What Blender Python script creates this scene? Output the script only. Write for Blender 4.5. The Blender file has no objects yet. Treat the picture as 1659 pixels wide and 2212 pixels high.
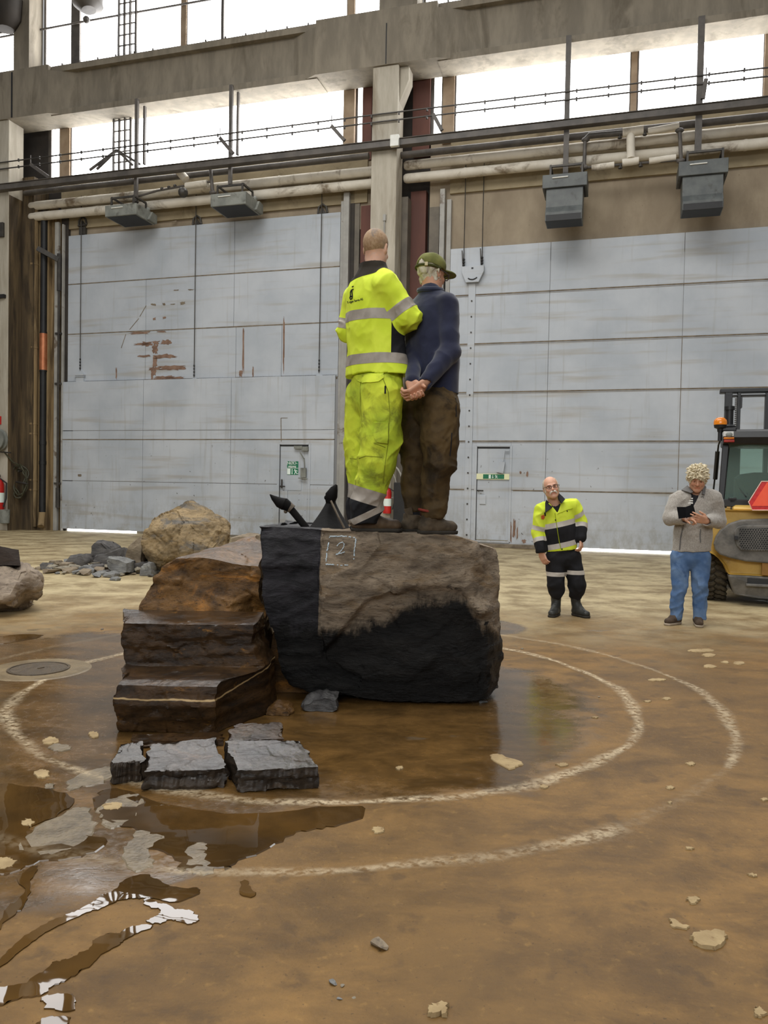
import bpy, math, random
import numpy as np
from mathutils import Vector, Matrix, noise as mnoise
from mathutils.bvhtree import BVHTree

SC = bpy.context.scene
COL = SC.collection
random.seed(7)
rng = np.random.default_rng(7)
V3 = Vector
PI = math.pi

# ------------------------------------------------------------------ camera, world, light, exposure
FPX, PITCH, ROLL, CAMH = 1690.0, 0.02822702, 0.01871997, 1.42
IMW, IMH = 1659.0, 2212.0
C_F = V3((0, math.cos(PITCH), -math.sin(PITCH)))
_u = V3((0, math.sin(PITCH), math.cos(PITCH)))
_x = V3((1, 0, 0))
C_X = _x * math.cos(ROLL) + _u * math.sin(ROLL)
C_U = _u * math.cos(ROLL) - _x * math.sin(ROLL)
CAM0 = V3((0, 0, CAMH))
cam_data = bpy.data.cameras.new('camera')
cam = bpy.data.objects.new('camera', cam_data)
COL.objects.link(cam)
cam_data.sensor_fit = 'VERTICAL'
cam_data.sensor_height = 36.0
cam_data.lens = FPX / IMH * 36.0
cam_data.clip_end = 300
cam.matrix_world = Matrix(((C_X.x, C_U.x, -C_F.x, 0), (C_X.y, C_U.y, -C_F.y, 0),
                           (C_X.z, C_U.z, -C_F.z, CAMH), (0, 0, 0, 1)))
SC.camera = cam
SC.view_settings.view_transform = 'Standard'
SC.view_settings.look = 'None'
SC.view_settings.exposure = 0.10
SC.view_settings.gamma = 1.0
SC.view_settings.use_curve_mapping = False

world = bpy.data.worlds.new('hall_daylight')
SC.world = world
world.use_nodes = True
wn = world.node_tree
wn.nodes.clear()
_o = wn.nodes.new('ShaderNodeOutputWorld')
_b = wn.nodes.new('ShaderNodeBackground')
_t = wn.nodes.new('ShaderNodeTexCoord')
_s = wn.nodes.new('ShaderNodeSeparateXYZ')
_r = wn.nodes.new('ShaderNodeValToRGB')
wn.links.new(_t.outputs['Generated'], _s.inputs[0])
wn.links.new(_s.outputs['Z'], _r.inputs[0])
wn.links.new(_r.outputs[0], _b.inputs[0])
wn.links.new(_b.outputs[0], _o.inputs[0])
_r.color_ramp.elements[0].position = 0.0
_r.color_ramp.elements[0].color = (0.30, 0.29, 0.27, 1)
_r.color_ramp.elements[1].position = 0.75
_r.color_ramp.elements[1].color = (1.0, 1.0, 1.0, 1)
_b.inputs[1].default_value = 0.46

def area_light(name, loc, target, sx, sy, power, color=(1, 1, 1)):
    d = bpy.data.lights.new(name, 'AREA')
    d.shape = 'RECTANGLE'; d.size = sx; d.size_y = sy; d.energy = power; d.color = color
    o = bpy.data.objects.new(name, d)
    COL.objects.link(o)
    o.location = loc
    o.rotation_euler = (V3(target) - V3(loc)).to_track_quat('-Z', 'Y').to_euler()
    return o
# daylight through the roof lights over the hall, and through the high windows of the opposite long wall
area_light('roof_light', (-2.0, 7.0, 15.0), (-1.0, 8.0, 0), 16, 9, 2000, (1.0, 0.985, 0.95))
area_light('opposite_window_light', (-5.0, -14.0, 9.0), (0.5, 9.0, 2.0), 16, 5, 1700, (0.97, 0.99, 1.0))

# ------------------------------------------------------------------ picture helpers (pixel -> place)
def ray(px, py):
    return C_X * ((px - IMW / 2) / FPX) - C_U * ((py - IMH / 2) / FPX) + C_F
def gnd(px, py, z=0.0):
    d = ray(px, py); t = (z - CAMH) / d.z
    return CAM0 + d * t
def at(px, py, Y):
    d = ray(px, py); return CAM0 + d * (Y / d.y)
TH = -0.289586
WU = V3((math.cos(TH), math.sin(TH), 0)); WN = V3((-math.sin(TH), math.cos(TH), 0))
WDIST = 20.0
WM = Matrix(((WU.x, WN.x, 0, WN.x * WDIST), (WU.y, WN.y, 0, WN.y * WDIST), (0, 0, 1, 0), (0, 0, 0, 1)))
def wp(px, py, off=0.0):
    "pixel -> (u, z) on the wall-parallel plane `off` metres in front of the gates"
    d = ray(px, py); t = (WDIST - off) / (d.dot(WN))
    p = CAM0 + d * t
    return p.dot(WU), p.z

# ------------------------------------------------------------------ materials
MATS = {}
def new_mat(name):
    m = bpy.data.materials.new(name); m.use_nodes = True
    nt = m.node_tree; nt.nodes.clear()
    out = nt.nodes.new('ShaderNodeOutputMaterial')
    bs = nt.nodes.new('ShaderNodeBsdfPrincipled')
    nt.links.new(bs.outputs[0], out.inputs[0])
    MATS[name] = m
    return m, nt, bs, out
def srgb(c):
    f = lambda v: (v / 255 / 12.92) if v / 255 <= 0.04045 else ((v / 255 + 0.055) / 1.055) ** 2.4
    return (f(c[0]), f(c[1]), f(c[2]), 1)
class NT:
    def __init__(s, nt): s.nt = nt
    def n(s, t, **k):
        nd = s.nt.nodes.new(t)
        for a, b in k.items(): setattr(nd, a, b)
        return nd
    def l(s, a, b): s.nt.links.new(a, b)
    def val(s, x, inp):
        if isinstance(x, (int, float)): inp.default_value = x
        elif isinstance(x, tuple): inp.default_value = x
        else: s.l(x, inp)
    def math(s, op, a, b=0.5, c=0.0, clamp=False):
        nd = s.n('ShaderNodeMath', operation=op, use_clamp=clamp)
        s.val(a, nd.inputs[0]); s.val(b, nd.inputs[1]); s.val(c, nd.inputs[2])
        return nd.outputs[0]
    def mix(s, f, a, b, mode='MIX'):
        nd = s.n('ShaderNodeMix', data_type='RGBA', blend_type=mode)
        s.val(f, nd.inputs[0]); s.val(a, nd.inputs[6]); s.val(b, nd.inputs[7])
        return nd.outputs[2]
    def noise(s, vec, scale, detail=4, rough=0.55, dist=0.0):
        nd = s.n('ShaderNodeTexNoise')
        if vec is not None: s.l(vec, nd.inputs['Vector'])
        nd.inputs['Scale'].default_value = scale; nd.inputs['Detail'].default_value = detail
        nd.inputs['Roughness'].default_value = rough; nd.inputs['Distortion'].default_value = dist
        return nd.outputs[0]
    def ramp(s, f, pts):
        nd = s.n('ShaderNodeValToRGB'); s.val(f, nd.inputs[0])
        cr = nd.color_ramp
        while len(cr.elements) < len(pts): cr.elements.new(0.5)
        for e, (p, c) in zip(cr.elements, pts):
            e.position = p; e.color = c if isinstance(c, tuple) else (c, c, c, 1)
        return nd.outputs[0]
    def step(s, f, lo, hi):
        nd = s.n('ShaderNodeMapRange', interpolation_type='SMOOTHSTEP')
        s.val(f, nd.inputs[0]); nd.inputs[1].default_value = lo; nd.inputs[2].default_value = hi
        return nd.outputs[0]
    def pos(s, scale=None, rot=None):
        g = s.n('ShaderNodeNewGeometry').outputs['Position']
        if scale is None and rot is None: return g
        mp = s.n('ShaderNodeMapping'); s.l(g, mp.inputs[0])
        if rot: mp.inputs['Rotation'].default_value = rot
        if scale: mp.inputs['Scale'].default_value = scale
        return mp.outputs[0]
    def bump(s, h, strength, dist, bs, normal=None):
        nd = s.n('ShaderNodeBump'); s.l(h, nd.inputs['Height'])
        nd.inputs['Strength'].default_value = strength; nd.inputs['Distance'].default_value = dist
        if normal is not None: s.l(normal, nd.inputs['Normal'])
        if bs is not None: s.l(nd.outputs[0], bs.inputs['Normal'])
        return nd.outputs[0]
WROT = (0, 0, -TH)
def surf(name, c1, c2, scale=3.0, rough=0.6, rvar=0.15, metal=0.0, bump=0.0, bdist=0.02, bscale=None,
         stretch=None, rot=None, dirt=None, dirt_scale=1.0, dirt_amt=(0.5, 0.7), spec=0.5, speck=None):
    if name in MATS: return MATS[name]
    m, nt, bs, out = new_mat(name); N = NT(nt)
    p = N.pos(stretch, rot)
    n1 = N.noise(p, scale, 6, 0.6)
    col = N.mix(N.step(n1, 0.32, 0.68), srgb(c1), srgb(c2))
    if dirt:
        nd = N.noise(p, dirt_scale, 6, 0.65, 0.4)
        col = N.mix(N.step(nd, *dirt_amt), col, srgb(dirt))
    if speck:
        ns = N.noise(p, speck[1], 3, 0.5)
        col = N.mix(N.step(ns, speck[2], speck[2] + 0.05), col, srgb(speck[0]))
    N.l(col, bs.inputs['Base Color'])
    r = N.math('ADD', N.math('MULTIPLY', n1, rvar), rough - rvar / 2, clamp=True)
    N.l(r, bs.inputs['Roughness'])
    bs.inputs['Metallic'].default_value = metal
    bs.inputs['Specular IOR Level'].default_value = spec
    if bump:
        nb = N.noise(p, bscale or scale * 4, 6, 0.6)
        N.bump(nb, bump, bdist, bs)
    return m

# ------------------------------------------------------------------ mesh building
class MB:
    def __init__(s, M=None):
        s.v = []; s.f = []; s.M = M
    def add(s, vs, fs):
        o = len(s.v)
        M = s.M
        s.v += [(M @ V3(v)) if M is not None else V3(v) for v in vs]
        s.f += [tuple(i + o for i in f) for f in fs]
        return s
    def box(s, a, b):
        x0, y0, z0 = a; x1, y1, z1 = b
        if x0 > x1: x0, x1 = x1, x0
        if y0 > y1: y0, y1 = y1, y0
        if z0 > z1: z0, z1 = z1, z0
        return s.add([(x0,y0,z0),(x1,y0,z0),(x1,y1,z0),(x0,y1,z0),(x0,y0,z1),(x1,y0,z1),(x1,y1,z1),(x0,y1,z1)],
              [(3,2,1,0),(4,5,6,7),(0,1,5,4),(1,2,6,5),(2,3,7,6),(3,0,4,7)])
    def cbox(s, c, d): return s.box([c[i]-d[i]/2 for i in range(3)], [c[i]+d[i]/2 for i in range(3)])
    def hexa(s, p8): return s.add(p8, [(3,2,1,0),(4,5,6,7),(0,1,5,4),(1,2,6,5),(2,3,7,6),(3,0,4,7)])
    def bar(s, p, q, w, d, up=(0, 0, 1)):
        p = V3(p); q = V3(q); t = (q - p).normalized(); up = V3(up)
        if abs(t.dot(up)) > 0.98: up = V3((0, 1, 0))
        a = t.cross(up).normalized() * (w / 2); b = a.cross(t).normalized() * (d / 2)
        return s.add([p-a-b, p+a-b, p+a+b, p-a+b, q-a-b, q+a-b, q+a+b, q-a+b],
              [(3,2,1,0),(4,5,6,7),(0,1,5,4),(1,2,6,5),(2,3,7,6),(3,0,4,7)])
    def tube(s, path, r, n=10, cap=True, closed=False):
        P = [V3(p) for p in path]; k = len(P)
        rs = r if isinstance(r, (list, tuple)) else [r] * k
        T = []
        for i in range(k):
            a = P[(i-1) % k] if closed or i > 0 else P[i]
            b = P[(i+1) % k] if closed or i < k-1 else P[i]
            T.append((b - a).normalized())
        up = V3((0, 0, 1)) if abs(T[0].z) < 0.9 else V3((0, 1, 0))
        A = (up - T[0] * up.dot(T[0])).normalized()
        vs = []; fs = []
        for i in range(k):
            A = (A - T[i] * A.dot(T[i])).normalized(); B = T[i].cross(A)
            for j in range(n):
                a = 2 * PI * j / n
                vs.append(P[i] + (A * math.cos(a) + B * math.sin(a)) * rs[i])
        m = k if closed else k - 1
        for i in range(m):
            for j in range(n):
                i2 = (i+1) % k
                fs.append((i*n+j, i2*n+j, i2*n+(j+1) % n, i*n+(j+1) % n)[::-1])
        if cap and not closed:
            fs.append(tuple(range(n))); fs.append(tuple(range((k-1)*n, k*n))[::-1])
        return s.add(vs, fs)
    def cyl(s, p, q, r, n=16, r2=None):
        return s.tube([p, q], [r, r if r2 is None else r2], n)
    def lathe(s, prof, axis_p, axis_d=(0, 0, 1), n=24):
        "prof: list of (r, h)"
        d = V3(axis_d).normalized(); up = V3((0, 0, 1)) if abs(d.z) < 0.9 else V3((1, 0, 0))
        A = d.cross(up).normalized(); B = d.cross(A); p = V3(axis_p)
        vs = []; fs = []
        for r, h in prof:
            for j in range(n):
                a = 2 * PI * j / n
                vs.append(p + d * h + (A * math.cos(a) + B * math.sin(a)) * max(r, 1e-4))
        for i in range(len(prof) - 1):
            for j in range(n):
                fs.append((i*n+j, (i+1)*n+j, (i+1)*n+(j+1) % n, i*n+(j+1) % n))
        fs.append(tuple(range(n))[::-1] if True else ()); fs.append(tuple(range((len(prof)-1)*n, len(prof)*n)))
        return s.add(vs, fs)
    def prism(s, poly, d):
        "poly: 3D loop, d: extrusion vector"
        n = len(poly); d = V3(d); P = [V3(p) for p in poly]
        return s.add(P + [p + d for p in P], [tuple(range(n))[::-1], tuple(range(n, 2*n))] +
                     [(i, (i+1) % n, n + (i+1) % n, n + i) for i in range(n)])
    def ball(s, c, r, n=16, m=10):
        c = V3(c); rr = V3(r) if isinstance(r, (tuple, list)) else V3((r, r, r))
        vs = []; fs = []
        for i in range(m + 1):
            t = PI * i / m
            for j in range(n):
                a = 2 * PI * j / n
                vs.append(c + V3((rr.x*math.sin(t)*math.cos(a), rr.y*math.sin(t)*math.sin(a), rr.z*math.cos(t))))
        for i in range(m):
            for j in range(n):
                fs.append((i*n+j, (i+1)*n+j, (i+1)*n+(j+1) % n, i*n+(j+1) % n))
        return s.add(vs, fs)
ORG = {}
def loose(mb):
    "the separate pieces of a mesh"
    p = list(range(len(mb.v)))
    def find(i):
        while p[i] != i: p[i] = p[p[i]]; i = p[i]
        return i
    for f in mb.f:
        for i in f[1:]: p[find(i)] = find(f[0])
    groups = {}
    for f in mb.f: groups.setdefault(find(f[0]), []).append(f)
    out = []
    for fs in groups.values():
        used = sorted({i for f in fs for i in f}); mp = {v: j for j, v in enumerate(used)}; m = MB(); m.v = [mb.v[i] for i in used]; m.f = [tuple(mp[i] for i in f) for f in fs]; out.append(m)
    return out
def build(name, mb, mat, parent=None, smooth=False, bevel=0.0, sharp=40, origin=None, label=None, split=False):
    if split:
        return [build(name, m, mat, parent, smooth, bevel, sharp, origin, label) for m in loose(mb)][0]
    org = ORG[parent.name] if parent is not None else (origin if origin is not None else base_of(mb.v))
    me = bpy.data.meshes.new(name)
    O = V3(org)
    me.from_pydata([tuple(v - O) for v in mb.v], [], mb.f)
    me.validate(); me.update()
    if mat is not None: me.materials.append(mat)
    if smooth:
        me.shade_smooth()
        if sharp: me.set_sharp_from_angle(angle=math.radians(sharp))
    o = bpy.data.objects.new(name, me)
    COL.objects.link(o)
    if parent is not None: o.parent = parent       # every part shares its thing's origin
    else: o.location = O
    ORG[o.name] = tuple(O)
    if bevel:
        b = o.modifiers.new('bevel', 'BEVEL'); b.width = bevel; b.segments = 2; b.limit_method = 'ANGLE'
        b.angle_limit = math.radians(50)
    if label: o['label'] = label
    return o
def base_of(vs):
    a = np.array([tuple(v) for v in vs])
    return (float((a[:,0].min()+a[:,0].max())/2), float((a[:,1].min()+a[:,1].max())/2), float(a[:,2].min()))
def tag(o, label=None, cat=None, group=None, kind=None):
    if label: o['label'] = label
    if cat: o['category'] = cat
    if group: o['group'] = group
    if kind: o['kind'] = kind
    return o
def thing(name, loc, label, cat, group=None, kind=None):
    o = bpy.data.objects.new(name, None); COL.objects.link(o)
    o.empty_display_size = 0.1
    o.location = V3(loc); ORG[o.name] = tuple(V3(loc))
    return tag(o, label, cat, group, kind)
# ------------------------------------------------------------------ materials of the hall
M_conc = surf('concrete_column', (166, 158, 142), (188, 181, 166), 2.2, 0.85, stretch=(2, 2, 0.35), bump=0.25, bdist=0.01,
              dirt=(142, 131, 112), dirt_scale=0.9, dirt_amt=(0.52, 0.72), bscale=30)
M_beam = surf('concrete_beam', (122, 114, 100), (144, 135, 119), 1.6, 0.85, stretch=(2, 2, 0.5), bump=0.2, bdist=0.01,
              dirt=(106, 98, 84), dirt_scale=0.8, dirt_amt=(0.5, 0.7), bscale=25)
M_soffit_lit = surf('concrete_soffit_lit', (170, 145, 110), (196, 176, 142), 1.6, 0.85, bump=0.2, bdist=0.02,
              dirt=(110, 98, 80), dirt_scale=1.1, dirt_amt=(0.52, 0.72), bscale=12)
M_lintel = surf('lintel_panel', (142, 128, 108), (164, 150, 128), 0.9, 0.8, stretch=(1.5, 1.5, 0.8), bump=0.1,
              dirt=(136, 122, 102), dirt_scale=0.7, dirt_amt=(0.45, 0.75), speck=((134, 120, 100), 14, 0.70))
M_lintel2 = surf('lintel_ledge', (140, 127, 100), (160, 146, 118), 1.2, 0.8, dirt=(112, 99, 76), dirt_scale=1.0)
M_sidewall = surf('dirty_side_wall', (132, 110, 76), (158, 136, 100), 1.3, 0.85, stretch=(2.5, 2.5, 0.25), bump=0.15,
              dirt=(84, 68, 46), dirt_scale=1.6, dirt_amt=(0.42, 0.66))
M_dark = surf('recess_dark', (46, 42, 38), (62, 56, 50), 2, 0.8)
M_redpanel = surf('red_brown_panel', (88, 52, 42), (104, 64, 52), 2, 0.7, stretch=(1, 1, 0.3))
M_greypost = surf('grey_post', (150, 148, 142), (170, 168, 162), 2, 0.55, dirt=(110, 98, 84), dirt_scale=2, dirt_amt=(0.58, 0.7))
M_steel = surf('dark_steel', (56, 53, 50), (76, 72, 66), 4, 0.5, metal=0.3)
M_rail = surf('rail_grey', (74, 70, 66), (98, 92, 86), 3, 0.55)
M_pipe = surf('pipe_lagging', (208, 200, 184), (224, 217, 203), 2.0, 0.7, bump=0.25, bdist=0.01, bscale=14,
              dirt=(128, 112, 90), dirt_scale=1.4, dirt_amt=(0.52, 0.7))
M_heater = surf('heater_grey', (112, 114, 108), (138, 140, 132), 3, 0.5, dirt=(84, 82, 74), dirt_scale=2.5, dirt_amt=(0.55, 0.7))
M_heater2 = surf('heater_dark_grey', (74, 78, 78), (96, 100, 98), 3, 0.5, dirt=(60, 60, 56), dirt_scale=2.5, dirt_amt=(0.55, 0.7))
M_grille = surf('heater_grille', (34, 34, 38), (46, 46, 50), 30, 0.6)
M_black = surf('black_plastic', (20, 20, 21), (32, 32, 33), 5, 0.55)
M_white = surf('white_paint', (216, 216, 208), (232, 232, 226), 5, 0.5)
M_copper = surf('copper_sleeve', (176, 108, 72), (196, 128, 90), 4, 0.4, metal=0.5)
M_green = surf('sign_green', (14, 104, 70), (22, 118, 82), 4, 0.5)
M_signyellow = surf('sign_luminous', (226, 226, 176), (236, 236, 196), 4, 0.5)
M_signwhite = surf('sign_white', (226, 240, 230), (236, 246, 240), 4, 0.5)
M_red = surf('red_paint', (176, 28, 24), (200, 42, 34), 4, 0.4)
M_hose = surf('hose_rubber', (58, 56, 40), (78, 76, 56), 5, 0.6)
M_rust = surf('rusty_bare_steel', (116, 90, 74), (144, 116, 98), 6, 0.8, bump=0.2, bdist=0.005)

def gate_material():
    m, nt, bs, out = new_mat('painted_gate_steel'); N = NT(nt)
    p = N.pos((1, 1, 1), WROT)
    n1 = N.noise(N.pos((0.5, 0.5, 0.5), WROT), 1.0, 5, 0.6)
    col = N.mix(N.step(n1, 0.3, 0.7), srgb((170, 177, 185)), srgb((193, 198, 204)))
    # soft horizontal bands of dirt where the sheet bulges over its stiffeners
    nb = N.noise(N.pos((0.35, 0.35, 5.0), WROT), 1.0, 3, 0.5)
    col = N.mix(N.math('MULTIPLY', N.step(nb, 0.52, 0.72), 0.5), col, srgb((158, 148, 130)))
    # runs of dirt falling from the seams
    nr = N.noise(N.pos((7, 7, 0.4), WROT), 1.0, 4, 0.6)
    col = N.mix(N.math('MULTIPLY', N.step(nr, 0.56, 0.74), 0.38), col, srgb((150, 146, 138)))
    # dirtier towards the foot: splashed mud
    z = N.n('ShaderNodeSeparateXYZ'); N.l(N.pos(), z.inputs[0])
    foot = N.math('SUBTRACT', 1.0, N.step(z.outputs[2], 0.05, 1.5))
    ns = N.noise(N.pos((2, 2, 1), WROT), 2.0, 6, 0.7)
    col = N.mix(N.math('MULTIPLY', N.math('MULTIPLY', foot, N.step(ns, 0.4, 0.65)), 0.5), col, srgb((140, 134, 120)))
    # scattered chips
    nc = N.noise(N.pos((1, 1, 1), WROT), 9.0, 2, 0.5)
    low = N.math('SUBTRACT', 1.0, N.step(z.outputs[2], 1.2, 3.6))
    chip = N.math('MULTIPLY', N.step(nc, 0.715, 0.74), low)
    col = N.mix(N.math('MULTIPLY', chip, 0.8), col, srgb((84, 76, 70)))
    N.l(col, bs.inputs['Base Color'])
    bs.inputs['Roughness'].default_value = 0.5
    bs.inputs['Specular IOR Level'].default_value = 0.4
    nd = N.noise(N.pos((0.8, 0.8, 1.6), WROT), 1.6, 3, 0.5)
    N.bump(nd, 0.25, 0.03, bs)
    return m
M_gate = gate_material()
M_seam = surf('seam_grime', (104, 92, 76), (136, 124, 106), 5, 0.8)

m, nt, bs, out = new_mat('window_daylight')
em = nt.nodes.new('ShaderNodeEmission'); em.inputs[0].default_value = (1, 1, 1, 1); em.inputs[1].default_value = 8.0
nt.links.new(em.outputs[0], out.inputs[0]); nt.nodes.remove(bs)
M_glow = m

def WB(): return MB(WM)
TN_ = [20]
def struct(name, mb, mat, parent=None, label=None, cat='wall', split=False, **k):
    if split:
        for m in loose(mb):
            TN_[0] += 1; tag(build('trim_%d' % TN_[0], m, mat, None, **k), label, cat, label, 'structure')
        return
    o = build(name, mb, mat, parent, **k)
    if parent is None: tag(o, label or name.replace('_', ' '), cat, None, 'structure')
    return o

# ------------------------------------------------------------------ concrete frame: columns, beam, wall strips
b = WB()
b.box((-6.20, -0.90, 0), (-5.53, -0.35, 12.08))
b.add([(-5.53, -0.75, 11.2), (-5.53, -0.35, 11.2), (-5.30, -0.35, 11.75), (-5.30, -0.75, 11.75),
       (-5.53, -0.75, 12.08), (-5.53, -0.35, 12.08), (-5.30, -0.35, 12.08), (-5.30, -0.75, 12.08)],
      [(0,1,2,3), (4,7,6,5), (0,3,7,4), (1,5,6,2), (3,2,6,7), (0,4,5,1)])
struct('trim_1', b, M_conc, label='concrete column between the two big grey doors', cat='column', bevel=0.015)
b = WB()
b.box((-18.6, -0.90, 0), (-17.40, -0.30, 12.08))
struct('trim_2', b, M_conc, label='pale concrete column at the left edge', cat='column', bevel=0.015)
# stained side strip of wall beside the left column, in front of the gate plane
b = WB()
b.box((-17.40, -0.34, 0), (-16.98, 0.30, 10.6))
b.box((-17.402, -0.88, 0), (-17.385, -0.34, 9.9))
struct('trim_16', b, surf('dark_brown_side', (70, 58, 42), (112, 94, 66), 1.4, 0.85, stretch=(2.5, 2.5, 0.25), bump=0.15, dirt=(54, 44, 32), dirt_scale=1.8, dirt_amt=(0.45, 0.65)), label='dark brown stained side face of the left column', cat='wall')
b = WB()
b.box((-16.98, -0.12, 0), (-16.62, 0.30, 9.85))
b.box((-16.62, 0.0, 0), (-16.28, 0.30, 9.6))
struct('trim_3', b, M_sidewall, label='brown stained wall strip beside the left column', cat='wall', bevel=0.01)
# beam: boxes over the columns, slimmer web with chamfers between
b = WB()
for u0, u1 in ((-18.6, -16.0), (-7.75, -4.55), (6.0, 8.0)):
    b.box((u0, -0.95, 12.08), (u1, -0.02, 13.46))
for u0, u1 in ((-16.0, -7.75), (-4.55, 6.0)):
    b.box((u0, -0.62, 12.12), (u1, -0.02, 13.46))
    for s, u in ((1, u0), (-1, u1)):
        b.add([(u, -0.95, 12.08), (u, -0.62, 12.08), (u + s*0.75, -0.62, 12.08), (u, -0.95, 13.3), (u, -0.62, 13.3), (u + s*0.75, -0.62, 13.3)],
              [(0,1,2), (3,5,4), (0,2,5,3), (0,3,4,1), (1,4,5,2)])
    b.box((u0, -0.80, 13.30), (u1, -0.02, 13.46))
    b.box((u0, -0.80, 12.06), (u1, -0.02, 12.22))
struct('trim_4', b, M_beam, label='deep concrete beam running across above the lower windows', cat='beam')
# joint gaps in the beam over the two columns
b = WB()
b.box((-5.86, -0.962, 12.10), (-5.835, -0.94, 13.1)); b.box((-17.28, -0.962, 12.10), (-17.23, -0.94, 13.4))
struct('trim_5', b, M_black, label='dark expansion joint in the concrete beam', cat='joint', split=True)
# upper columns standing on the beam
b = WB()
b.box((-17.5, -0.62, 13.46), (-16.95, -0.05, 18.0)); b.box((-6.15, -0.62, 13.46), (-5.15, -0.05, 18.0)); b.box((6.3, -0.62, 13.46), (7.2, -0.05, 18.0))
struct('trim_6', b, M_beam, label='concrete column standing on the beam between upper windows', cat='column', split=True)
# soffit strip behind the beam's front edge, window light put into its colour
b = WB()
b.box((-15.9, -0.02, 12.24), (-6.3, 0.22, 12.46)); b.box((-4.9, -0.02, 12.24), (6.5, 0.22, 12.46))
struct('trim_7', b, M_soffit_lit, label='pale window-lit lintel strip over the lower windows', cat='trim')
# wall behind everything (with the gate openings), lintels, window sills
b = WB()
b.box((-16.3, 0.10, 8.4), (-6.2, 0.30, 10.62)); b.box((-4.9, 0.10, 7.3), (6.5, 0.30, 10.62))
struct('wall_front', b, M_lintel, label='beige panelled wall above the big grey doors', cat='wall')
b = WB()
b.box((-16.3, 0.02, 9.08), (-6.6, 0.12, 10.62)); b.box((-4.35, 0.02, 9.10), (6.5, 0.12, 10.62))
struct('trim_8', b, M_lintel2, label='yellowish upper ledge of the wall behind the pipes', cat='trim')
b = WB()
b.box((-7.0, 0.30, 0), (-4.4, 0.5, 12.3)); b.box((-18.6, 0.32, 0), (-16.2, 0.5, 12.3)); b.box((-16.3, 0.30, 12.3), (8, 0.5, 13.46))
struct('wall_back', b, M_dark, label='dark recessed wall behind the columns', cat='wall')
b = WB(); b.box((-25, 0.30, 0), (-18.5, 0.5, 18)); struct('wall_left', b, M_lintel, label='beige wall beyond the left column', cat='wall')
b = WB()
def strip(b, x0, x1, z0, z1, y, yref=450): b.box((wp(x0, yref, -y)[0], y, z0), (wp(x1, yref, -y)[0], 0.28, z1))
strip(b, 887, 920, 0, 9.25, 0.05); strip(b, 892, 929, 10.2, 12.3, 0.05, 220); strip(b, 780, 801, 0, 9.0, 0.05); strip(b, 783, 803, 10.2, 12.3, 0.05, 240)
struct('trim_9', b, M_redpanel, label='dark red panel in the recess beside the middle column', cat='panel', split=True)
b = WB()
strip(b, 867, 881, 0, 9.0, -0.3); strip(b, 928, 949, 0, 8.8, 0.04); strip(b, 763, 777, 0, 9.1, 0.05)
struct('trim_10', b, surf('recess_grey', (96, 90, 80), (118, 110, 98), 2, 0.7), label='grey steel strip in the recess beside the middle column', cat='trim', split=True)
b = WB()
for u, w, z1, y in ((-7.14, 0.16, 9.35, -0.10), (-7.27, 0.10, 9.15, -0.02), (-4.52, 0.13, 9.2, -0.10), (-4.36, 0.12, 8.95, 0.0)):
    b.box((u - w/2, y, 0), (u + w/2, y + 0.14, z1))
struct('trim_11', b, M_greypost, label='light grey guide post beside a big door', cat='post', bevel=0.01, split=True)
b = WB()
for u, w, y, z1 in ((-16.33, 0.13, -0.14, 9.27), (-16.13, 0.05, -0.12, 9.2)):
    b.box((u - w/2, y, 0), (u + w/2, y + 0.1, z1))
struct('trim_12', b, M_greypost, label='light grey guide post left of the left door', cat='post', bevel=0.01, split=True)
b = WB()
b.box((-16.26, 0.0, 0), (-16.02, 0.1, 9.6)); b.box((-7.33, 0.02, 0), (-6.95, 0.12, 9.4))
struct('trim_13', b, M_dark, label='dark gap behind a door edge', cat='trim', split=True)

# ------------------------------------------------------------------ windows
def window(n, u0, u1, z0, z1, y, label, bars=(), tick=0.62, fr=0.06):
    b = WB(); b.box((u0, y, z0), (u1, y + 0.03, z1))
    w = struct('window_%d' % n, b, M_glow, label=label, cat='window')
    f = WB()
    for u in (u0, u1): f.box((u - fr/2, y - 0.05, z0 - fr), (u + fr/2, y + 0.05, z1 + fr))
    for z in (z0, z1): f.box((u0, y - 0.05, z - fr/2), (u1, y + 0.05, z + fr/2))
    for u, bw in bars: f.box((u - bw/2, y - 0.08, z0), (u + bw/2, y + 0.04, z1))
    k = int((u1 - u0) / tick)
    for i in range(1, k):
        u = u0 + i * tick
        f.box((u - 0.012, y - 0.06, z1 - 0.14), (u + 0.012, y - 0.01, z1)); f.box((u - 0.02, y - 0.06, z0), (u + 0.02, y - 0.01, z0 + 0.08))
    build('window_frame', f, M_rail, w)
    return w
window(1, -16.85, -16.38, 10.55, 12.30, 0.22, 'narrow white window left of the stanchion above the left door', fr=0.1)
window(2, -16.02, -7.30, 10.55, 12.27, 0.12, 'long bright lower window above the left door')
window(3, -7.0, -6.68, 10.55, 12.27, 0.2, 'narrow bright window just left of the middle column', fr=0.1)
window(4, -4.90, -4.60, 10.55, 12.27, 0.2, 'narrow bright window just right of the middle column', fr=0.1)
window(5, -4.28, 0.05, 10.55, 12.27, 0.12, 'bright lower window nearest the middle column above the right door', bars=())
window(6, 0.20, 3.0, 10.55, 12.27, 0.12, 'bright lower window left of the hanger post with the far right heater')
window(7, 3.12, 7.5, 10.55, 12.27, 0.12, 'bright lower window at the right edge')
window(8, -16.85, -12.2, 13.9, 16.3, -0.02, 'bright upper window at the top left', bars=((-15.75, 0.3),))
window(9, -12.05, -7.2, 13.9, 17.5, -0.02, 'bright upper window left of the middle column', bars=((-10.9, 0.08),))
window(10, -7.02, -6.2, 13.9, 17.5, -0.02, 'short bright upper window beside the upper middle column')
window(11, -5.1, 5.9, 13.9, 17.5, -0.02, 'bright upper window above the right half of the beam')
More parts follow.
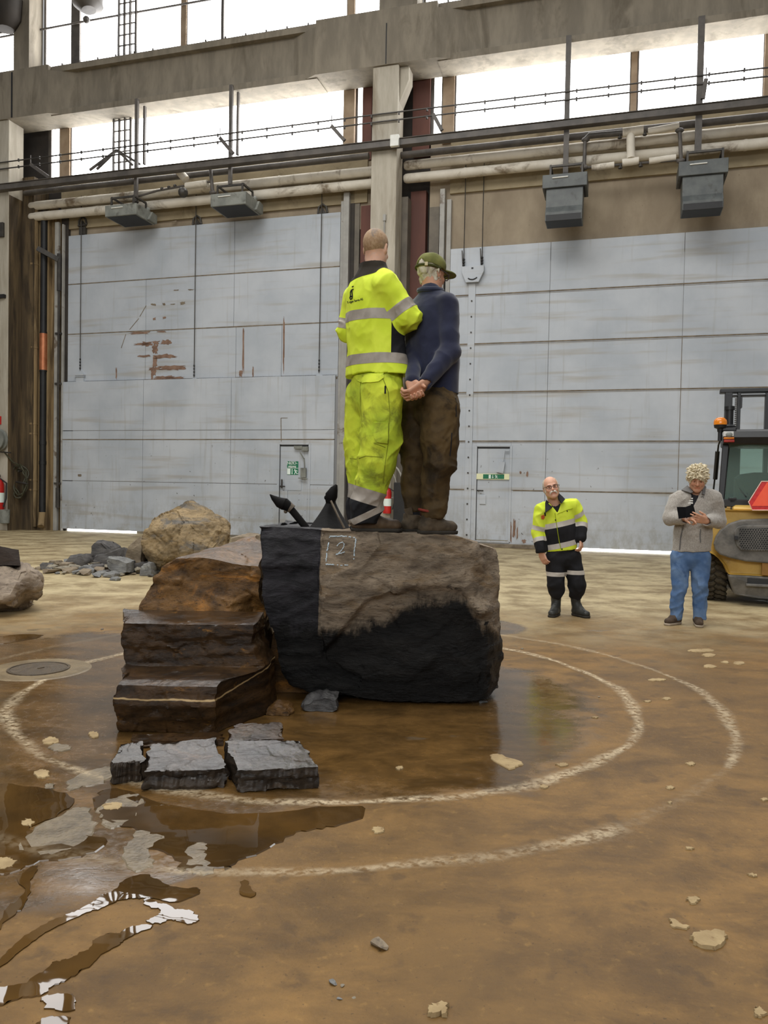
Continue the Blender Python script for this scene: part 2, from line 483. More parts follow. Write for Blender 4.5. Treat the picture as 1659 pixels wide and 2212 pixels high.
window(12, -20.0, -17.55, 13.4, 15.3, 0.1, 'bright upper window at the left edge')
b = WB()
for u, w in ((-16.2, 0.36), (-7.15, 0.30), (-4.44, 0.30), (0.12, 0.14), (3.06, 0.14)):
    b.box((u - w/2, 0.02, 10.4), (u + w/2, 0.2, 12.4))
for u, w in ((-12.12, 0.16), (-7.1, 0.2)):
    b.box((u - w/2, -0.1, 13.46), (u + w/2, 0.1, 17.6))
b.box((-17.0, -0.06, 13.46), (6.2, 0.12, 13.92))
b.box((-17.0, -0.5, 16.28), (-12.1, 0.12, 16.9))
struct('trim_14', b, surf('mullion_brown', (150, 128, 104), (172, 152, 128), 2, 0.75), label='brown mullion post or rail framing the windows', cat='mullion', split=True)

# ------------------------------------------------------------------ big doors
def panel_row(name, root, u0, u1, z0, z1, y, splits, mat=M_gate, thick=0.06, hole=None):
    b = WB(); g = 0.010
    us = [u0] + [s for s in splits if u0 < s < u1] + [u1]
    for a, c in zip(us[:-1], us[1:]):
        spans = [(a, c, z0, z1)]
        if hole and not (hole[1] <= a or hole[0] >= c):
            h0, h1, hz0, hz1 = hole; spans = []
            if h0 > a: spans.append((a, h0, z0, z1))
            if h1 < c: spans.append((h1, c, z0, z1))
            if hz1 < z1: spans.append((max(a, h0), min(c, h1), max(hz1, z0), z1))
            if hz0 > z0: spans.append((max(a, h0), min(c, h1), z0, min(hz0, z1)))
        for (p, q, r0, r1) in spans:
            if q - p < 0.02 or r1 - r0 < 0.02: continue
            b.box((p + (g/2 if p == a else 0), y, r0 + g), (q - (g/2 if q == c else 0), y + thick, r1 - g))
    return build(name, b, mat, root, bevel=0.006, split=hole is None)
def poly_patch(b, pts, y, t=0.004):
    n = len(pts); P = [(u, y - t, z) for u, z in pts] + [(u, y + 0.003, z) for u, z in pts]
    b.add(P, [tuple(range(n))] + [(i, (i+1) % n, n + (i+1) % n, n + i)[::-1] for i in range(n)])
def blob(u0, z0, u1, z1, n=18, seed=0, rough=0.35):
    r = random.Random(seed); cu, cz = (u0+u1)/2, (z0+z1)/2; out = []
    for i in range(n):
        a = 2*PI*i/n; k = 1 - rough*r.random()
        cx = max(-1, min(1, 1.25*math.cos(a))); sz = max(-1, min(1, 1.25*math.sin(a)))
        out.append((cu + cx*k*(u1-u0)/2, cz + sz*k*(z1-z0)/2))
    return out
def door_leaf(n, base, label):
    r = thing('door_%d' % n, base, label, 'door', kind='structure'); return r
g1 = door_leaf(1, WM @ V3((-11.7, 0, 0)), 'left big grey steel door with an emergency exit wicket and rusty scrapes')
SL = (-13.32, -10.48)
WL = (-9.0, -8.08, 0.19, 2.62)
panel_row('door_panel', g1, -16.02, -7.33, 7.42, 8.88, 0.0, (-10.48,))
panel_row('door_panel', g1, -16.02, -7.33, 5.93, 7.42, 0.0, (-13.32, -10.48))
panel_row('door_panel', g1, -16.02, -7.33, 4.45, 5.93, 0.0, (-13.32, -10.4, -9.0))
panel_row('door_panel', g1, -16.12, -7.37, 3.02, 4.50, -0.09, SL)
panel_row('door_panel', g1, -16.12, -7.37, 2.76, 3.02, -0.09, SL)
panel_row('door_panel', g1, -16.12, -7.37, 1.52, 2.76, -0.09, SL, hole=WL)
panel_row('door_panel', g1, -16.12, -7.37, 0.06, 1.52, -0.09, SL, hole=WL)
b = WB()
for z in (7.42, 5.93): b.box((-16.0, -0.006, z - 0.014), (-7.35, 0.05, z + 0.014))
for z in (2.76, ): b.box((-16.1, -0.098, z - 0.012), (-7.39, 0.0, z + 0.012))

b.box((-16.0, 0.0, 4.40), (-7.35, 0.02, 4.52))
build('seam', b, M_seam, g1, split=True)
g2 = door_leaf(2, WM @ V3((-0.4, 0, 0)), 'right big grey steel door with a wicket carrying a green exit strip')
WR = (-3.52, -2.62, 0.17, 2.58)
SR = (-1.75, 1.38, 4.5)
for z0, z1 in ((6.46, 7.68), (5.21, 6.46), (3.97, 5.21), (2.72, 3.97)):
    panel_row('door_panel', g2, -4.30, 6.3, z0, z1, 0.0, SR)
panel_row('door_panel', g2, -4.30, 6.3, 1.47, 2.72, 0.0, SR, hole=WR)
panel_row('door_panel', g2, -4.30, 6.3, 0.06, 1.47, 0.0, SR, hole=WR)
b = WB()
for z in (6.46, 5.21, 3.97, 2.72): b.box((-4.28, -0.012, z - 0.014), (6.3, 0.05, z + 0.014)); b.box((-4.28, -0.004, z - 0.045), (6.3, 0.05, z - 0.035))
b.box((-2.55, -0.008, 1.455), (6.3, 0.05, 1.485)); b.box((-4.28, -0.008, 1.455), (-3.75, 0.05, 1.485))
b.box((1.374, -0.003, 0.1), (1.386, 0.05, 5.2))
build('seam', b, M_seam, g2, split=True)
b = WB(); b.box((-3.80, -0.03, 0.06), (-3.62, 0.02, 6.75))
st = build('pull_strap', b, M_gate, g2, bevel=0.005)
b = WB()
for i in range(16): b.cyl((-3.71, -0.03, 0.3 + i*0.4), (-3.71, -0.045, 0.3 + i*0.4), 0.022, 8)
build('bolt', b, M_steel, st, split=True)
# threshold beam under the right wicket
b = WB(); b.box((-4.3, -0.10, 0.0), (-1.3, 0.0, 0.10)); struct('trim_15', b, M_seam, label='low worn threshold under the right wicket door', cat='threshold', bevel=0.01)

def wicket(root, W_, y, label):
    u0, u1, z0, z1 = W_
    b = WB(); b.box((u0 + 0.02, y + 0.03, z0 + 0.02), (u1 - 0.02, y + 0.07, z1 - 0.04))
    d = build('wicket_door', b, M_gate, root, bevel=0.005, label=label)
    f = WB()
    for u, s in ((u0, 1), (u1, -1)): f.box((u - 0.03, y - 0.02, z0 - 0.02), (u + 0.03, y + 0.05, z1 + 0.03))
    f.box((u0, y - 0.02, z1), (u1, y + 0.05, z1 + 0.05)); f.box((u0, y - 0.02, z0 - 0.05), (u1, y + 0.05, z0))
    build('wicket_frame', f, M_gate, root, bevel=0.004)
    k = WB(); k.box((u0 + 0.015, y + 0.025, z0), (u0 + 0.045, y + 0.06, z1)); k.box((u0, y + 0.025, z1 - 0.05), (u1, y + 0.06, z1 - 0.01)); k.box((u1 - 0.03, y + 0.026, z0), (u1 - 0.012, y + 0.06, z1))
    build('door_gap', k, M_black, root)
    c = WB(); c.box((u0 + 0.12, y + 0.0, z0 + 0.93), (u0 + 0.28, y + 0.04, z0 + 1.16)); build('lock_box', c, M_gate, d, bevel=0.008)
    h = WB()
    h.cyl((u0 + 0.08, y + 0.04, z0 + 1.28), (u0 + 0.08, y - 0.04, z0 + 1.28), 0.02, 10); h.tube([(u0 + 0.06, y - 0.04, z0 + 1.28), (u0 + 0.22, y - 0.045, z0 + 1.275)], 0.018, 10)
    build('door_handle', h, M_steel, d, smooth=True)
    return d
wl = wicket(g1, WL, -0.09, 'narrow emergency exit door let into the left big door')
wr = wicket(g2, WR, 0.0, 'narrow door with a green exit strip let into the right big door')
# closer arms
b = WB(); y = -0.10
b.box((-8.52, y - 0.06, 2.50), (-8.28, y, 2.58)); b.box((-8.30, y - 0.05, 2.44), (-8.10, y, 2.56)); b.bar((-8.34, y - 0.05, 2.40), (-8.22, y - 0.05, 2.22), 0.03, 0.02, (0, 1, 0))
b.bar((-8.22, y - 0.05, 2.25), (-8.20, y - 0.05, 1.98), 0.025, 0.02, (0, 1, 0)); b.box((-8.32, y - 0.05, 1.72), (-8.16, y, 1.98)); b.bar((-8.37, y - 0.06, 1.70), (-8.12, y - 0.06, 1.68), 0.03, 0.03)
build('door_closer', b, M_heater, wl)
b = WB(); b.box((-8.90, y - 0.01, 1.42), (-8.86, y - 0.03, 1.66)); build('lock_plate', b, M_steel, wl)
b = WB(); b.box((-8.82, -0.075, 1.36), (-8.32, -0.055, 1.64)); build('blank_plate', b, M_gate, wl, bevel=0.003)
b = WB(); y = -0.01
b.bar((-2.78, y - 0.03, 2.50), (-2.82, y - 0.03, 2.20), 0.03, 0.02, (0, 1, 0)); b.bar((-2.76, y - 0.03, 2.48), (-2.66, y - 0.03, 2.48), 0.03, 0.03)
P = [(-2.92, 2.19), (-2.76, 2.19), (-2.80, 1.89), (-2.98, 1.93)]
b.prism([(u, y - 0.05, z) for u, z in P], (0, 0.05, 0))
build('door_closer', b, M_gate, wr)

# signs
def runner(b, u, z, s, y):
    "running figure of an escape sign, height s, running left"
    def st(p, q, w): b.bar((u + p[0]*s, y, z + p[1]*s), (u + q[0]*s, y, z + q[1]*s), w*s, 0.004, (0, 1, 0))
    b.lathe([(0.11*s, 0), (0.11*s, 0.004)], (u - 0.10*s, y - 0.002, z + 0.86*s), (0, 1, 0), 12)
    st((-0.02, 0.74), (0.12, 0.40), 0.22); st((-0.02, 0.70), (-0.32, 0.62), 0.09); st((0.02, 0.70), (0.32, 0.74), 0.09); st((0.32, 0.74), (0.40, 0.52), 0.09)
    st((0.10, 0.42), (-0.12, 0.22), 0.13); st((-0.12, 0.24), (-0.16, 0.0), 0.11); st((0.14, 0.40), (0.30, 0.12), 0.13); st((0.28, 0.12), (0.56, 0.16), 0.1)
def text_mesh(s, size, thick=0.002):
    cu = bpy.data.curves.new('t', 'FONT'); cu.body = s; cu.size = size; cu.extrude = thick; cu.align_x = 'CENTER'; cu.align_y = 'CENTER'
    o = bpy.data.objects.new('t', cu); COL.objects.link(o)
    dg = bpy.context.evaluated_depsgraph_get(); me = bpy.data.meshes.new_from_object(o.evaluated_get(dg))
    vs = [v.co.copy() for v in me.vertices]; fs = [tuple(p.vertices) for p in me.polygons]
    bpy.data.objects.remove(o); bpy.data.curves.remove(cu); bpy.data.meshes.remove(me)
    return vs, fs
def add_text(b, s, size, u, z, y, sx=1.0, bold=0):
    vs, fs = text_mesh(s, size)
    b.add([(u + v.x*sx, y - v.z, z + v.y) for v in vs], fs)
    if bold:
        for dx, dz in ((bold, 0), (-bold, 0), (0, bold)): b.add([(u + v.x*sx + dx, y - v.z, z + v.y + dz) for v in vs], fs)
yS = -0.066
sg = thing('emergency_exit_sign', WM @ V3((-8.57, yS, 1.78)), 'green and white NØD-utgang emergency exit sign on the left wicket door', 'sign')
b = WB(); b.box((-8.75, yS, 1.79), (-8.42, yS + 0.006, 2.16)); build('sign_board', b, M_green, sg)
b = WB(); add_text(b, 'NØD-', 0.125, -8.60, 2.105, yS - 0.004, 0.95, 0.004); add_text(b, 'utgang', 0.095, -8.60, 2.02, yS - 0.004, 0.95, 0.004); build('lettering', b, M_signwhite, sg)
b = WB(); b.box((-8.745, yS - 0.003, 1.80), (-8.65, yS, 1.955)); b.bar((-8.60, yS - 0.003, 1.95), (-8.60, yS - 0.003, 1.82), 0.02, 0.004, (0, 1, 0))
b.prism([(-8.625, yS - 0.004, 1.835), (-8.575, yS - 0.004, 1.835), (-8.60, yS - 0.004, 1.80)], (0, 0.003, 0)); runner(b, -8.505, 1.80, 0.15, yS - 0.003)
build('pictogram', b, M_signwhite, sg)
b = WB(); b.box((-8.757, yS - 0.001, 1.965), (-8.413, yS - 0.003, 1.975)); build('border', b, M_signwhite, sg)
yS = -0.008
sg = thing('exit_strip_sign', WM @ V3((-3.05, yS, 1.78)), 'long pale yellow strip with a green escape pictogram across the right wicket door', 'sign')
b = WB(); b.box((-3.51, yS, 1.74), (-2.63, yS + 0.03, 1.885)); build('strip', b, M_signyellow, sg)
b = WB(); b.box((-3.32, yS - 0.004, 1.755), (-2.78, yS, 1.87)); build('sign_board', b, M_green, sg)
b = WB(); b.box((-3.175, yS - 0.007, 1.765), (-3.12, yS - 0.004, 1.86)); b.bar((-3.07, yS - 0.006, 1.855), (-3.07, yS - 0.006, 1.79), 0.014, 0.004, (0, 1, 0))
b.prism([(-3.095, yS - 0.008, 1.80), (-3.045, yS - 0.008, 1.80), (-3.07, yS - 0.008, 1.765)], (0, 0.003, 0)); runner(b, -2.99, 1.765, 0.095, yS - 0.006)
build('pictogram', b, M_signwhite, sg)

# rust and scrape marks on the left door
b = WB(); y = -0.003
for i, (x0, y0, x1, y1) in enumerate(((286, 741, 330, 746), (303, 738, 332, 748), (328, 736, 346, 744), (345, 734, 372, 745), (296, 767, 326, 772), (328, 765, 386, 774),
    (318, 793, 352, 800), (340, 790, 404, 800), (330, 812, 380, 820), (352, 814, 400, 819), (276, 717, 330, 721), (338, 715, 360, 718), (330, 686, 337, 692), (351, 684, 360, 689))):
    u0, z1_ = wp(x0, y0); u1, z0_ = wp(x1, y1); poly_patch(b, blob(u0, z0_, u1, z1_, 26, i, 0.5), y)
for i, (x0, y0, x1, y1) in enumerate(((328, 742, 342, 766), (329, 764, 340, 796), (326, 798, 338, 812), (326, 808, 331, 822), (524, 708, 527, 812), (516, 800, 524, 815), (250, 792, 253, 822), (612, 682, 614, 815), (545, 790, 548, 816))):
    u0, z1_ = wp(x0, y0); u1, z0_ = wp(x1, y1); poly_patch(b, blob(u0, z0_, u1, z1_, 22, 40 + i, 0.45), y)
build('rust_scrape', b, M_rust, g1)
b = WB()
for i, (x0, y0, x1, y1) in enumerate(((324, 655, 338, 661), (350, 654, 358, 660), (366, 656, 380, 658), (388, 652, 402, 658), (370, 477, 384, 480), (372, 626, 388, 628), (404, 625, 420, 627))):
    u0, z1_ = wp(x0, y0); u1, z0_ = wp(x1, y1); poly_patch(b, blob(u0, z0_, u1, z1_, 14, 80 + i, 0.6), y)
for (x0, y0, x1, y1) in ((316, 660, 302, 684), (300, 688, 280, 712), (272, 722, 262, 752)):
    u0, z1_ = wp(x0, y0); u1, z0_ = wp(x1, y1); b.bar((u0, y, z1_), (u1, y, z0_), 0.02, 0.004, (0, 1, 0))
x = wp(607, 903, .09); b.bar((x[0], -0.094, x[1]), (x[0] + 0.02, -0.094, 2.7), 0.02, 0.004, (0, 1, 0)); b.bar((x[0], -0.094, x[1]), (x[0] + 0.2, -0.094, x[1]), 0.015, 0.004, (0, 1, 0))
u, z = wp(172, 1027, .09); poly_patch(b, blob(u - 0.07, z - 0.04, u + 0.07, z + 0.04, 14, 99, 0.2), -0.09)
build('scrape', b, M_seam, g1)
b = WB()
for i, (x0, y0, x1, y1) in enumerate(((1107, 1116, 1114, 1165), (1116, 1135, 1119, 1170), (1126, 1164, 1138, 1174), (1122, 1017, 1127, 1025), (1136, 1016, 1142, 1032), (1100, 1120, 1105, 1178))):
    u0, z1_ = wp(x0, y0); u1, z0_ = wp(x1, y1); poly_patch(b, blob(u0, z0_, u1, z1_, 16, 60 + i, 0.5), -0.001)
build('rust_scrape', b, M_rust, g2)

# lifting cables with lugs on the left door; shackle plate on the right door
def lug(px, ytop, ybot, y, label, hang):
    r = thing('lifting_cable', WM @ V3((wp(px, ybot, -y)[0], y, wp(px, ybot, -y)[1])), label, 'cable', 'lifting cables in front of the left door')
    u, z0 = wp(px, ybot, -y); z1 = 10.0
    b = WB(); b.tube([(u, y, z0), (u, y, z1)], 0.012, 6); build('cable', b, M_steel, r)
    b = WB()
    for k in range(4): b.ball((u, y, z0 + 0.06 + 0.09*k), (0.025, 0.025, 0.035), 8, 6)
    build('clamp', b, M_black, r, split=True)
    b = WB()
    if hang:
        b.box((u - 0.13, y - 0.02, z0 - 0.42), (u + 0.13, 0.02, z0 - 0.16)); b.box((u - 0.16, y - 0.05, z0 - 0.16), (u + 0.16, 0.02, z0 - 0.12)); b.box((u - 0.16, y - 0.05, z0 - 0.20), (u + 0.16, 0.02, z0 - 0.185))
    b.add([(u - 0.13, y + 0.02, z0 - 0.12), (u + 0.13, y + 0.02, z0 - 0.12), (u, y + 0.02, z0 + 0.04), (u - 0.13, y + 0.08, z0 - 0.12), (u + 0.13, y + 0.08, z0 - 0.12), (u, y + 0.08, z0 + 0.04)],
          [(0,1,2), (3,5,4), (0,3,4,1), (1,4,5,2), (0,2,5,3)])
    build('lug', b, M_gate, r)
    # pulley guard on top of the door
    zt = 8.88
    b = WB()
    if hang:
        b.box((u - 0.11, -0.02, zt), (u + 0.11, 0.06, zt + 0.22)); b.box((u - 0.14, -0.05, zt + 0.24), (u + 0.14, 0.06, zt + 0.27)); zt += 0.28
    b.tube([(u - 0.13, 0.0, zt), (u - 0.11, 0.0, zt + 0.16), (u, 0.0, zt + 0.24), (u + 0.11, 0.0, zt + 0.16), (u + 0.14, 0.0, zt)], 0.03, 8)
    b.add([(u - 0.1, 0.0, zt), (u + 0.1, 0.0, zt), (u, 0.0, zt + 0.14), (u - 0.1, 0.05, zt), (u + 0.1, 0.05, zt), (u, 0.05, zt + 0.14)], [(0,1,2), (3,5,4), (0,3,4,1), (1,4,5,2), (0,2,5,3)])
    build('pulley_guard', b, M_steel, r)
lug(173, 460, 800, -0.06, 'leftmost thin lifting cable in front of the left door', True)
lug(419, 460, 815, -0.06, 'middle thin lifting cable in front of the left door', False)
lug(689, 440, 805, -0.06, 'thin lifting cable near the right edge of the left door', False)
r = thing('lifting_plate', WM @ V3((-3.68, -0.1, 6.75)), 'tapered grey lifting plate with a black curved slot hung on two cables', 'plate')
b = WB(); uu = [(-3.97, 7.17), (-3.40, 7.17), (-3.40, 7.02), (-3.53, 6.76), (-3.86, 6.76), (-3.97, 7.02)]
b.prism([(u, -0.12, z) for u, z in uu], (0, 0.10, 0)); build('plate', b, M_gate, r, bevel=0.006)
b = WB()
b.tube([(-3.80, -0.125, 6.86), (-3.75, -0.125, 6.83), (-3.68, -0.125, 6.82), (-3.62, -0.125, 6.84), (-3.57, -0.125, 6.87)], 0.016, 6)
build('slot', b, M_black, r)
b = WB(); b.box((-3.72, -0.128, 7.09), (-3.67, -0.12, 7.13)); build('bolt_hole', b, M_black, r)
b = WB()
for u, zz in ((-3.93, 7.17), (-3.46, 7.19)):
    b.tube([(u, -0.07, zz), (u, -0.07, 9.9)], 0.012, 6)
    b.bar((u - 0.02, -0.07, zz), (u - 0.05, -0.07, zz + 0.42), 0.025, 0.02, (0, 1, 0))
build('cable', b, M_steel, r, split=True)
b = WB()
for u, zz in ((-3.93, 7.17), (-3.46, 7.19)):
    for k in range(3): b.ball((u, -0.08, zz + 0.04 + 0.07*k), (0.035, 0.03, 0.035), 8, 6)
build('clamp', b, M_black, r, split=True)

# ------------------------------------------------------------------ rails, pipes, wires
b = WB()
b.box((-22, -1.12, 9.97), (8, -0.98, 10.12)); b.box((-22, -0.98, 9.97), (8, -0.92, 10.02)); b.box((-22, -1.15, 10.12), (8, -0.94, 10.14))
rl = build('conductor_rail', b, M_rail, None, bevel=0.008); tag(rl, 'dark steel channel rail running in front of the column and windows', 'rail')
def pipe(name, u0, u1, z, r, y, mat, label, group=None, sag=0.0, collars=()):
    b = WB(); n = 24
    b.tube([(u0, y, z), (u0 + 0.04, y, z), (u0 + 0.10, y, z)] + [(u0 + (u1-u0)*(i+0.4)/n, y, z + sag*math.sin(i*1.3)*0.3) for i in range(n)] + [(u1, y, z)], [r*0.72, r*0.94, r] + [r*(1 + 0.02*math.sin(i*2.7)) for i in range(n)] + [r], 16)
    for c in collars: b.tube([(c - 0.03, y, z), (c + 0.03, y, z)], r*1.06, 16)
    o = build(name, b, mat, None, smooth=True, sharp=50); tag(o, label, 'pipe', group)
    return o
pipe('pipe', -17.2, -6.4, 10.06, 0.08, -0.50, M_rail, 'thin dark pipe under the rail left of the middle column')
pipe('pipe', -5.6, 8, 9.98, 0.085, -0.50, M_rail, 'thin dark pipe under the rail right of the middle column')
pipe('lagged_pipe', -17.2, -6.25, 9.76, 0.125, -0.25, M_pipe, 'upper thick pale lagged pipe left of the middle column', collars=(-15.2, -13.9, -9.0))
pipe('lagged_pipe', -17.2, -6.25, 9.44, 0.125, -0.25, M_pipe, 'lower thick pale lagged pipe left of the middle column', collars=(-14.8, -8.1))
pipe('lagged_pipe', -5.5, 8, 9.80, 0.12, -0.28, M_pipe, 'upper thick pale lagged pipe right of the middle column', collars=(-4.3, 2.4))
pipe('lagged_pipe', -5.5, 8, 9.47, 0.12, -0.28, M_pipe, 'lower thick pale lagged pipe right of the middle column', collars=(-3.9, 2.6))
for k, (dz, nm) in enumerate(((0.0, 'lower'), (0.19, 'upper'))):
    b = WB(); b.tube([(-22, -0.95, 10.63 + dz), (-6.0, -0.95, 10.68 + dz), (8, -0.95, 10.62 + dz)], 0.02, 6)
    for i in range(34):
        u = -17 + i*0.72; b.box((u - 0.02, -0.97, 10.61 + dz), (u + 0.02, -0.93, 10.69 + dz))
    o = build('wire', b, M_steel, None); tag(o, nm + ' of the two thin wires strung across the lower windows', 'wire')
b = WB(); b.box((-5.62, -1.22, 9.92), (-5.40, -1.12, 10.20)); o = build('junction_box', b, M_white, None, bevel=0.01); tag(o, 'small white box on the rail at the middle column', 'box')
for px, py0, px2, py2, lab in ((716, 272, 745, 305, 'left of the middle column'), (936, 247, 955, 283, 'right of the middle column'), (66, 355, 106, 383, 'above the left end of the pipes'), (475, 298, 505, 333, 'beside the hanger of the second heater'), (1525, 171, 1518, 215, 'beside the far right hanger')):
    u0, z0 = wp(px, py0, 0.95); u1, z1 = wp(px2, py2, 0.95)
    b = WB(); b.bar((u0, -0.95, z0), (u1, -0.98, z1), 0.09, 0.06, (0, 1, 0)); b.tube([(u0, -0.95, z0), (u0, -0.95, z0 + 0.26)], 0.012, 6)
    o = build('wire_bracket', b, M_rail, None); tag(o, 'short slanted steel bracket holding the wires ' + lab, 'bracket')
# upper wire rail across the top windows
b = WB(); b.tube([(*wp(-60, 92, 0.15)[:1], -0.15, wp(-60, 92, 0.15)[1]), (wp(190, 45, 0.15)[0], -0.15, wp(190, 45, 0.15)[1]), (wp(470, -4, 0.15)[0], -0.15, wp(470, -4, 0.15)[1])], 0.03, 8)
o = build('wire', b, M_rail, None); tag(o, 'thin rail sloping across the upper left windows', 'wire')
# cable ladders and pipes in the left bay
for px, w, z0, z1, y, lab in ((262, 0.34, 10.2, 12.3, -0.15, 'lower left'), (272, 0.34, 13.5, 16.4, -0.2, 'upper left')):
    u, _ = wp(px, 200 if z0 > 13 else 300, -y)
    b = WB()
    for s in (-0.5, -0.15, 0.2, 0.55): b.box((u + s*w*1.6 - 0.03, y, z0), (u + s*w*1.6 + 0.03, y + 0.06, z1))
    for i in range(int((z1 - z0)/0.3)): b.box((u - w*0.8, y - 0.01, z0 + i*0.3), (u + w*0.95, y + 0.02, z0 + i*0.3 + 0.03))
    for s in (-0.7, 0.4): b.tube([(u + s*w, y - 0.04, z0), (u + s*w + 0.02, y - 0.05, (z0+z1)/2), (u + s*w, y - 0.04, z1)], 0.022, 6)
    o = build('cable_ladder', b, M_rail, None); tag(o, 'bundle of cables and struts in front of the %s window' % lab, 'cable ladder')
b = WB(); u, z = wp(262, 365, 0.2)
for a in (-0.55, -0.4, 0.35, 0.5): b.bar((u, -0.42, z + 0.45), (u + a*1.6, -0.46, z - 0.05), 0.06, 0.05, (0, 1, 0))
o = build('strut_fan', b, M_rail, None); tag(o, 'spread struts below the cable bundle above the pipes', 'bracket')
b = WB(); u, z = wp(190, 15, 0.7); b.tube([(u, -0.7, z + 0.9), (u, -0.7, z + 0.05), (u + 0.03, -0.7, z - 0.1)], [0.45, 0.42, 0.2], 14); b.ball((u - 0.05, -0.7, z - 0.35), 0.1, 8, 6)
o = build('floodlight', b, M_rail, None, smooth=True); tag(o, 'grey floodlight hanging at the top left', 'lamp')
b = WB(); u, z = wp(12, 45, 0.8); b.tube([(u, -0.8, z + 0.6), (u, -0.8, z), (u, -0.8, z - 0.25)], [0.5, 0.45, 0.25], 14)
o = build('floodlight', b, M_dark, None, smooth=True); tag(o, 'dark floodlight at the top left corner', 'lamp')

# ------------------------------------------------------------------ unit heaters
def heater(u0, u1, z0, z1, yf, depth, duct, label, mat):
    r = thing('unit_heater', WM @ V3(((u0+u1)/2, yf, z0)), label, 'heater', 'unit heaters below the pipes')
    b = WB(); b.box((u0, yf, z0), (u1, yf + depth, z1)); bd = build('casing', b, mat, r, bevel=0.012)
    b = WB(); b.box((u0 + 0.05, yf + 0.05, z0 - 0.006), (u1 - 0.05, yf + depth - 0.05, z0 + 0.02)); build('grille', b, M_grille, r)
    b = WB(); uc = (u0*0.62 + u1*0.38)
    b.tube([(uc - 0.16, yf - 0.012, z1 - 0.09), (uc + 0.2, yf - 0.012, z1 - 0.085)], 0.016, 8); build('bracket_bar', b, M_white, r)
    # hanging frame on top
    b = WB()
    for u in (u0 + 0.18, u1 - 0.12):
        b.bar((u, yf + 0.05, z1), (u, yf + 0.05, z1 + 0.22), 0.045, 0.045, (0, 1, 0)); b.bar((u, yf + 0.05, z1 + 0.22), (u, yf + depth*0.7, z1 + 0.22), 0.045, 0.045)
        b.bar((u, yf + depth*0.7, z1), (u, yf + depth*0.7, z1 + 0.22), 0.045, 0.045, (0, 1, 0))
    b.bar((u0 + 0.18, yf + 0.05, z1 + 0.2), (u1 - 0.12, yf + 0.05, z1 + 0.2), 0.045, 0.045)
    b.box((u0 + 0.25, yf + 0.3, z1), (u1 - 0.2, yf + depth*0.6, z1 + 0.1))
    build('hanging_frame', b, M_steel, r)
    if duct:
        b = WB()
        a, c = u0 + 0.09, u1 - 0.09
        zb = z0 - duct
        prof = [(yf + 0.06, z0), (yf + 0.02, z0 - duct*0.55), (yf - 0.10, zb + 0.20), (yf - 0.10, zb), (yf + 0.45, zb), (yf + 0.52, z0 - duct*0.5), (yf + depth - 0.1, z0)]
        b.prism([(a, y, z) for y, z in prof], (c - a, 0, 0)); build('outlet_duct', b, mat, r, bevel=0.01)
        b = WB(); b.box((a + 0.02, yf - 0.106, zb + 0.0), (c - 0.02, yf - 0.098, zb + 0.14)); b.box((a + 0.02, yf - 0.08, zb - 0.004), (c - 0.02, yf + 0.43, zb + 0.01)); build('outlet_mouth', b, M_black, r)
    else:
        b = WB(); b.prism([(u1, yf + depth*0.55, z0 + 0.02), (u1, yf + depth, z0 + 0.02), (u1, yf + depth, z1 - 0.05), (u1, yf + depth*0.75, z1 - 0.02)], (0.07, 0, 0))
        b.ball((u1 - 0.05, yf + depth*0.7, z1 + 0.04), 0.06, 8, 6); build('fan_cowl', b, mat, r, bevel=0.01)
    return r
yh = -1.2
heater(-13.86, -12.86, 8.86, 9.17, yh, 0.92, 0, 'leftmost grey unit heater box under the pipes', M_heater)
heater(-10.58, -9.55, 8.86, 9.19, yh, 0.92, 0, 'second grey unit heater box from the left', M_heater)
heater(-1.88, -0.86, 8.55, 8.86, yh, 0.80, 0.80, 'unit heater with downward outlet above the right door, nearer the column', M_heater2)
heater(1.12, 2.15, 8.55, 8.87, yh, 0.80, 0.80, 'unit heater with downward outlet at the far right', M_heater2)
# hanger posts (long steel flats holding the heaters)
def hanger(px, ptop, pbot, off, w, lab):
    u, z1 = wp(px, ptop, off); _, z0 = wp(px, pbot, off)
    b = WB(); b.box((u - w/2, -off - 0.04, z0), (u + w/2, -off + 0.04, z1)); o = build('hanger_post', b, M_rail, None)
    tag(o, 'steel hanger post ' + lab, 'post', None)
hanger(296, 214, 436, 0.9, 0.09, 'holding the leftmost heater'); hanger(313, 230, 355, 0.7, 0.06, 'just right of the leftmost heater hanger')
hanger(500, 184, 398, 0.9, 0.09, 'holding the second heater'); hanger(515, 200, 335, 0.7, 0.06, 'just right of the second heater hanger')
hanger(1229, 78, 384, 0.9, 0.12, 'holding the heater nearer the column on the right'); hanger(1516, 36, 328, 0.9, 0.14, 'holding the far right heater')
# feed pipework between the right pair and the left pair of heaters
r = thing('heater_pipework', WM @ V3((0.1, -0.7, 8.8)), 'small lagged feed pipes and valves between the two right heaters', 'pipework')
def Wp(px, py, off): u, z = wp(px, py, off); return (u, -off, z)
b = WB(); o7 = 0.7
b.tube([Wp(1345, 287, o7), Wp(1390, 281, o7)], 0.11, 12); b.tube([Wp(1400, 284, o7), Wp(1467, 272, o7)], 0.075, 12); b.tube([Wp(1362, 290, o7), Wp(1363, 342, o7)], 0.095, 12); b.tube([Wp(1344, 352, o7), Wp(1380, 347, o7)], 0.085, 12)
b.tube([Wp(1402, 348, o7), Wp(1460, 340, o7)], 0.07, 12); b.tube([Wp(1278, 363, o7), Wp(1327, 356, o7)], 0.07, 12)
build('lagging', b, M_pipe, r, smooth=True)
b = WB()
b.tube([Wp(1265, 302, o7), Wp(1272, 293, o7), Wp(1345, 287, o7)], 0.07, 10); b.tube([Wp(1264, 302, o7), Wp(1262, 362, o7)], 0.045, 10); b.tube([Wp(1468, 278, o7), Wp(1471, 345, o7)], 0.045, 10)
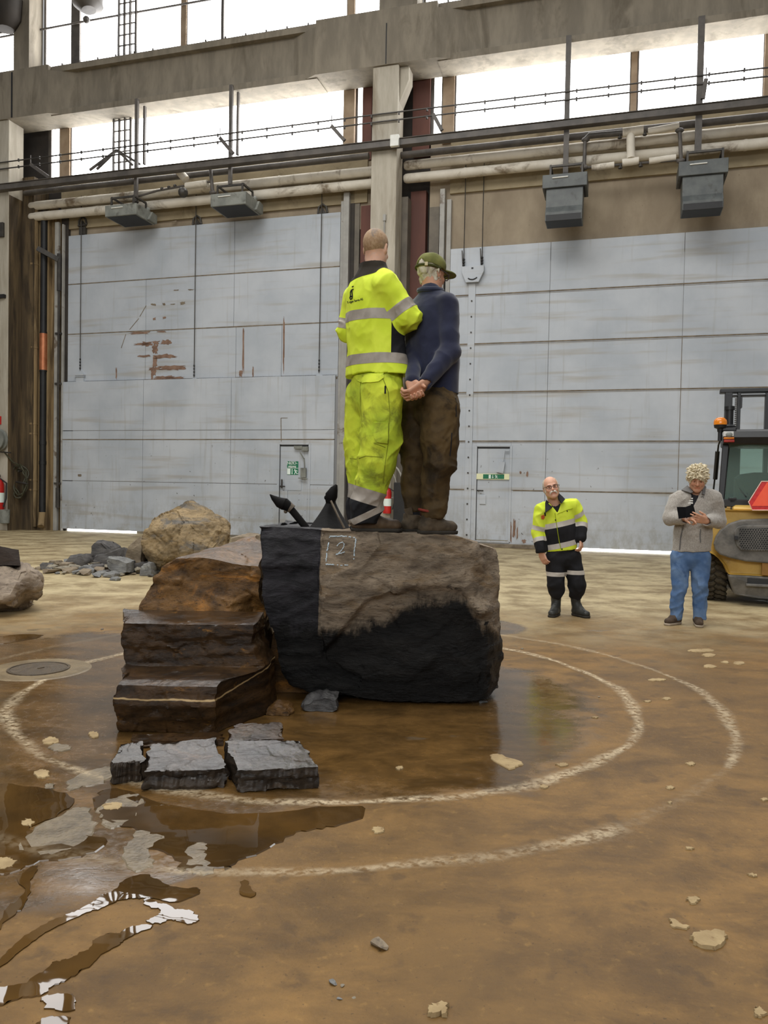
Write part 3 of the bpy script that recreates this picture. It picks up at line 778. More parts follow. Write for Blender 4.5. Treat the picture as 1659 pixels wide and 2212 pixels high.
b.tube([Wp(1262, 362, o7), Wp(1471, 345, o7)], 0.03, 8)
for p in ((1265, 302), (1468, 282), (1262, 362), (1471, 348)): b.ball(Wp(*p, o7), (0.1, 0.07, 0.06), 10, 8)
build('steel_pipe', b, M_rail, r, smooth=True)
b = WB()
for p in ((1339, 299), (1393, 292), (1340, 364), (1384, 360)):
    c = Wp(*p, o7 + 0.05); b.cyl((c[0], c[1], c[2]), (c[0], c[1], c[2] + 0.1), 0.02, 8); b.lathe([(0.05, 0), (0.05, 0.025)], c, (0, 0, 1), 10)
build('valve', b, M_steel, r, split=True)
r = thing('heater_pipework', WM @ V3((-11.6, -0.7, 9.2)), 'dark feed pipes and valves between the two left heaters', 'pipework')
b = WB()
b.tube([Wp(294, 372, o7), Wp(293, 435, o7)], 0.06, 10); b.tube([Wp(455, 367, o7), Wp(459, 415, o7)], 0.05, 10); b.tube([Wp(295, 425, o7), Wp(340, 412, o7), Wp(395, 402, o7), Wp(455, 392, o7)], 0.03, 8)
b.ball(Wp(294, 372, o7), (0.09, 0.07, 0.06), 10, 8); b.ball(Wp(293, 436, o7), (0.1, 0.07, 0.06), 10, 8); b.ball(Wp(459, 416, o7), (0.1, 0.07, 0.06), 10, 8)
build('steel_pipe', b, M_rail, r, smooth=True)
b = WB(); b.tube([Wp(384, 367, o7), Wp(402, 388, o7)], 0.11, 12); b.tube([Wp(402, 402, o7), Wp(448, 396, o7)], 0.09, 12); build('lagging', b, M_pipe, r, smooth=True)
b = WB(); b.lathe([(0.05, 0), (0.14, 0.04), (0.13, 0.12), (0.06, 0.18)], Wp(392, 416, 0.95), (1, -0.4, -0.2), 12)
for p in ((350, 408), (365, 405), (378, 402)): b.ball(Wp(*p, o7), 0.05, 8, 6)
build('valve', b, M_steel, r, smooth=True, split=True)

# ------------------------------------------------------------------ left column fittings
def Wv(u, y, z): return WM @ V3((u, y, z))
r = thing('drainpipe', Wv(-16.76, -0.12, 0.2), 'black drainpipe with a copper coloured sleeve beside the left column', 'pipe')
b = WB(); b.tube([(-16.76, -0.16, 0.55), (-16.76, -0.16, 9.6)], 0.10, 14)
for z in (2.0, 2.6, 4.8, 5.9): b.tube([(-16.76, -0.16, z), (-16.76, -0.16, z + 0.1)], 0.112, 14)
build('pipe', b, M_black, r, smooth=True)
b = WB(); b.tube([(-16.76, -0.16, 4.85), (-16.76, -0.16, 5.95)], 0.114, 14); build('sleeve', b, M_copper, r, smooth=True, label='copper coloured sleeve')
b = WB(); b.tube([(-16.76, -0.16, 0.55), (-16.76, -0.2, 0.3), (-16.70, -0.3, 0.12)], 0.10, 12); build('bend', b, M_sidewall, r, smooth=True)
b = WB(); b.tube([(-17.06, -0.22, 0.1), (-17.06, -0.22, 9.7)], 0.12, 14)
for z in (1.2, 1.5, 2.9, 3.2, 5.5, 8.0): b.tube([(-17.06, -0.22, z), (-17.06, -0.22, z + 0.05)], 0.13, 14)
o = build('drainpipe', b, M_sidewall, None, smooth=True); tag(o, 'thick tan painted pipe between the left column and the black drainpipe', 'pipe')
b = WB(); b.tube([(-16.20, -0.18, 1.1), (-16.20, -0.18, 8.2)], 0.035, 10); b.tube([(-16.20, -0.18, 0.7), (-16.20, -0.18, 1.3)], 0.055, 10); b.tube([(-16.20, -0.18, 7.2), (-16.20, -0.18, 8.3)], 0.06, 10)
for z in (1.4, 4.4, 5.9): b.box((-16.32, -0.2, z), (-16.12, -0.1, z + 0.06))
b.bar((-16.75, -0.45, 8.42), (-16.2, -0.2, 8.12), 0.1, 0.14)
o = build('locking_bar', b, M_steel, None); tag(o, 'tall steel locking bar with an arm on the post left of the left door', 'bar')
# hose reel, hose, bucket, signs on the left column
r = thing('hose_reel', Wv(-17.62, -1.05, 2.4), 'round grey hose reel on the left column at the edge', 'hose reel')
u, z = wp(0, 950, 1.0)
b = WB(); b.lathe([(0.10, -0.1), (0.33, -0.1), (0.33, -0.06), (0.2, -0.03), (0.2, 0.04), (0.33, 0.07), (0.33, 0.1), (0.1, 0.1)], (u - 0.04, -1.1, z), (0, 1, 0), 28); build('drum', b, M_heater, r, smooth=True, sharp=30)
b = WB(); b.lathe([(0.06, -0.14), (0.12, -0.12), (0.12, 0.12), (0.06, 0.14)], (u - 0.04, -1.1, z), (0, 1, 0), 18); b.bar((u + 0.02, -1.0, z - 0.36), (u + 0.34, -0.95, z - 0.38), 0.05, 0.04); build('hub', b, M_steel, r)
r = thing('garden_hose', Wv(-17.15, -0.5, 1.0), 'olive green hose coiled on the side of the left column', 'hose')
b = WB(); cx, cz = -17.22, 1.55
pts = [(-17.45, -1.0, 2.35), (-17.3, -0.8, 2.05), (cx, -0.62, 1.95)]
for i in range(110):
    a = PI/2 - i*0.21; rr = 0.30 + 0.05*math.sin(i*0.37); pts.append((cx + 0.8*rr*math.cos(a), -0.56 - 0.05*math.sin(i*0.9) - 0.0006*i, cz + (rr + 0.12*max(0, -math.sin(a)))*math.sin(a)*1.25))
b.tube(pts, 0.022, 7); build('hose', b, M_hose, r, smooth=True)
b = WB(); b.tube([(cx - 0.1, -0.62, 1.45), (cx + 0.25, -0.7, 1.42), (cx + 0.4, -0.7, 1.40)], [0.03, 0.035, 0.015], 8); b.cyl((cx, -0.3, 1.78), (cx, -0.65, 1.78), 0.03, 8); build('nozzle', b, M_steel, r)
def extinguisher(p, h, label):
    p = V3(p); r = thing('fire_extinguisher', p, label, 'fire extinguisher')
    b = MB(); k = h/0.56
    b.lathe([(0.02, 0), (0.078*k, 0.0), (0.08*k, 0.02*k), (0.08*k, 0.40*k), (0.06*k, 0.46*k), (0.025*k, 0.48*k), (0.025*k, 0.5*k)], p, (0, 0, 1), 20); build('cylinder', b, M_red, r, smooth=True, sharp=50)
    b = MB(); b.lathe([(0.082*k, 0.14*k), (0.082*k, 0.28*k)], p, (0, 0, 1), 20); build('instruction_label', b, M_signwhite, r, smooth=True)
    b = MB(); b.box(p + V3((-0.02, -0.1, 0.5))*k, p + V3((0.02, 0.03, 0.54))*k); b.tube([p + V3((0.03, 0, 0.48))*k, p + V3((0.13, -0.02, 0.42))*k, p + V3((0.13, -0.03, 0.2))*k, p + V3((0.1, -0.05, 0.08))*k], 0.012*k, 8); build('valve_and_hose', b, M_black, r)
    return r
u, z = wp(2, 1060, 1.1)
extinguisher(Wv(u - 0.12, -1.08, 0.55), 1.15, 'red fire extinguisher at the left edge under the hose reel')
u, z = wp(14, 1120, 1.0); b = WB(); b.lathe([(0.11, 0), (0.13, 0.02), (0.15, 0.42), (0.13, 0.42), (0.11, 0.05)], (u - 0.02, -1.05, z - 0.15), (0, 0, 1), 16); o = build('bucket', b, M_heater, None, smooth=True); tag(o, 'small dark grey bucket on the left column by the extinguisher', 'bucket')
u, z = wp(3, 908, .9); b = WB(); b.box((u - 0.3, -0.93, z - 0.12), (u, -0.90, z + 0.12)); o = build('red_sign', b, M_red, None); tag(o, 'small red sign at the left edge above the hose reel', 'sign')
u, z = wp(6, 641, .9); b = WB(); b.bar((u - 0.2, -0.95, z), (u + 0.12, -0.95, z), 0.1, 0.1); o = build('wall_hook', b, M_black, None); tag(o, 'small black hook on the left column', 'hook')
u, z = wp(6, 498, .9); b = WB(); b.box((u - 0.2, -0.98, z - 0.2), (u + 0.07, -0.90, z + 0.22)); o = build('switch_box', b, M_steel, None, bevel=0.01); tag(o, 'dark box high on the left column', 'box')
u, z = wp(831, 480, .9); b = WB(); b.tube([(u, -0.93, z + 0.1), (u, -0.93, 3.0)], 0.02, 6); b.box((u - 0.03, -0.96, z + 0.02), (u + 0.04, -0.9, z + 0.18)); o = build('conduit', b, M_greypost, None); tag(o, 'thin conduit down the front of the middle column', 'conduit')
# ------------------------------------------------------------------ floor
CIRC = (-0.38, 5.563)
def floor_material():
    m, nt, bs, out = new_mat('wet_concrete_floor'); N = NT(nt)
    P = N.pos()
    sp = N.n('ShaderNodeSeparateXYZ'); N.l(P, sp.inputs[0]); X, Y = sp.outputs[0], sp.outputs[1]
    n_big = N.noise(P, 0.55, 5, 0.6, 0.3)
    n_mid = N.noise(N.pos((0.75, 1.25, 1)), 2.6, 8, 0.74, 0.3)
    n_fine = N.noise(P, 22, 5, 0.65)
    n_str = N.noise(N.pos((0.9, 1.0, 1)), 1.7, 8, 0.70, 0.2)
    brown = N.mix(N.step(n_mid, 0.30, 0.70), srgb((82, 60, 31)), srgb((132, 100, 56)))
    brown = N.mix(N.math('MULTIPLY', N.step(n_big, 0.40, 0.66), 0.55), brown, srgb((94, 72, 42)))
    brown = N.mix(N.math('MULTIPLY', N.step(n_fine, 0.55, 0.75), 0.34), brown, srgb((164, 128, 72)))
    n_sp = N.noise(P, 55, 3, 0.6)
    brown = N.mix(N.math('MULTIPLY', N.step(n_sp, 0.64, 0.70), 0.55), brown, srgb((52, 38, 22)))
    n_bl = N.noise(P, 5.5, 5, 0.62)
    brown = N.mix(N.math('MULTIPLY', N.step(n_bl, 0.57, 0.68), 0.55), brown, srgb((66, 50, 32)))
    # pale towards the doors: dry dust, plus grazing reflections put into the colour
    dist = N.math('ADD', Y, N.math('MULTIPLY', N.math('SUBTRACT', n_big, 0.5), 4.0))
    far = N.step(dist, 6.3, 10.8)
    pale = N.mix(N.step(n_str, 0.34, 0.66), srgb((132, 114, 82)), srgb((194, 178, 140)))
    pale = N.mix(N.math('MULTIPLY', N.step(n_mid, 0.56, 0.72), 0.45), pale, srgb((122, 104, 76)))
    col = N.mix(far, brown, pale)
    # water lying thinly round the stones
    def ell(cx, cy, rx, ry):
        a = N.math('DIVIDE', N.math('SUBTRACT', X, cx), rx); b = N.math('DIVIDE', N.math('SUBTRACT', Y, cy), ry)
        return N.math('SQRT', N.math('ADD', N.math('MULTIPLY', a, a), N.math('MULTIPLY', b, b)))
    e = N.math('MINIMUM', N.math('MINIMUM', ell(-0.25, 5.3, 1.7, 1.9), ell(-2.6, 5.3, 2.3, 2.3)), N.math('MINIMUM', ell(-1.45, 3.5, 1.15, 1.0), ell(0.9, 8.2, 0.7, 0.55)))
    e = N.math('ADD', e, N.math('MULTIPLY', N.math('SUBTRACT', n_big, 0.5), 0.55))
    e = N.math('ADD', e, N.math('MULTIPLY', N.math('SUBTRACT', n_mid, 0.5), 0.35))
    wet = N.math('SUBTRACT', 1.0, N.step(e, 0.84, 1.0))
    wetcol = N.mix(N.step(n_mid, 0.35, 0.7), srgb((66, 48, 24)), srgb((106, 78, 42)))
    col = N.mix(N.math('MULTIPLY', wet, 0.85), col, wetcol)
    # small damp grey patches
    dp = N.step(N.noise(N.pos((0.8, 1.3, 1)), 1.35, 5, 0.6), 0.655, 0.70)
    col = N.mix(N.math('MULTIPLY', dp, 0.55), col, srgb((92, 82, 68)))
    N.l(col, bs.inputs['Base Color'])
    dry_r = N.math('ADD', 0.44, N.math('MULTIPLY', n_mid, 0.22))
    r = N.n('ShaderNodeMix', data_type='FLOAT')
    N.l(wet, r.inputs[0]); N.l(dry_r, r.inputs[2]); N.l(N.math('ADD', 0.09, N.math('ADD', N.math('MULTIPLY', N.step(n_fine, 0.42, 0.75), 0.16), N.math('MULTIPLY', N.step(n_big, 0.40, 0.62), 0.10))), r.inputs[3])
    r2 = N.n('ShaderNodeMix', data_type='FLOAT'); N.l(N.math('MULTIPLY', dp, 0.8), r2.inputs[0]); N.l(r.outputs[0], r2.inputs[2]); r2.inputs[3].default_value = 0.22
    N.l(r2.outputs[0], bs.inputs['Roughness'])
    N.l(N.math('ADD', 0.22, N.math('MULTIPLY', wet, 0.33)), bs.inputs['Specular IOR Level'])
    h = N.math('ADD', N.math('MULTIPLY', n_mid, 0.5), N.math('ADD', N.math('MULTIPLY', n_fine, 0.25), N.math('MULTIPLY', n_sp, 0.12)))
    bm = N.n('ShaderNodeBump'); N.l(h, bm.inputs['Height']); bm.inputs['Distance'].default_value = 0.02
    splash = N.math('MULTIPLY', N.math('SUBTRACT', 1.0, N.step(ell(-2.3, 4.7, 1.7, 1.9), 0.6, 1.0)), N.step(n_mid, 0.48, 0.60))
    N.l(N.math('ADD', N.math('SUBTRACT', 0.46, N.math('MULTIPLY', wet, 0.38)), N.math('MULTIPLY', splash, 0.30)), bm.inputs['Strength'])
    N.l(bm.outputs[0], bs.inputs['Normal'])
    return m
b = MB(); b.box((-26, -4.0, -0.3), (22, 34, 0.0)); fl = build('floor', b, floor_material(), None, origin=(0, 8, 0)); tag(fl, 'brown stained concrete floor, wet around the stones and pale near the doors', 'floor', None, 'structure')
# glowing strips added under both doors to stand in for outdoor daylight
b = WB(); b.box((-16.1, 0.05, 0.004), (-13.6, 0.07, 0.075)); o = build('window_13', b, M_glow, None); tag(o, 'glowing daylight strip added in the gap under the left door', 'gap', None, 'structure')
b = WB(); b.box((-0.95, 0.05, 0.004), (6.2, 0.07, 0.10)); o = build('window_14', b, M_glow, None); tag(o, 'glowing daylight strip added in the gap under the right door', 'gap', None, 'structure')

# ------------------------------------------------------------------ chalk circles, puddles, flakes, manhole
def chalk_mat():
    m, nt, bs, out = new_mat('chalk_dust'); N = NT(nt)
    uv = N.n('ShaderNodeAttribute', attribute_name='edge').outputs['Fac']
    n1 = N.noise(N.pos(), 26, 5, 0.7); n2 = N.noise(N.pos(), 1.3, 3, 0.5)
    f = N.math('MULTIPLY', N.step(uv, 0.0, 0.95), N.step(n1, 0.34, 0.62))
    st = N.n('ShaderNodeAttribute', attribute_name='strength').outputs['Fac']
    f = N.math('MULTIPLY', N.math('MULTIPLY', f, st), N.math('ADD', 0.55, N.math('MULTIPLY', N.step(n2, 0.38, 0.6), 0.45)))
    bs.inputs['Base Color'].default_value = srgb((214, 194, 160)); bs.inputs['Roughness'].default_value = 0.9
    tr = N.n('ShaderNodeBsdfTransparent'); mx = N.n('ShaderNodeMixShader')
    N.l(f, mx.inputs[0]); N.l(tr.outputs[0], mx.inputs[1]); N.l(bs.outputs[0], mx.inputs[2]); N.l(mx.outputs[0], out.inputs[0])
    return m
M_chalk = chalk_mat()
def chalk_ring(cx, cy, R, w, label, strength):
    n = 260; prof = (-1, -0.5, 0, 0.5, 1); vs = []; fs = []; ed = []; sg = []
    for i in range(n):
        a = 2*PI*i/n; rr = R + 0.022*math.sin(3*a + R*5) + 0.012*math.sin(11*a + 1) + 0.006*math.sin(29*a)
        wl = w*(1 + 0.25*math.sin(7*a + R) + 0.15*math.sin(23*a))
        for t in prof:
            vs.append((cx + (rr + t*wl)*math.cos(a), cy + (rr + t*wl)*math.sin(a), 0.0045)); ed.append(1 - abs(t)); sg.append(strength(math.degrees(a)))
    for i in range(n):
        for j in range(4): fs.append((i*5+j, i*5+j+1, ((i+1) % n)*5+j+1, ((i+1) % n)*5+j))
    mb = MB(); mb.add(vs, fs); o = build('chalk_circle', mb, M_chalk, None, origin=(cx, cy, 0))
    for nm, dat in (('edge', ed), ('strength', sg)):
        at_ = o.data.attributes.new(nm, 'FLOAT', 'POINT'); at_.data.foreach_set('value', np.array(dat, np.float32))
    tag(o, label, 'chalk line', 'chalk circles drawn on the floor')
def s_in(a): return 0.72 if not 185 < a < 250 else 0.55
def s_out(a):
    a = a % 360
    if 100 < a < 262: return 0.15
    if 302 < a < 326: return 0.12
    if a >= 262 and a < 285: return 0.45
    return 0.55
chalk_ring(-0.344, 5.562, 2.08, 0.058, 'inner pale chalk circle drawn on the floor round the stones', s_in)
chalk_ring(-0.42, 5.563, 2.707, 0.056, 'outer fainter chalk circle drawn on the floor', s_out)

def water_mat():
    m, nt, bs, out = new_mat('puddle_water'); N = NT(nt)
    n1 = N.noise(N.pos(), 1.5, 4, 0.6)
    N.l(N.mix(N.step(n1, 0.35, 0.65), srgb((58, 42, 22)), srgb((86, 62, 30))), bs.inputs['Base Color'])
    bs.inputs['Roughness'].default_value = 0.015; bs.inputs['IOR'].default_value = 1.33; bs.inputs['Specular IOR Level'].default_value = 0.6
    h = N.noise(N.pos(), 5, 2, 0.5)
    N.bump(h, 0.10, 0.01, bs)
    return m
M_water = water_mat()
def smooth_poly(pts, it=2, jag=0.0, seed=0):
    r = random.Random(seed); P = [V3(p) for p in pts]
    for _ in range(it):
        Q = []
        for i in range(len(P)):
            a, c = P[i], P[(i+1) % len(P)]; Q += [a*0.75 + c*0.25, a*0.25 + c*0.75]
        P = [q + V3((r.uniform(-1, 1), r.uniform(-1, 1), 0))*jag for q in Q]
    return P
def puddle(px, label, jag=0.006, seed=0, z=0.004):
    P = smooth_poly([gnd(x, y) for x, y in px], 2, jag, seed)
    n = len(P); mb = MB(); c = sum(P, V3((0, 0, 0)))/n
    import bmesh
    bm = bmesh.new(); vv = [bm.verts.new((p.x, p.y, z)) for p in P]; rim = []
    f = bm.faces.new(vv); bmesh.ops.triangulate(bm, faces=[f])
    vs = [tuple(v.co) for v in bm.verts]; fs = [tuple(v.index for v in q.verts) for q in bm.faces]; bm.verts.index_update(); fs = [tuple(v.index for v in q.verts) for q in bm.faces]; bm.free()
    fs = [t if (V3(vs[t[1]])-V3(vs[t[0]])).cross(V3(vs[t[2]])-V3(vs[t[0]])).z > 0 else t[::-1] for t in fs]
    k = len(vs); out = [(p.x + (p.x-c.x)*0.02, p.y + (p.y-c.y)*0.02, 0.0006) for p in P]
    mb.add(vs + out, fs + [(i, k+i, k+(i+1) % n, (i+1) % n) for i in range(n)])
    o = build('puddle', mb, M_water, None, origin=(c.x, c.y, 0)); tag(o, label, 'puddle', 'puddles of water on the floor')
    return o
puddle([(250,1700),(330,1735),(480,1760),(600,1755),(700,1745),(800,1738),(770,1775),(700,1790),(650,1795),(600,1820),(545,1850),(500,1868),(478,1880),(440,1870),(400,1885),(380,1850),(330,1838),(300,1820),(330,1795),(270,1790),(215,1768),(200,1740),(215,1715)], 'broad dark puddle in front of the flat slabs', 0.012, 1)
puddle([(0,1690),(60,1700),(140,1712),(165,1735),(120,1765),(60,1790),(90,1800),(150,1800),(230,1808),(210,1840),(140,1858),(80,1862),(40,1880),(0,1900),(-60,1850),(-60,1720)], 'dark puddle at the left edge beyond the pale crust', 0.010, 2)
def cr(pts): return [(x/2.5375, 1340 + y/2.5375) for x, y in pts]
puddle(cr([(0,1870),(60,1800),(130,1740),(200,1690),(260,1660),(330,1630),(400,1605),(450,1580),(510,1545),(580,1500),(640,1480),(655,1440),(700,1420),(780,1390),(850,1420),(900,1450),(1000,1475),(1090,1470),(1095,1500),(1020,1530),(940,1555),(860,1530),(800,1520),(740,1530),(700,1530),(640,1540),(560,1580),(480,1605),(430,1625),(340,1670),(260,1710),(180,1760),(100,1830),(0,1910),(-60,1960),(-60,1920)]), 'long rill of bright water widening before the broad puddle', 0.004, 3)
puddle(cr([(780,1545),(820,1520),(870,1560),(910,1555),(960,1590),(1000,1590),(1060,1600),(1085,1630),(1100,1645),(1050,1670),(1000,1655),(940,1640),(900,1660),(850,1665),(800,1660),(810,1640),(880,1620),(890,1590),(820,1580)]), 'bright white puddle just below the head of the long rill', 0.004, 9)
puddle(cr([(826,1672),(760,1676),(700,1686),(660,1722),(600,1717),(540,1742),(500,1770),(510,1790),(460,1820),(400,1850),(350,1870),(300,1870),(260,1910),(180,1960),(120,2000),(0,2020),(-80,2020),(-80,2140),(30,2100),(150,2060),(200,2070),(260,2040),(290,2000),(350,1985),(400,1950),(460,1920),(540,1870),(555,1830),(620,1805),(665,1770),(700,1745),(770,1712),(826,1692)]), 'dark lower rill of water running off at the left edge', 0.004, 10)
puddle(cr([(230,2062),(300,2052),(400,2055),(420,2080),(410,2125),(380,2150),(260,2145),(230,2095)]), 'small bright puddle reflecting the window at the lower left', 0.005, 4)
puddle(cr([(190,2222),(250,2180),(330,2185),(400,2166),(370,2235),(180,2250)]), 'tiny bright puddle at the bottom left edge', 0.004, 5)
puddle([(0,1990),(15,1960),(40,1950),(55,1925),(30,1905),(60,1875),(85,1870),(70,1900),(60,1915),(66,1940),(45,1965),(20,1985),(0,2010),(-20,2010)], 'narrow rill of water at the left edge', 0.006, 6)
puddle([(520,1905),(535,1900),(545,1920),(560,1935),(530,1940),(510,1930)], 'small wet hollow right of the bright rill', 0.006, 7)
puddle([(0,1375),(60,1370),(100,1372),(60,1384),(0,1392),(-40,1390)], 'thin film of water beyond the manhole at the left edge', 0.01, 8)

M_flake = surf('dried_mud_flake', (142, 120, 84), (168, 146, 106), 9, 0.85, bump=0.5, bdist=0.006, bscale=40, speck=((128, 104, 70), 30, 0.62))
M_crust_sheen = surf('mud_crust_sheen', (92, 80, 62), (122, 108, 86), 9, 0.24, bump=0.5, bdist=0.006, bscale=60)  # mud crust whose grey has some of the wet sheen put into it
def flake(px, label, mat=None, seed=0, t=0.006, jag=0.006, group='dried mud flakes on the floor'):
    P = smooth_poly([gnd(x, y) for x, y in px], 2, jag, seed); n = len(P); c = sum(P, V3((0, 0, 0)))/n; r = random.Random(seed)
    vs = [(p.x, p.y, 0.0005) for p in P] + [(c.x + (p.x-c.x)*0.95, c.y + (p.y-c.y)*0.95, t*(0.8 + 0.4*r.random())) for p in P]
    import bmesh
    bm = bmesh.new(); vv = [bm.verts.new(v) for v in vs[n:]]; f = bm.faces.new(vv); bmesh.ops.triangulate(bm, faces=[f]); bm.verts.index_update()
    fs = [tuple(v.index + n for v in q.verts) for q in bm.faces]; bm.free()
    fs = [q if (V3(vs[q[1]])-V3(vs[q[0]])).cross(V3(vs[q[2]])-V3(vs[q[0]])).z > 0 else q[::-1] for q in fs]
    mb = MB(); mb.add(vs, fs + [(i, (i+1) % n, n+(i+1) % n, n+i) for i in range(n)])
    o = build('mud_flake', mb, mat or M_flake, None, origin=(c.x, c.y, 0)); tag(o, label, 'flake', group)
def oval(cx, cy, rx, ry, seed, n=9):
    r = random.Random(seed); return [(cx + rx*math.cos(2*PI*i/n)*r.uniform(0.75, 1.1), cy + ry*math.sin(2*PI*i/n)*r.uniform(0.75, 1.1)) for i in range(n)]
flake([(1054,1632),(1075,1629),(1095,1637),(1138,1650),(1118,1655),(1105,1665),(1080,1652)], 'big pale mud flake right of the stones inside the inner circle', seed=11)
flake([(1492,2022),(1510,2015),(1540,2016),(1572,2018),(1576,2035),(1565,2052),(1520,2050),(1495,2042)], 'largest pale mud flake at the lower right', seed=12, t=0.012)
flake([(1443,1988),(1460,1990),(1488,2002),(1485,2009),(1460,2006),(1450,1998)], 'pale flake just left of the largest one', seed=13)
flake(oval(1497, 1946, 14, 10, 3), 'small oval pale flake above the largest one', seed=14)
flake(oval(945, 2185, 26, 14, 4), 'pale flake at the bottom edge of the floor', seed=15, t=0.012)
flake(oval(1215, 1653, 14, 4, 5), 'thin pale flake on the inner circle at the right', seed=16)
flake(oval(1492, 1651, 11, 4, 6), 'small pale flake between the circles at the right', seed=17)
flake(oval(816, 1795, 17, 8, 7), 'pale yellowish flake in front of the inner circle', seed=18)
flake(oval(864, 1660, 8, 4, 8), 'tiny pale flake near the shadow of the big stone', seed=19)
flake(oval(1640, 2188, 14, 16, 9), 'pale flake at the lower right corner', seed=20)
for i, (x, y, rx, ry, lab) in enumerate(((1517,1406,30,4,'pale flake in the row beyond the outer circle, the farthest'),(1532,1416,18,4,'pale flake just below the farthest flake'),(1567,1431,9,3,'tiny pale flake right of the row beyond the outer circle'),(1597,1433,13,4,'rightmost pale flake of the row beyond the outer circle'),(1533,1440,16,4,'pale rounded flake nearest in the row beyond the outer circle'),(1420,1469,22,3,'long thin pale flake crossing the outer circle'),(1440,1510,11,3,'small pale flake between the circles'),(1399,1516,9,2,'tiny pale sliver between the circles'),(1449,1703,9,4,'small pale flake by the gap in the outer circle'),(1446,1735,5,3,'tiny pale speck by the gap in the outer circle'),(1490,1834,7,4,'small pale flake below the outer circle at the right'),(1626,1892,10,3,'thin pale flake near the right edge'),(1652,1728,8,4,'pale flake at the right edge'),(1176,1701,11,4,'pale flake below the inner circle'),(1287,1551,8,2,'tiny pale flake inside the inner circle'))):
    flake(oval(x, y, rx, ry, 30 + i), lab, seed=50 + i)
for i, (x, y, rx, ry, lab) in enumerate(((110,1601,20,8,'pale crust left of the steps, the farthest'),(130,1616,30,9,'damp grey crust left of the steps'),(90,1673,18,10,'pale crust patch near the inner circle at the left'),(203,1588,14,7,'small pale crust beside the stepped stone'),(60,1779,14,7,'small pale crust at the left in the water'),(108,1700,12,7,'small grey crust in the dark water'),(10,1865,30,14,'pale crust at the left edge'),(242,1743,26,10,'tan crust within the puddle'))):
    flake(oval(x, y, rx, ry, 60 + i), lab, seed=70 + i, mat=M_flake if 'pale' in lab or 'tan' in lab else M_crust_sheen, group='mud crusts in the water')
for i, (pts, lab) in enumerate((([(145,1690),(165,1672),(205,1664),(240,1650),(250,1668),(225,1690),(180,1700),(150,1712)], 'grey crust running to the small slab'),
    ([(60,1795),(120,1765),(150,1745),(185,1742),(205,1765),(200,1800),(180,1830),(120,1850),(60,1850),(30,1830)], 'broad grey crust in the water at the left'),
    ([(215,1770),(205,1745),(240,1725),(290,1714),(312,1725),(300,1755),(270,1780),(235,1795)], 'grey crust in front of the small slab'),
    ([(268,1825),(290,1795),(320,1785),(350,1800),(352,1815),(310,1832),(335,1850),(330,1880),(285,1885),(265,1850)], 'grey crust between the puddle and the bright water'),
    ([(398,1845),(420,1815),(440,1825),(455,1840),(440,1850),(470,1885),(430,1892),(400,1875)], 'small damp crust at the edge of the broad puddle'))):
    flake(pts, lab, M_crust_sheen, seed=90 + i, t=0.004, jag=0.013, group='mud crusts in the water')
# manhole
c = gnd(84, 1446); r = thing('manhole_cover', (c.x, c.y, 0), 'round iron manhole cover set in a pale concrete ring at the left', 'manhole cover')
M_iron = surf('manhole_iron', (62, 50, 34), (84, 70, 50), 20, 0.35, bump=0.6, bdist=0.01, bscale=70)
M_ring = surf('manhole_collar', (102, 86, 60), (132, 114, 84), 5, 0.3, bump=0.3, bscale=40)
b = MB(); b.lathe([(0.38, 0.0005), (0.36, 0.005), (0.23, 0.005), (0.23, 0.002)], (c.x, c.y, 0), (0, 0, 1), 40); build('collar', b, M_ring, r)
b = MB(); b.lathe([(0.225, 0.003), (0.222, 0.012), (0.208, 0.012), (0.206, 0.006)], (c.x, c.y, 0), (0, 0, 1), 40); build('frame', b, M_iron, r)
b = MB(); b.lathe([(0.2, 0.002), (0.2, 0.009), (0.05, 0.010), (0.0, 0.010)], (c.x, c.y, 0), (0, 0, 1), 40); b.bar((c.x + 0.0, c.y - 0.02, 0.012), (c.x + 0.03, c.y + 0.02, 0.012), 0.012, 0.006); build('lid', b, M_iron, r)

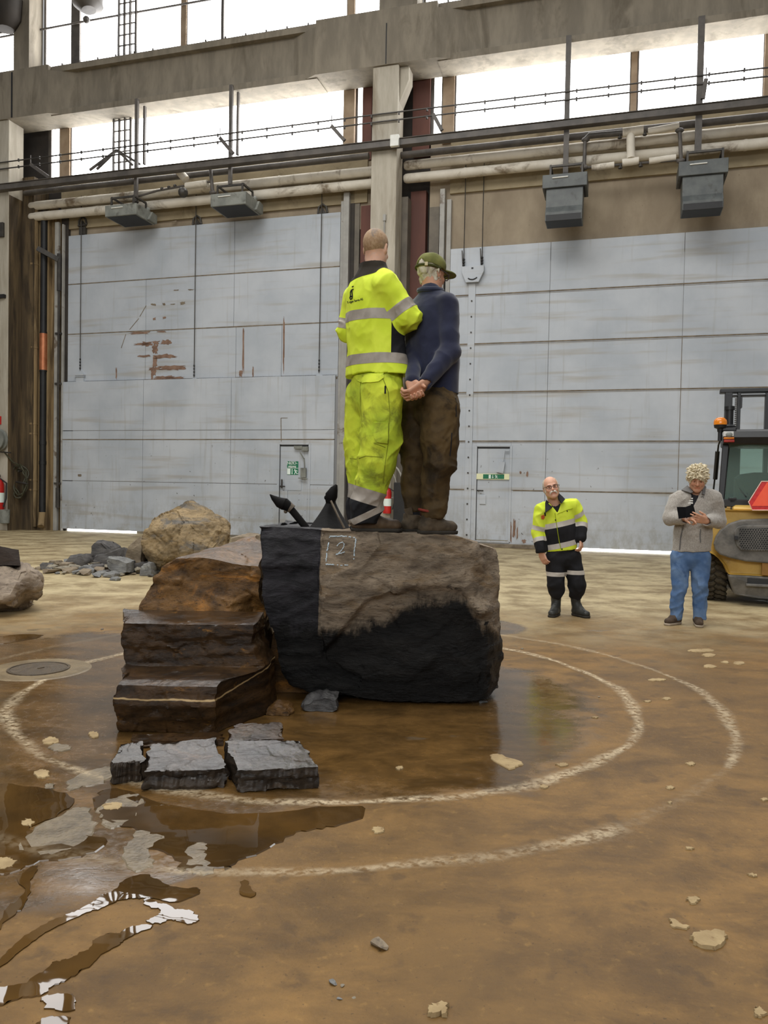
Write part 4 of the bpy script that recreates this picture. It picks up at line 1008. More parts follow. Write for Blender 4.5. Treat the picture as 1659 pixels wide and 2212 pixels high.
# ------------------------------------------------------------------ stones
def rock_mat(name, ca, cb, accent=None, acc_amt=(0.55, 0.7), dark=(24, 22, 22), rough=0.6, scale=3.0, layer=(1, 1, 4), rot=(0.3, 0.2, 0),
             wetz=None, wettop=0.0, slabx=None, slabcol=(52, 50, 54), vein=None, bump=0.6, spec=0.5, top_gloss=None):
    m, nt, bs, out = new_mat(name); N = NT(nt)
    P = N.pos(); pl = N.pos(layer, rot)
    n1 = N.noise(pl, scale, 8, 0.68, 0.5); n2 = N.noise(P, scale*0.4, 4, 0.6); n3 = N.noise(pl, scale*7, 6, 0.7, 0.3)
    col = N.mix(N.step(n1, 0.30, 0.70), srgb(ca), srgb(cb))
    if accent: col = N.mix(N.step(N.noise(pl, scale*0.7, 6, 0.7, 0.6), *acc_amt), col, srgb(accent))
    col = N.mix(N.math('MULTIPLY', N.step(n3, 0.52, 0.70), 0.7), col, srgb(dark))
    rgh = N.math('ADD', rough - 0.12, N.math('MULTIPLY', n3, 0.25))
    sp = N.n('ShaderNodeSeparateXYZ'); N.l(P, sp.inputs[0])
    if slabx is not None:
        jag = N.math('MULTIPLY', N.math('SUBTRACT', N.noise(P, 3.0, 4, 0.6), 0.5), 0.05)
        sl = N.math('SUBTRACT', 1.0, N.step(N.math('ADD', sp.outputs[0], jag), slabx - 0.004, slabx + 0.004))
        scol = N.mix(N.step(n1, 0.3, 0.7), srgb((26, 26, 28)), srgb(slabcol))
        col = N.mix(sl, col, scol)
        rr = N.n('ShaderNodeMix', data_type='FLOAT'); N.l(sl, rr.inputs[0]); N.l(rgh, rr.inputs[2]); rr.inputs[3].default_value = 0.38; rgh = rr.outputs[0]
    if wetz is not None:
        z0, amp = wetz
        bx = N.math('SUBTRACT', sp.outputs[0], 0.33); hump = N.math('MULTIPLY', N.math('SUBTRACT', 1.0, N.step(N.math('ABSOLUTE', bx), 0.10, 0.42)), 0.20)
        lim = N.math('ADD', N.math('ADD', z0 - amp/2, hump), N.math('MULTIPLY', N.noise(N.pos((1, 1, 0.5)), 4.5, 6, 0.7, 0.4), amp))
        w = N.math('SUBTRACT', 1.0, N.step(N.math('SUBTRACT', sp.outputs[2], lim), -0.05, 0.05))
        drops = N.math('MULTIPLY', N.step(N.noise(P, 17, 2, 0.5), 0.66, 0.70), N.math('SUBTRACT', 1.0, N.step(N.math('SUBTRACT', sp.outputs[2], lim), 0.0, 0.16)))
        w = N.math('MAXIMUM', w, drops)
        col = N.mix(w, col, N.mix(N.step(n1, 0.35, 0.75), srgb((9, 9, 9)), srgb((30, 28, 26))))
        rr = N.n('ShaderNodeMix', data_type='FLOAT'); N.l(w, rr.inputs[0]); N.l(rgh, rr.inputs[2]); rr.inputs[3].default_value = 0.36; rgh = rr.outputs[0]
    if vein is not None:
        vz, slope, vx = vein
        zz = N.math('SUBTRACT', sp.outputs[2], N.math('ADD', vz, N.math('MULTIPLY', N.math('MAXIMUM', N.math('SUBTRACT', sp.outputs[0], vx), 0.0), slope)))
        zz = N.math('ADD', zz, N.math('MULTIPLY', N.math('SUBTRACT', N.noise(P, 6, 3, 0.6), 0.5), 0.03))
        v = N.math('SUBTRACT', 1.0, N.step(N.math('ABSOLUTE', zz), 0.003, 0.006))
        col = N.mix(N.math('MULTIPLY', v, 0.9), col, srgb((172, 146, 104)))
    if wettop:
        gn = N.n('ShaderNodeNewGeometry').outputs['Normal']; sn = N.n('ShaderNodeSeparateXYZ'); N.l(gn, sn.inputs[0])
        wt = N.step(sn.outputs[2], 0.72, 0.9); rr = N.n('ShaderNodeMix', data_type='FLOAT'); N.l(N.math('MULTIPLY', wt, wettop), rr.inputs[0]); N.l(rgh, rr.inputs[2]); N.l(N.math('ADD', 0.05, N.math('MULTIPLY', n3, 0.12)), rr.inputs[3]); rgh = rr.outputs[0]
    N.l(col, bs.inputs['Base Color']); N.l(rgh, bs.inputs['Roughness'])
    if wettop: N.l(N.math('MULTIPLY', spec, N.math('ADD', 0.30, N.math('MULTIPLY', wt, 0.70))), bs.inputs['Specular IOR Level'])
    else: bs.inputs['Specular IOR Level'].default_value = spec
    n4 = N.noise(P, scale*16, 5, 0.7)
    hb = N.math('ADD', n1, N.math('ADD', N.math('MULTIPLY', n3, 0.35), N.math('MULTIPLY', n4, 0.16)))
    N.bump(hb, bump, 0.03, bs)
    return m
def fbm(p, o=5, s=2.1): return mnoise.fractal(p, 0.9, s, o, noise_basis='PERLIN_ORIGINAL')
def strata(p, rot, fz, amp, layers):
    q = rot @ p; t = q.z*layers + 0.9*mnoise.noise(q*fz) + 0.35*mnoise.noise(q*fz*4); c = math.floor(t); f = t - c
    h = lambda k: (math.sin(k*127.1 + math.floor(q.x*1.7 + 0.6*mnoise.noise(q*3))*31.7)*43758.5) % 1.0
    e = min(1.0, f/0.22); return amp*((h(c - 1)*(1 - e) + h(c)*e) - 0.5)
def facet(p, s, amp):
    q = p*s; ds, ps = mnoise.voronoi(q); c = ps[0]
    hv = V3(((math.sin(c.x*91.7 + c.z*17.1)*4375.5) % 1 - 0.5, (math.sin(c.y*73.3 + c.x*29.2)*5375.5) % 1 - 0.5, (math.sin(c.z*57.9 + c.y*41.3)*6375.5) % 1 - 0.5))
    w = min(1.0, (ds[1] - ds[0])/0.12)
    return amp*((math.sin(c.x*12.9 + c.y*78.2 + c.z*37.7)*0.6)*w + 2.2*hv.dot(q - c))
def grid_box(fn, na, nb, nc):
    idx = {}; vs = []; fs = []
    def vid(i, j, k):
        key = (i, j, k)
        if key not in idx: idx[key] = len(vs); vs.append(fn(i/na, j/nb, k/nc))
        return idx[key]
    for i in range(na):
        for k in range(nc):
            fs.append((vid(i,0,k), vid(i+1,0,k), vid(i+1,0,k+1), vid(i,0,k+1))); fs.append((vid(i,nb,k), vid(i,nb,k+1), vid(i+1,nb,k+1), vid(i+1,nb,k)))
    for j in range(nb):
        for k in range(nc):
            fs.append((vid(0,j,k), vid(0,j,k+1), vid(0,j+1,k+1), vid(0,j+1,k))); fs.append((vid(na,j,k), vid(na,j+1,k), vid(na,j+1,k+1), vid(na,j,k+1)))
    for i in range(na):
        for j in range(nb):
            fs.append((vid(i,j,0), vid(i,j+1,0), vid(i+1,j+1,0), vid(i+1,j,0))); fs.append((vid(i,j,nc), vid(i+1,j,nc), vid(i+1,j+1,nc), vid(i,j+1,nc)))
    return vs, fs
def vnormals(vs, fs):
    V = np.array([tuple(v) for v in vs]); n = np.zeros_like(V)
    for f in fs:
        a, b_, c_ = V[f[0]], V[f[1]], V[f[2]]
        nn = np.cross(b_ - a, V[f[-1]] - a)
        for i in f: n[i] += nn
    return n / (np.linalg.norm(n, axis=1, keepdims=True) + 1e-12)
def displace(vs, fs, amps, rot=None, layers=0, lay_amp=0.0, seed=0.0, zmin=None, topdamp=None, fac=None):
    n = vnormals(vs, fs); out = []; R = rot or Matrix.Identity(3); off = V3((seed*3.1, seed*1.7, seed*2.3))
    for v, nn in zip(vs, n):
        p = V3(v) + off; d = 0
        for a, s in amps: d += a*fbm(V3((p.x*s, p.y*s, p.z*s)))
        if fac:
            for s, a in fac: d += facet(R @ p, s, a)
        if layers: d += strata(p, R, 2.0, lay_amp, layers)
        k = 1.0
        if topdamp is not None and nn[2] > 0.6: k = topdamp
        q = V3(v) + V3(nn)*d*k
        if zmin is not None and q.z < zmin: q.z = zmin
        out.append(q)
    return out
def interp(x, pts):
    xs = [p[0] for p in pts]; ys = [p[1] for p in pts]
    return float(np.interp(x, xs, ys))
def rock_obj(name, vs, fs, mat, label, cat='stone', group=None, sharp=42, origin=None):
    mb = MB(); mb.add(vs, fs); o = build(name, mb, mat, None, smooth=True, sharp=sharp, origin=origin); tag(o, label, cat, group); return o

# --- the big block the two men stand on
YB = 5.05
def sst(x, a, b_):
    t = max(0, min(1, (x - a)/(b_ - a))); return t*t*(3 - 2*t)
def big_fn(a, b_, c):
    if a < 0.5: pass
    topy = interp(a, [(0, 1139), (0.25, 1146), (0.55, 1153), (0.78, 1158), (0.86, 1163), (0.93, 1180), (1, 1196)])
    boty = interp(a, [(0, 1488), (0.08, 1506), (0.3, 1516), (0.5, 1524), (0.9, 1524), (1, 1514)])
    py = boty + (topy - boty)*c
    L = interp(py, [(1137, 548), (1170, 551), (1200, 556), (1260, 561), (1330, 571), (1390, 590), (1440, 598), (1490, 622), (1530, 645)])
    Rr = interp(py, [(1160, 1070), (1196, 1087), (1230, 1094), (1290, 1098), (1400, 1099), (1520, 1096)])
    px = L + (Rr - L)*a
    # depth of the front face
    edge = 688 if py < 1320 else 688 + (py - 1320)*0.12
    d = 0.06*(1 - sst(px, edge - 4, edge + 3))*(1 - sst(py, 1405, 1450))
    if px < edge: d += 0.03*sst(py, 1225, 1240)*(1 - sst(py, 1395, 1440))
    d += 0.30*sst(px, 985 + 60*sst(py, 1290, 1330), 1130)*1.25
    d += 0.10*sst(c, 0.55, 1.0) + 0.035*sst(c, 0.93, 1.0)
    lim = interp(px, [(690, 1420), (790, 1300), (880, 1272), (940, 1265), (1000, 1275), (1040, 1330), (1100, 1290)])
    d += 0.055*sst(py, lim - 6, lim + 14)*(1 - sst(py, lim + 60, lim + 170))
    d += 0.12*(1 - c)**2*0.8
    p = at(px, py, YB); s = V3((p.x, p.y + d, p.z))
    back = 1.25 + 0.12*math.sin(a*5)
    x = s.x + (0.10*(a < 0.05) - 0.02)*b_
    y = s.y + (YB + back - s.y)*b_
    z = s.z
    if c == 1: z += -0.02*b_
    return V3((x, y, z))
vs, fs = grid_box(big_fn, 120, 30, 90)
vs = displace(vs, fs, ((0.020, 2.2), (0.008, 7.0), (0.004, 20.0)), Matrix.Rotation(0.50, 3, 'Y') @ Matrix.Rotation(0.25, 3, 'X'), 22, 0.008, 1.0, topdamp=0.3, fac=((3.5, 0.012), (9.0, 0.0045)))
M_big = rock_mat('stone_schist', (88, 77, 65), (150, 134, 114), accent=(120, 98, 70), acc_amt=(0.48, 0.72), dark=(56, 48, 42), rough=0.72, scale=3.6, layer=(1, 1, 3.2), rot=(0.25, 0.50, 0), bump=0.9,
                 wetz=(0.50, 0.45), slabx=at(688, 1250, YB).x, spec=0.2)
big = rock_obj('stone_block', vs, fs, M_big, 'huge block of stone with a chalked 2 on which two men stand', 'stone')
BIGBVH = BVHTree.FromPolygons([tuple(v) for v in vs], fs)
def big_top(x, y):
    h = BIGBVH.ray_cast(V3((x, y, 3)), V3((0, 0, -1)))[0]; return h.z if h else 1.15
# small stones it rests on
# chalk mark on the block: dashed square with a 2
M_chalkblue = surf('blue_white_chalk', (168, 186, 198), (196, 208, 214), 20, 0.9)
r = thing('chalk_mark', tuple(at(738, 1222, YB)), 'chalk square with a figure 2 drawn on the front of the huge block', 'chalk mark')
def stroke(mb, pts, r0=0.004, dash=None, seed=0):
    rr = random.Random(seed); hits = []
    for (x0, y0), (x1, y1) in zip(pts[:-1], pts[1:]):
        k = max(2, int(math.hypot(x1-x0, y1-y0)/2.2))
        for i in range(k + 1):
            t = i/k; d = ray(x0 + (x1-x0)*t + rr.uniform(-0.7, 0.7), y0 + (y1-y0)*t + rr.uniform(-0.7, 0.7))
            h = BIGBVH.ray_cast(CAM0, d.normalized())[0]
            if h: hits.append(h + V3((0, -0.002, 0)))
    seg = []
    for i, h in enumerate(hits):
        if dash and rr.random() < dash:
            if len(seg) > 1: mb.tube(seg, [r0*rr.uniform(0.4, 1.0) for _ in seg], 5)
            seg = []
        else: seg.append(h)
    if len(seg) > 1: mb.tube(seg, [r0*rr.uniform(0.4, 1.0) for _ in seg], 5)
b = MB()
for i, l in enumerate(([(710,1159),(740,1158),(770,1162)], [(712,1160),(707,1190),(703,1218)], [(769,1163),(766,1185),(764,1210)], [(704,1219),(735,1221),(752,1221)])): stroke(b, l, 0.005, 0.18, i)
build('dashed_square', b, M_chalkblue, r)
b = MB(); stroke(b, [(728,1180),(733,1174),(740,1171),(744,1175),(742,1183),(734,1193),(726,1198),(738,1195),(744,1192)], 0.004, None, 9); build('figure_two', b, M_chalkblue, r)

# --- stepped stones at its left
def slab_fn(front, back, zt, zb, jag=0.0, seed=0):
    "front/back: (x0,x1) pairs in metres at y0/y1; returns box map"
    (fx0, fx1, fy), (bx0, bx1, by) = front, back
    def fn(a, b_, c):
        x0 = fx0 + (bx0 - fx0)*b_; x1 = fx1 + (bx1 - fx1)*b_
        y = fy + (by - fy)*b_; z = zb + (zt - zb)*c
        return V3((x0 + (x1 - x0)*a, y, z))
    return fn
def X(px, Y): return (px - IMW/2)/FPX*Y*1.0 - 0.0
M_brown = rock_mat('stone_rust_brown', (58, 42, 26), (116, 84, 46), accent=(150, 100, 40), acc_amt=(0.52, 0.70), dark=(26, 21, 19), rough=0.34, scale=3.4, layer=(1, 1, 1.8), rot=(0.5, 0.6, 0.2), spec=0.6, bump=0.7, wettop=0.9)
M_step = rock_mat('stone_wet_dark_brown', (32, 24, 17), (70, 50, 29), accent=(128, 88, 32), acc_amt=(0.60, 0.72), dark=(14, 12, 11), rough=0.22, scale=4.0, layer=(1, 1, 2.6), rot=(0.05, 0.04, 0), vein=(0.20, 0.42, -0.93), spec=0.5, bump=0.36, wettop=0.9)
M_slab = rock_mat('stone_wet_slate', (34, 30, 27), (62, 52, 42), accent=(84, 62, 36), acc_amt=(0.6, 0.8), dark=(16, 15, 14), rough=0.17, scale=5.0, layer=(1, 1, 4), rot=(0.04, 0.03, 0), spec=0.6, bump=0.22, wettop=0.8)
# upper brown stone
def up_fn(a, b_, c):
    topy = interp(a, [(0, 1212), (0.35, 1209), (0.7, 1221), (1, 1229)]); boty = 1415
    py = boty + (topy - boty)*c
    L = interp(py, [(1205, 378), (1225, 345), (1265, 318), (1320, 296), (1348, 268), (1368, 258), (1384, 262), (1415, 275)])
    Rr = interp(py, [(1200, 547), (1260, 552), (1400, 562)])
    px = L + (Rr - L)*a
    d = 0.14*sst(c, 0.25, 1.0) + 0.18*sst(a, 0.72, 1.0)*(1 - sst(c, 0.45, 0.7))
    p = at(px, py, 5.14); y = p.y + d; yb = 6.25 - 0.15*a
    x = p.x + (0.30*(1 - a))*b_*sst(c, 0.2, 1) - 0.05*a*b_
    return V3((x, y + (yb - y)*b_, p.z + 0.10*b_*sst(c, 0.5, 1.0) if c > 0.02 else 0.02))
vs, fs = grid_box(up_fn, 70, 26, 56)
vs = displace(vs, fs, ((0.022, 2.4), (0.008, 7.5), (0.004, 20.0)), Matrix.Rotation(0.6, 3, 'Y'), 16, 0.010, 2.0, zmin=0.003, topdamp=0.4, fac=((4.0, 0.020), (11.0, 0.006)))
rock_obj('stone_block', vs, fs, M_brown, 'rusty brown stone block behind the steps, wet on top', 'stone')
# stepped stone: profile with two treads
def step_fn(a, b_, c):
    # arc along the front profile from toe (c=0) to top back (c=1); b: 0 outer surface, 1 inner/back
    prof = [(4.47, 0.004), (4.42, 0.17), (4.45, 0.275), (4.52, 0.295), (4.82, 0.305), (4.84, 0.44), (4.845, 0.56), (4.90, 0.570), (5.16, 0.598)]
    t = c*(len(prof) - 1); i = min(int(t), len(prof) - 2); f = t - i
    y = prof[i][0] + (prof[i+1][0] - prof[i][0])*f; z = prof[i][1] + (prof[i+1][1] - prof[i][1])*f
    xl = X(interp(z, [(0, 272), (0.12, 266), (0.19, 262), (0.27, 268), (0.31, 283), (0.45, 275), (0.57, 278)]), y + 0.1)
    xr_front = interp(z, [(0, -0.955), (0.28, -0.94)])
    xr_back = interp(z, [(0, -0.70), (0.3, -0.72), (0.45, -0.80), (0.57, -0.785)])
    xr = xr_front + (xr_back - xr_front)*sst(y, 4.43, 4.95)
    x = xl + (xr - xl)*a
    yi, zi = 5.25, 0.004
    if b_ > 0:
        y2 = y + (5.22 - y)*b_; 
        # inner sheet folds to back wall and base
        z2 = z
        if z < 0.3 and b_ > 0: z2 = z
        return V3((x, y2, z2*(1 - 0.0*b_)))
    return V3((x, y, z))
# closed solid: front profile swept across, with a back plane
na, npf = 80, 105
vs = []; fs = []
prof = [step_fn(0, 0, k/npf) for k in range(npf + 1)]
for k in range(npf + 1):
    for i in range(na + 1): vs.append(step_fn(i/na, 0, k/npf))
for k in range(npf):
    for i in range(na):
        q = k*(na+1) + i; fs.append((q, q+1, q+na+2, q+na+1))
o0 = len(vs); nb = 14
# sides as fans of strips to the back plane y=5.2
for side, i0 in ((0, 0), (1, na)):
    base = len(vs)
    for k in range(npf + 1):
        p = vs[k*(na+1) + i0]
        for j in range(1, nb + 1):
            f = j/nb; yb = max(p.y, 5.2); y = p.y + (yb - p.y)*f
            x = p.x if side == 0 else p.x + (interp(p.z, [(0, -0.70), (0.3, -0.72), (0.45, -0.80), (0.57, -0.785)]) - p.x)*sst(y, 4.43, 4.95)
            vs.append(V3((x, y, p.z)))
    def vid(k, j): return k*(na+1) + i0 if j == 0 else base + k*nb + j - 1
    for k in range(npf):
        for j in range(nb):
            q = (vid(k, j), vid(k, j+1), vid(k+1, j+1), vid(k+1, j)); fs.append(q[::-1] if side == 0 else q)
vs = displace(vs, fs, ((0.010, 3.0), (0.005, 9.0), (0.003, 24.0)), Matrix.Rotation(0.04, 3, 'Y'), 26, 0.010, 3.0, zmin=0.002, topdamp=0.35, fac=((6.0, 0.008), (14.0, 0.003)))
rock_obj('stepped_stone', vs, fs, M_step, 'dark wet stone cut into two steps in front of the brown block', 'stone', origin=(-1.2, 4.8, 0))
# flat slabs in front
def slab_px(name, front, back, zt, label, seed, mat=None, n=(40, 30, 10), rise=0.056, zb=0.002, amps=((0.006, 5.0), (0.003, 14.0), (0.0015, 40.0)), lay=(45, 0.004)):
    """front/back: ((px,py),(px,py)) of the top edges at height zt"""
    f0, f1 = gnd(*front[0], z=zt), gnd(*front[1], z=zt); b0, b1 = gnd(*back[0], z=zt + rise), gnd(*back[1], z=zt + rise)
    r_ = random.Random(seed)
    def fn(a, b_, c):
        p = (f0*(1-a) + f1*a)*(1-b_) + (b0*(1-a) + b1*a)*b_
        e = 0.030*fbm(V3((a*2.2 + seed, b_*2.2, 0))) + 0.010*fbm(V3((p.x*14, p.y*14, c*1.2))) + 0.016*(((math.sin(math.floor(c*5 + 0.8*fbm(V3((p.x*4, p.y*4, seed))))*91.7 + seed)*4375.5) % 1) - 0.5)
        if a in (0, 1): p = p + V3((e, 0, 0))
        if b_ in (0, 1): p = p + V3((0, e, 0))
        z = zb + (zt + rise*b_ - zb)*c
        return V3((p.x, p.y - 0.012*(1-c)*(b_ == 0), z))
    v_, f_ = grid_box(fn, *n)
    v_ = displace(v_, f_, amps, Matrix.Rotation(0.06, 3, 'X'), lay[0], lay[1], seed*1.3, zmin=0.001, topdamp=0.45, fac=((9.0, 0.005),))
    return rock_obj(name, v_, f_, mat or M_slab, label, 'stone slab')
slab_px('stone_slab', ((242, 1650), (306, 1646)), ((262, 1607), (305, 1602)), 0.095, 'small wet slab, leftmost of the flat slabs before the steps', 4)
slab_px('stone_slab', ((312, 1668), (486, 1661)), ((330, 1606), (462, 1594)), 0.085, 'square shiny wet slab between the other two flat slabs', 5, n=(60, 36, 10))
slab_px('stone_slab', ((512, 1664), (688, 1657)), ((488, 1600), (648, 1599)), 0.100, 'large wet slab, rightmost of the flat slabs before the steps', 6, n=(64, 36, 10))
slab_px('stone_slab', ((490, 1603), (614, 1595)), ((508, 1563), (604, 1560)), 0.125, 'brownish wet slab lying behind the large right slab', 7, mat=M_step, rise=0.03)
slab_px('stone_slab', ((286, 1602), (478, 1598)), ((285, 1585), (478, 1583)), 0.035, 'low wet ledge between the stepped stone and the square slab', 8, mat=M_step, n=(30, 8, 4), rise=0.0)

# --- hull stones
def hull_stone(pts, mat, label, sub=3, amps=((0.03, 3.0), (0.012, 9.0)), seed=0.0, name='stone', cat='stone', group=None, layers=0, la=0.0, zmin=0.002, rot=None, bev=0.0, make=True, fac=None):
    import bmesh
    bm = bmesh.new()
    for p in pts: bm.verts.new(p)
    bmesh.ops.convex_hull(bm, input=bm.verts[:])
    bmesh.ops.dissolve_limit(bm, angle_limit=0.05, verts=bm.verts[:], edges=bm.edges[:])
    if bev: bmesh.ops.bevel(bm, geom=bm.edges[:], offset=bev, segments=2, affect='EDGES', profile=0.6)
    bmesh.ops.triangulate(bm, faces=bm.faces[:])
    for _ in range(sub): 
        bmesh.ops.subdivide_edges(bm, edges=bm.edges[:], cuts=1, use_grid_fill=True)
    bmesh.ops.triangulate(bm, faces=bm.faces[:])
    loose = [v for v in bm.verts if not v.link_faces]; bmesh.ops.delete(bm, geom=loose, context='VERTS')
    bmesh.ops.recalc_face_normals(bm, faces=bm.faces[:]); bm.verts.index_update()
    v_ = [v.co.copy() for v in bm.verts]; f_ = [tuple(v.index for v in f.verts) for f in bm.faces]; bm.free()
    v_ = displace(v_, f_, amps, rot, layers, la, seed, zmin=zmin, fac=fac)
    if not make: return v_, f_
    return rock_obj(name, v_, f_, mat, label, cat, group)
def pxhull(outline, Y, depth, zb=0.0, k=0.7):
    "outline in px at depth Y -> front outline, fuller middle and a narrower back outline"
    P = [at(x, y, Y) for x, y in outline]; c = sum(P, V3((0, 0, 0)))/len(P); out = []
    for p in P:
        out.append(V3((c.x + (p.x-c.x)*0.82, Y - depth*0.18, c.z + (p.z-c.z)*0.82)))
        out.append(V3((p.x, Y + depth*0.15, p.z)))
        out.append(V3((c.x + (p.x-c.x)*k, Y + depth, max(zb, c.z + (p.z-c.z)*k))))
    return out
hull_stone(pxhull([(652,1532),(650,1520),(672,1505),(705,1500),(733,1505),(735,1530),(720,1541),(680,1540)], 4.98, 0.22), rock_mat('stone_grey_shiny', (44, 43, 44), (84, 82, 80), dark=(26, 25, 25), rough=0.3, scale=9, spec=0.6), 'jagged shiny grey stone at the foot of the huge block', sub=3, amps=((0.02, 8.0), (0.008, 22.0)), seed=3)
hull_stone(pxhull([(566,1548),(572,1532),(590,1525),(622,1527),(633,1538),(628,1552),(595,1554)], 4.88, 0.2), M_brown, 'small brown stone between the stepped stone and the huge block', sub=3, amps=((0.012, 8.0), (0.005, 20.0)), seed=4)
hull_stone([V3(p) for p in ((-0.80,5.38,0.0),(-0.46,5.40,0.0),(-0.50,5.45,0.05),(-0.60,5.5,0.16),(-0.76,5.5,0.40),(-0.76,5.62,0.40),(-0.62,5.6,0.16),(-0.80,5.62,0.0),(-0.50,5.6,0.0))], M_brown, 'added filler stone that keeps the gap between the brown block and the huge block dark', sub=3, amps=((0.02, 4.0),), seed=8)  # added stone, hides bright floor reflections so the gap stays dark
# boulder far left with a dark slab on it
M_bould = rock_mat('stone_boulder_left', (112, 98, 84), (160, 144, 124), accent=(60, 54, 50), acc_amt=(0.6, 0.75), dark=(60, 52, 46), rough=0.7, scale=3, layer=(1, 1, 2), wetz=None)
M_bdark = rock_mat('stone_dark_slab', (48, 40, 36), (68, 58, 52), dark=(30, 26, 24), rough=0.6, scale=4, bump=0.3)
hull_stone([at(x, y, 8.5 + d) for x, y, d in ((-90,1225,0.1),(20,1223,-0.05),(50,1226,-0.05),(62,1235,0.05),(86,1252,0.15),(84,1265,0.1),(78,1285,0.25),(66,1302,0.3),(62,1318,0.3),(45,1330,0.15),(-90,1332,-0.05),(-90,1290,-0.3),(20,1290,-0.30),(35,1262,-0.22),(-60,1225,1.0),(60,1240,1.0),(70,1300,0.95),(-80,1330,1.0))], M_bould, 'grey brown boulder cut off by the left edge, under a dark slab', sub=4, amps=((0.03, 2.5), (0.014, 8.0), (0.006, 20)), seed=5, name='boulder', cat='boulder', zmin=0.003, fac=((2.2, 0.05), (6.0, 0.015)))
b0 = [at(x, y, 8.45 + d) for x, y, d in ((-95,1176,0.1),(0,1180,0.0),(40,1188,0.02),(45,1222,0.02),(-95,1222,0.05),(-95,1180,0.7),(40,1190,0.7),(44,1220,0.7),(-95,1222,0.7))]
hull_stone(b0, M_bdark, 'dark flat slab lying on the boulder at the left edge', sub=3, amps=((0.008, 4.0), (0.003, 14.0)), seed=6, name='stone_slab', cat='stone slab')
# big back boulder
M_back = rock_mat('stone_boulder_tan', (104, 88, 62), (158, 136, 100), accent=(96, 92, 86), acc_amt=(0.50, 0.66), dark=(52, 45, 36), rough=0.8, scale=2.2, layer=(1, 1, 2.5), rot=(0.1, -0.4, 0))
YK = 12.6
hull_stone([at(x, y, YK + d) for x, y, d in ((420,1087,0.5),(436,1091,0.5),(405,1092,0.4),(385,1103,0.2),(330,1130,0.1),(315,1150,0.0),(310,1175,0.0),(322,1205,0.0),(340,1232,0.05),(352,1212,-0.2),(400,1200,-0.35),(460,1190,-0.2),(490,1180,0.2),(497,1150,0.3),(494,1135,0.4),(470,1112,0.4),(345,1125,0.9),(480,1120,1.3),(495,1170,1.2),(330,1200,0.9),(350,1240,0.6),(470,1238,0.6),(380,1140,-0.30),(440,1130,-0.1))], M_back, 'large tan boulder behind the stepped stones', sub=5, amps=((0.05, 1.2), (0.03, 3.5), (0.014, 9), (0.007, 20)), seed=7, name='boulder', cat='boulder', zmin=0.003, layers=4, la=0.02, rot=Matrix.Rotation(-0.5, 3, 'Y'), fac=((0.9, 0.07), (2.2, 0.02)))
M_grey1 = rock_mat('stone_rubble_grey', (92, 92, 92), (136, 136, 132), dark=(62, 60, 58), rough=0.75, scale=4, bump=0.4)
M_grey2 = rock_mat('stone_rubble_dark', (62, 60, 60), (100, 96, 92), dark=(44, 42, 42), rough=0.7, scale=4, bump=0.4)
M_grey3 = rock_mat('stone_rubble_brown', (112, 98, 80), (146, 132, 110), dark=(76, 66, 56), rough=0.8, scale=4, bump=0.4)
M_chips = surf('gravel_chips', (116, 108, 94), (150, 142, 124), 14, 0.85, bump=0.4)
for i, (pl, Y, mat_, dep, lab) in enumerate((
    ([(198,1195),(197,1178),(205,1169),(228,1170),(248,1184),(252,1196)], 13.9, M_grey2, 0.5, 'grey rubble stone farthest back in the heap'),
    ([(198,1218),(203,1200),(240,1190),(262,1184),(270,1206),(275,1216),(215,1221)], 13.2, M_grey2, 0.6, 'long slanted dark stone in the rubble heap'),
    ([(270,1200),(280,1175),(300,1160),(312,1180),(308,1210),(282,1214)], 13.0, M_grey3, 0.5, 'brown tilted stone between the heap and the tan boulder'),
    ([(230,1208),(233,1203),(262,1206),(282,1214),(283,1238),(262,1242),(240,1234),(231,1222)], 12.3, M_grey1, 0.45, 'grey square stone at the front of the rubble heap'),
    ([(143,1214),(150,1201),(182,1199),(190,1213),(180,1219)], 13.4, M_grey2, 0.45, 'flat dark stone at the back left of the rubble heap'),
    ([(101,1222),(108,1210),(122,1210),(127,1218),(120,1224)], 13.2, M_grey3, 0.3, 'small brown stone at the left end of the rubble heap'),
    ([(122,1225),(130,1217),(150,1216),(152,1230),(136,1234)], 12.9, M_grey3, 0.3, 'brown stone left of middle in the rubble heap'),
    ([(163,1238),(168,1228),(185,1221),(196,1227),(190,1239)], 12.7, M_grey1, 0.3, 'pale grey stone in the middle of the rubble heap'),
    ([(284,1230),(290,1218),(308,1214),(326,1220),(328,1234)], 12.6, M_grey2, 0.35, 'dark stone at the right foot of the rubble heap'),
    ([(305,1226),(310,1219),(327,1217),(330,1232),(312,1236)], 12.3, M_grey1, 0.3, 'grey flat stone under the tan boulder'),
    ([(70,1236),(74,1227),(88,1225),(90,1235)], 12.9, M_grey3, 0.2, 'lone pale stone left of the rubble heap'),
    ([(498,1180),(500,1160),(520,1156),(552,1158),(556,1176),(530,1184)], 11.5, M_grey3, 0.8, 'brown stone seen behind the brown block'),
    ([(500,1196),(515,1182),(535,1177),(556,1180),(556,1196)], 9.5, M_grey1, 0.8, 'grey stone just behind the brown block'))):
    P = pxhull(pl, Y, dep)
    zmin_ = min(p.z for p in P)
    P = [V3((p.x, p.y, max(0.0, p.z))) for p in P]
    if zmin_ > 0.02: P = P + [V3((p.x, p.y, 0.0)) for p in P]
    hull_stone(P, mat_, lab, sub=3, amps=((0.02, 2.5), (0.010, 8.0)), seed=10 + i, group='rubble stones', zmin=0.002, fac=((4.0, 0.02),))
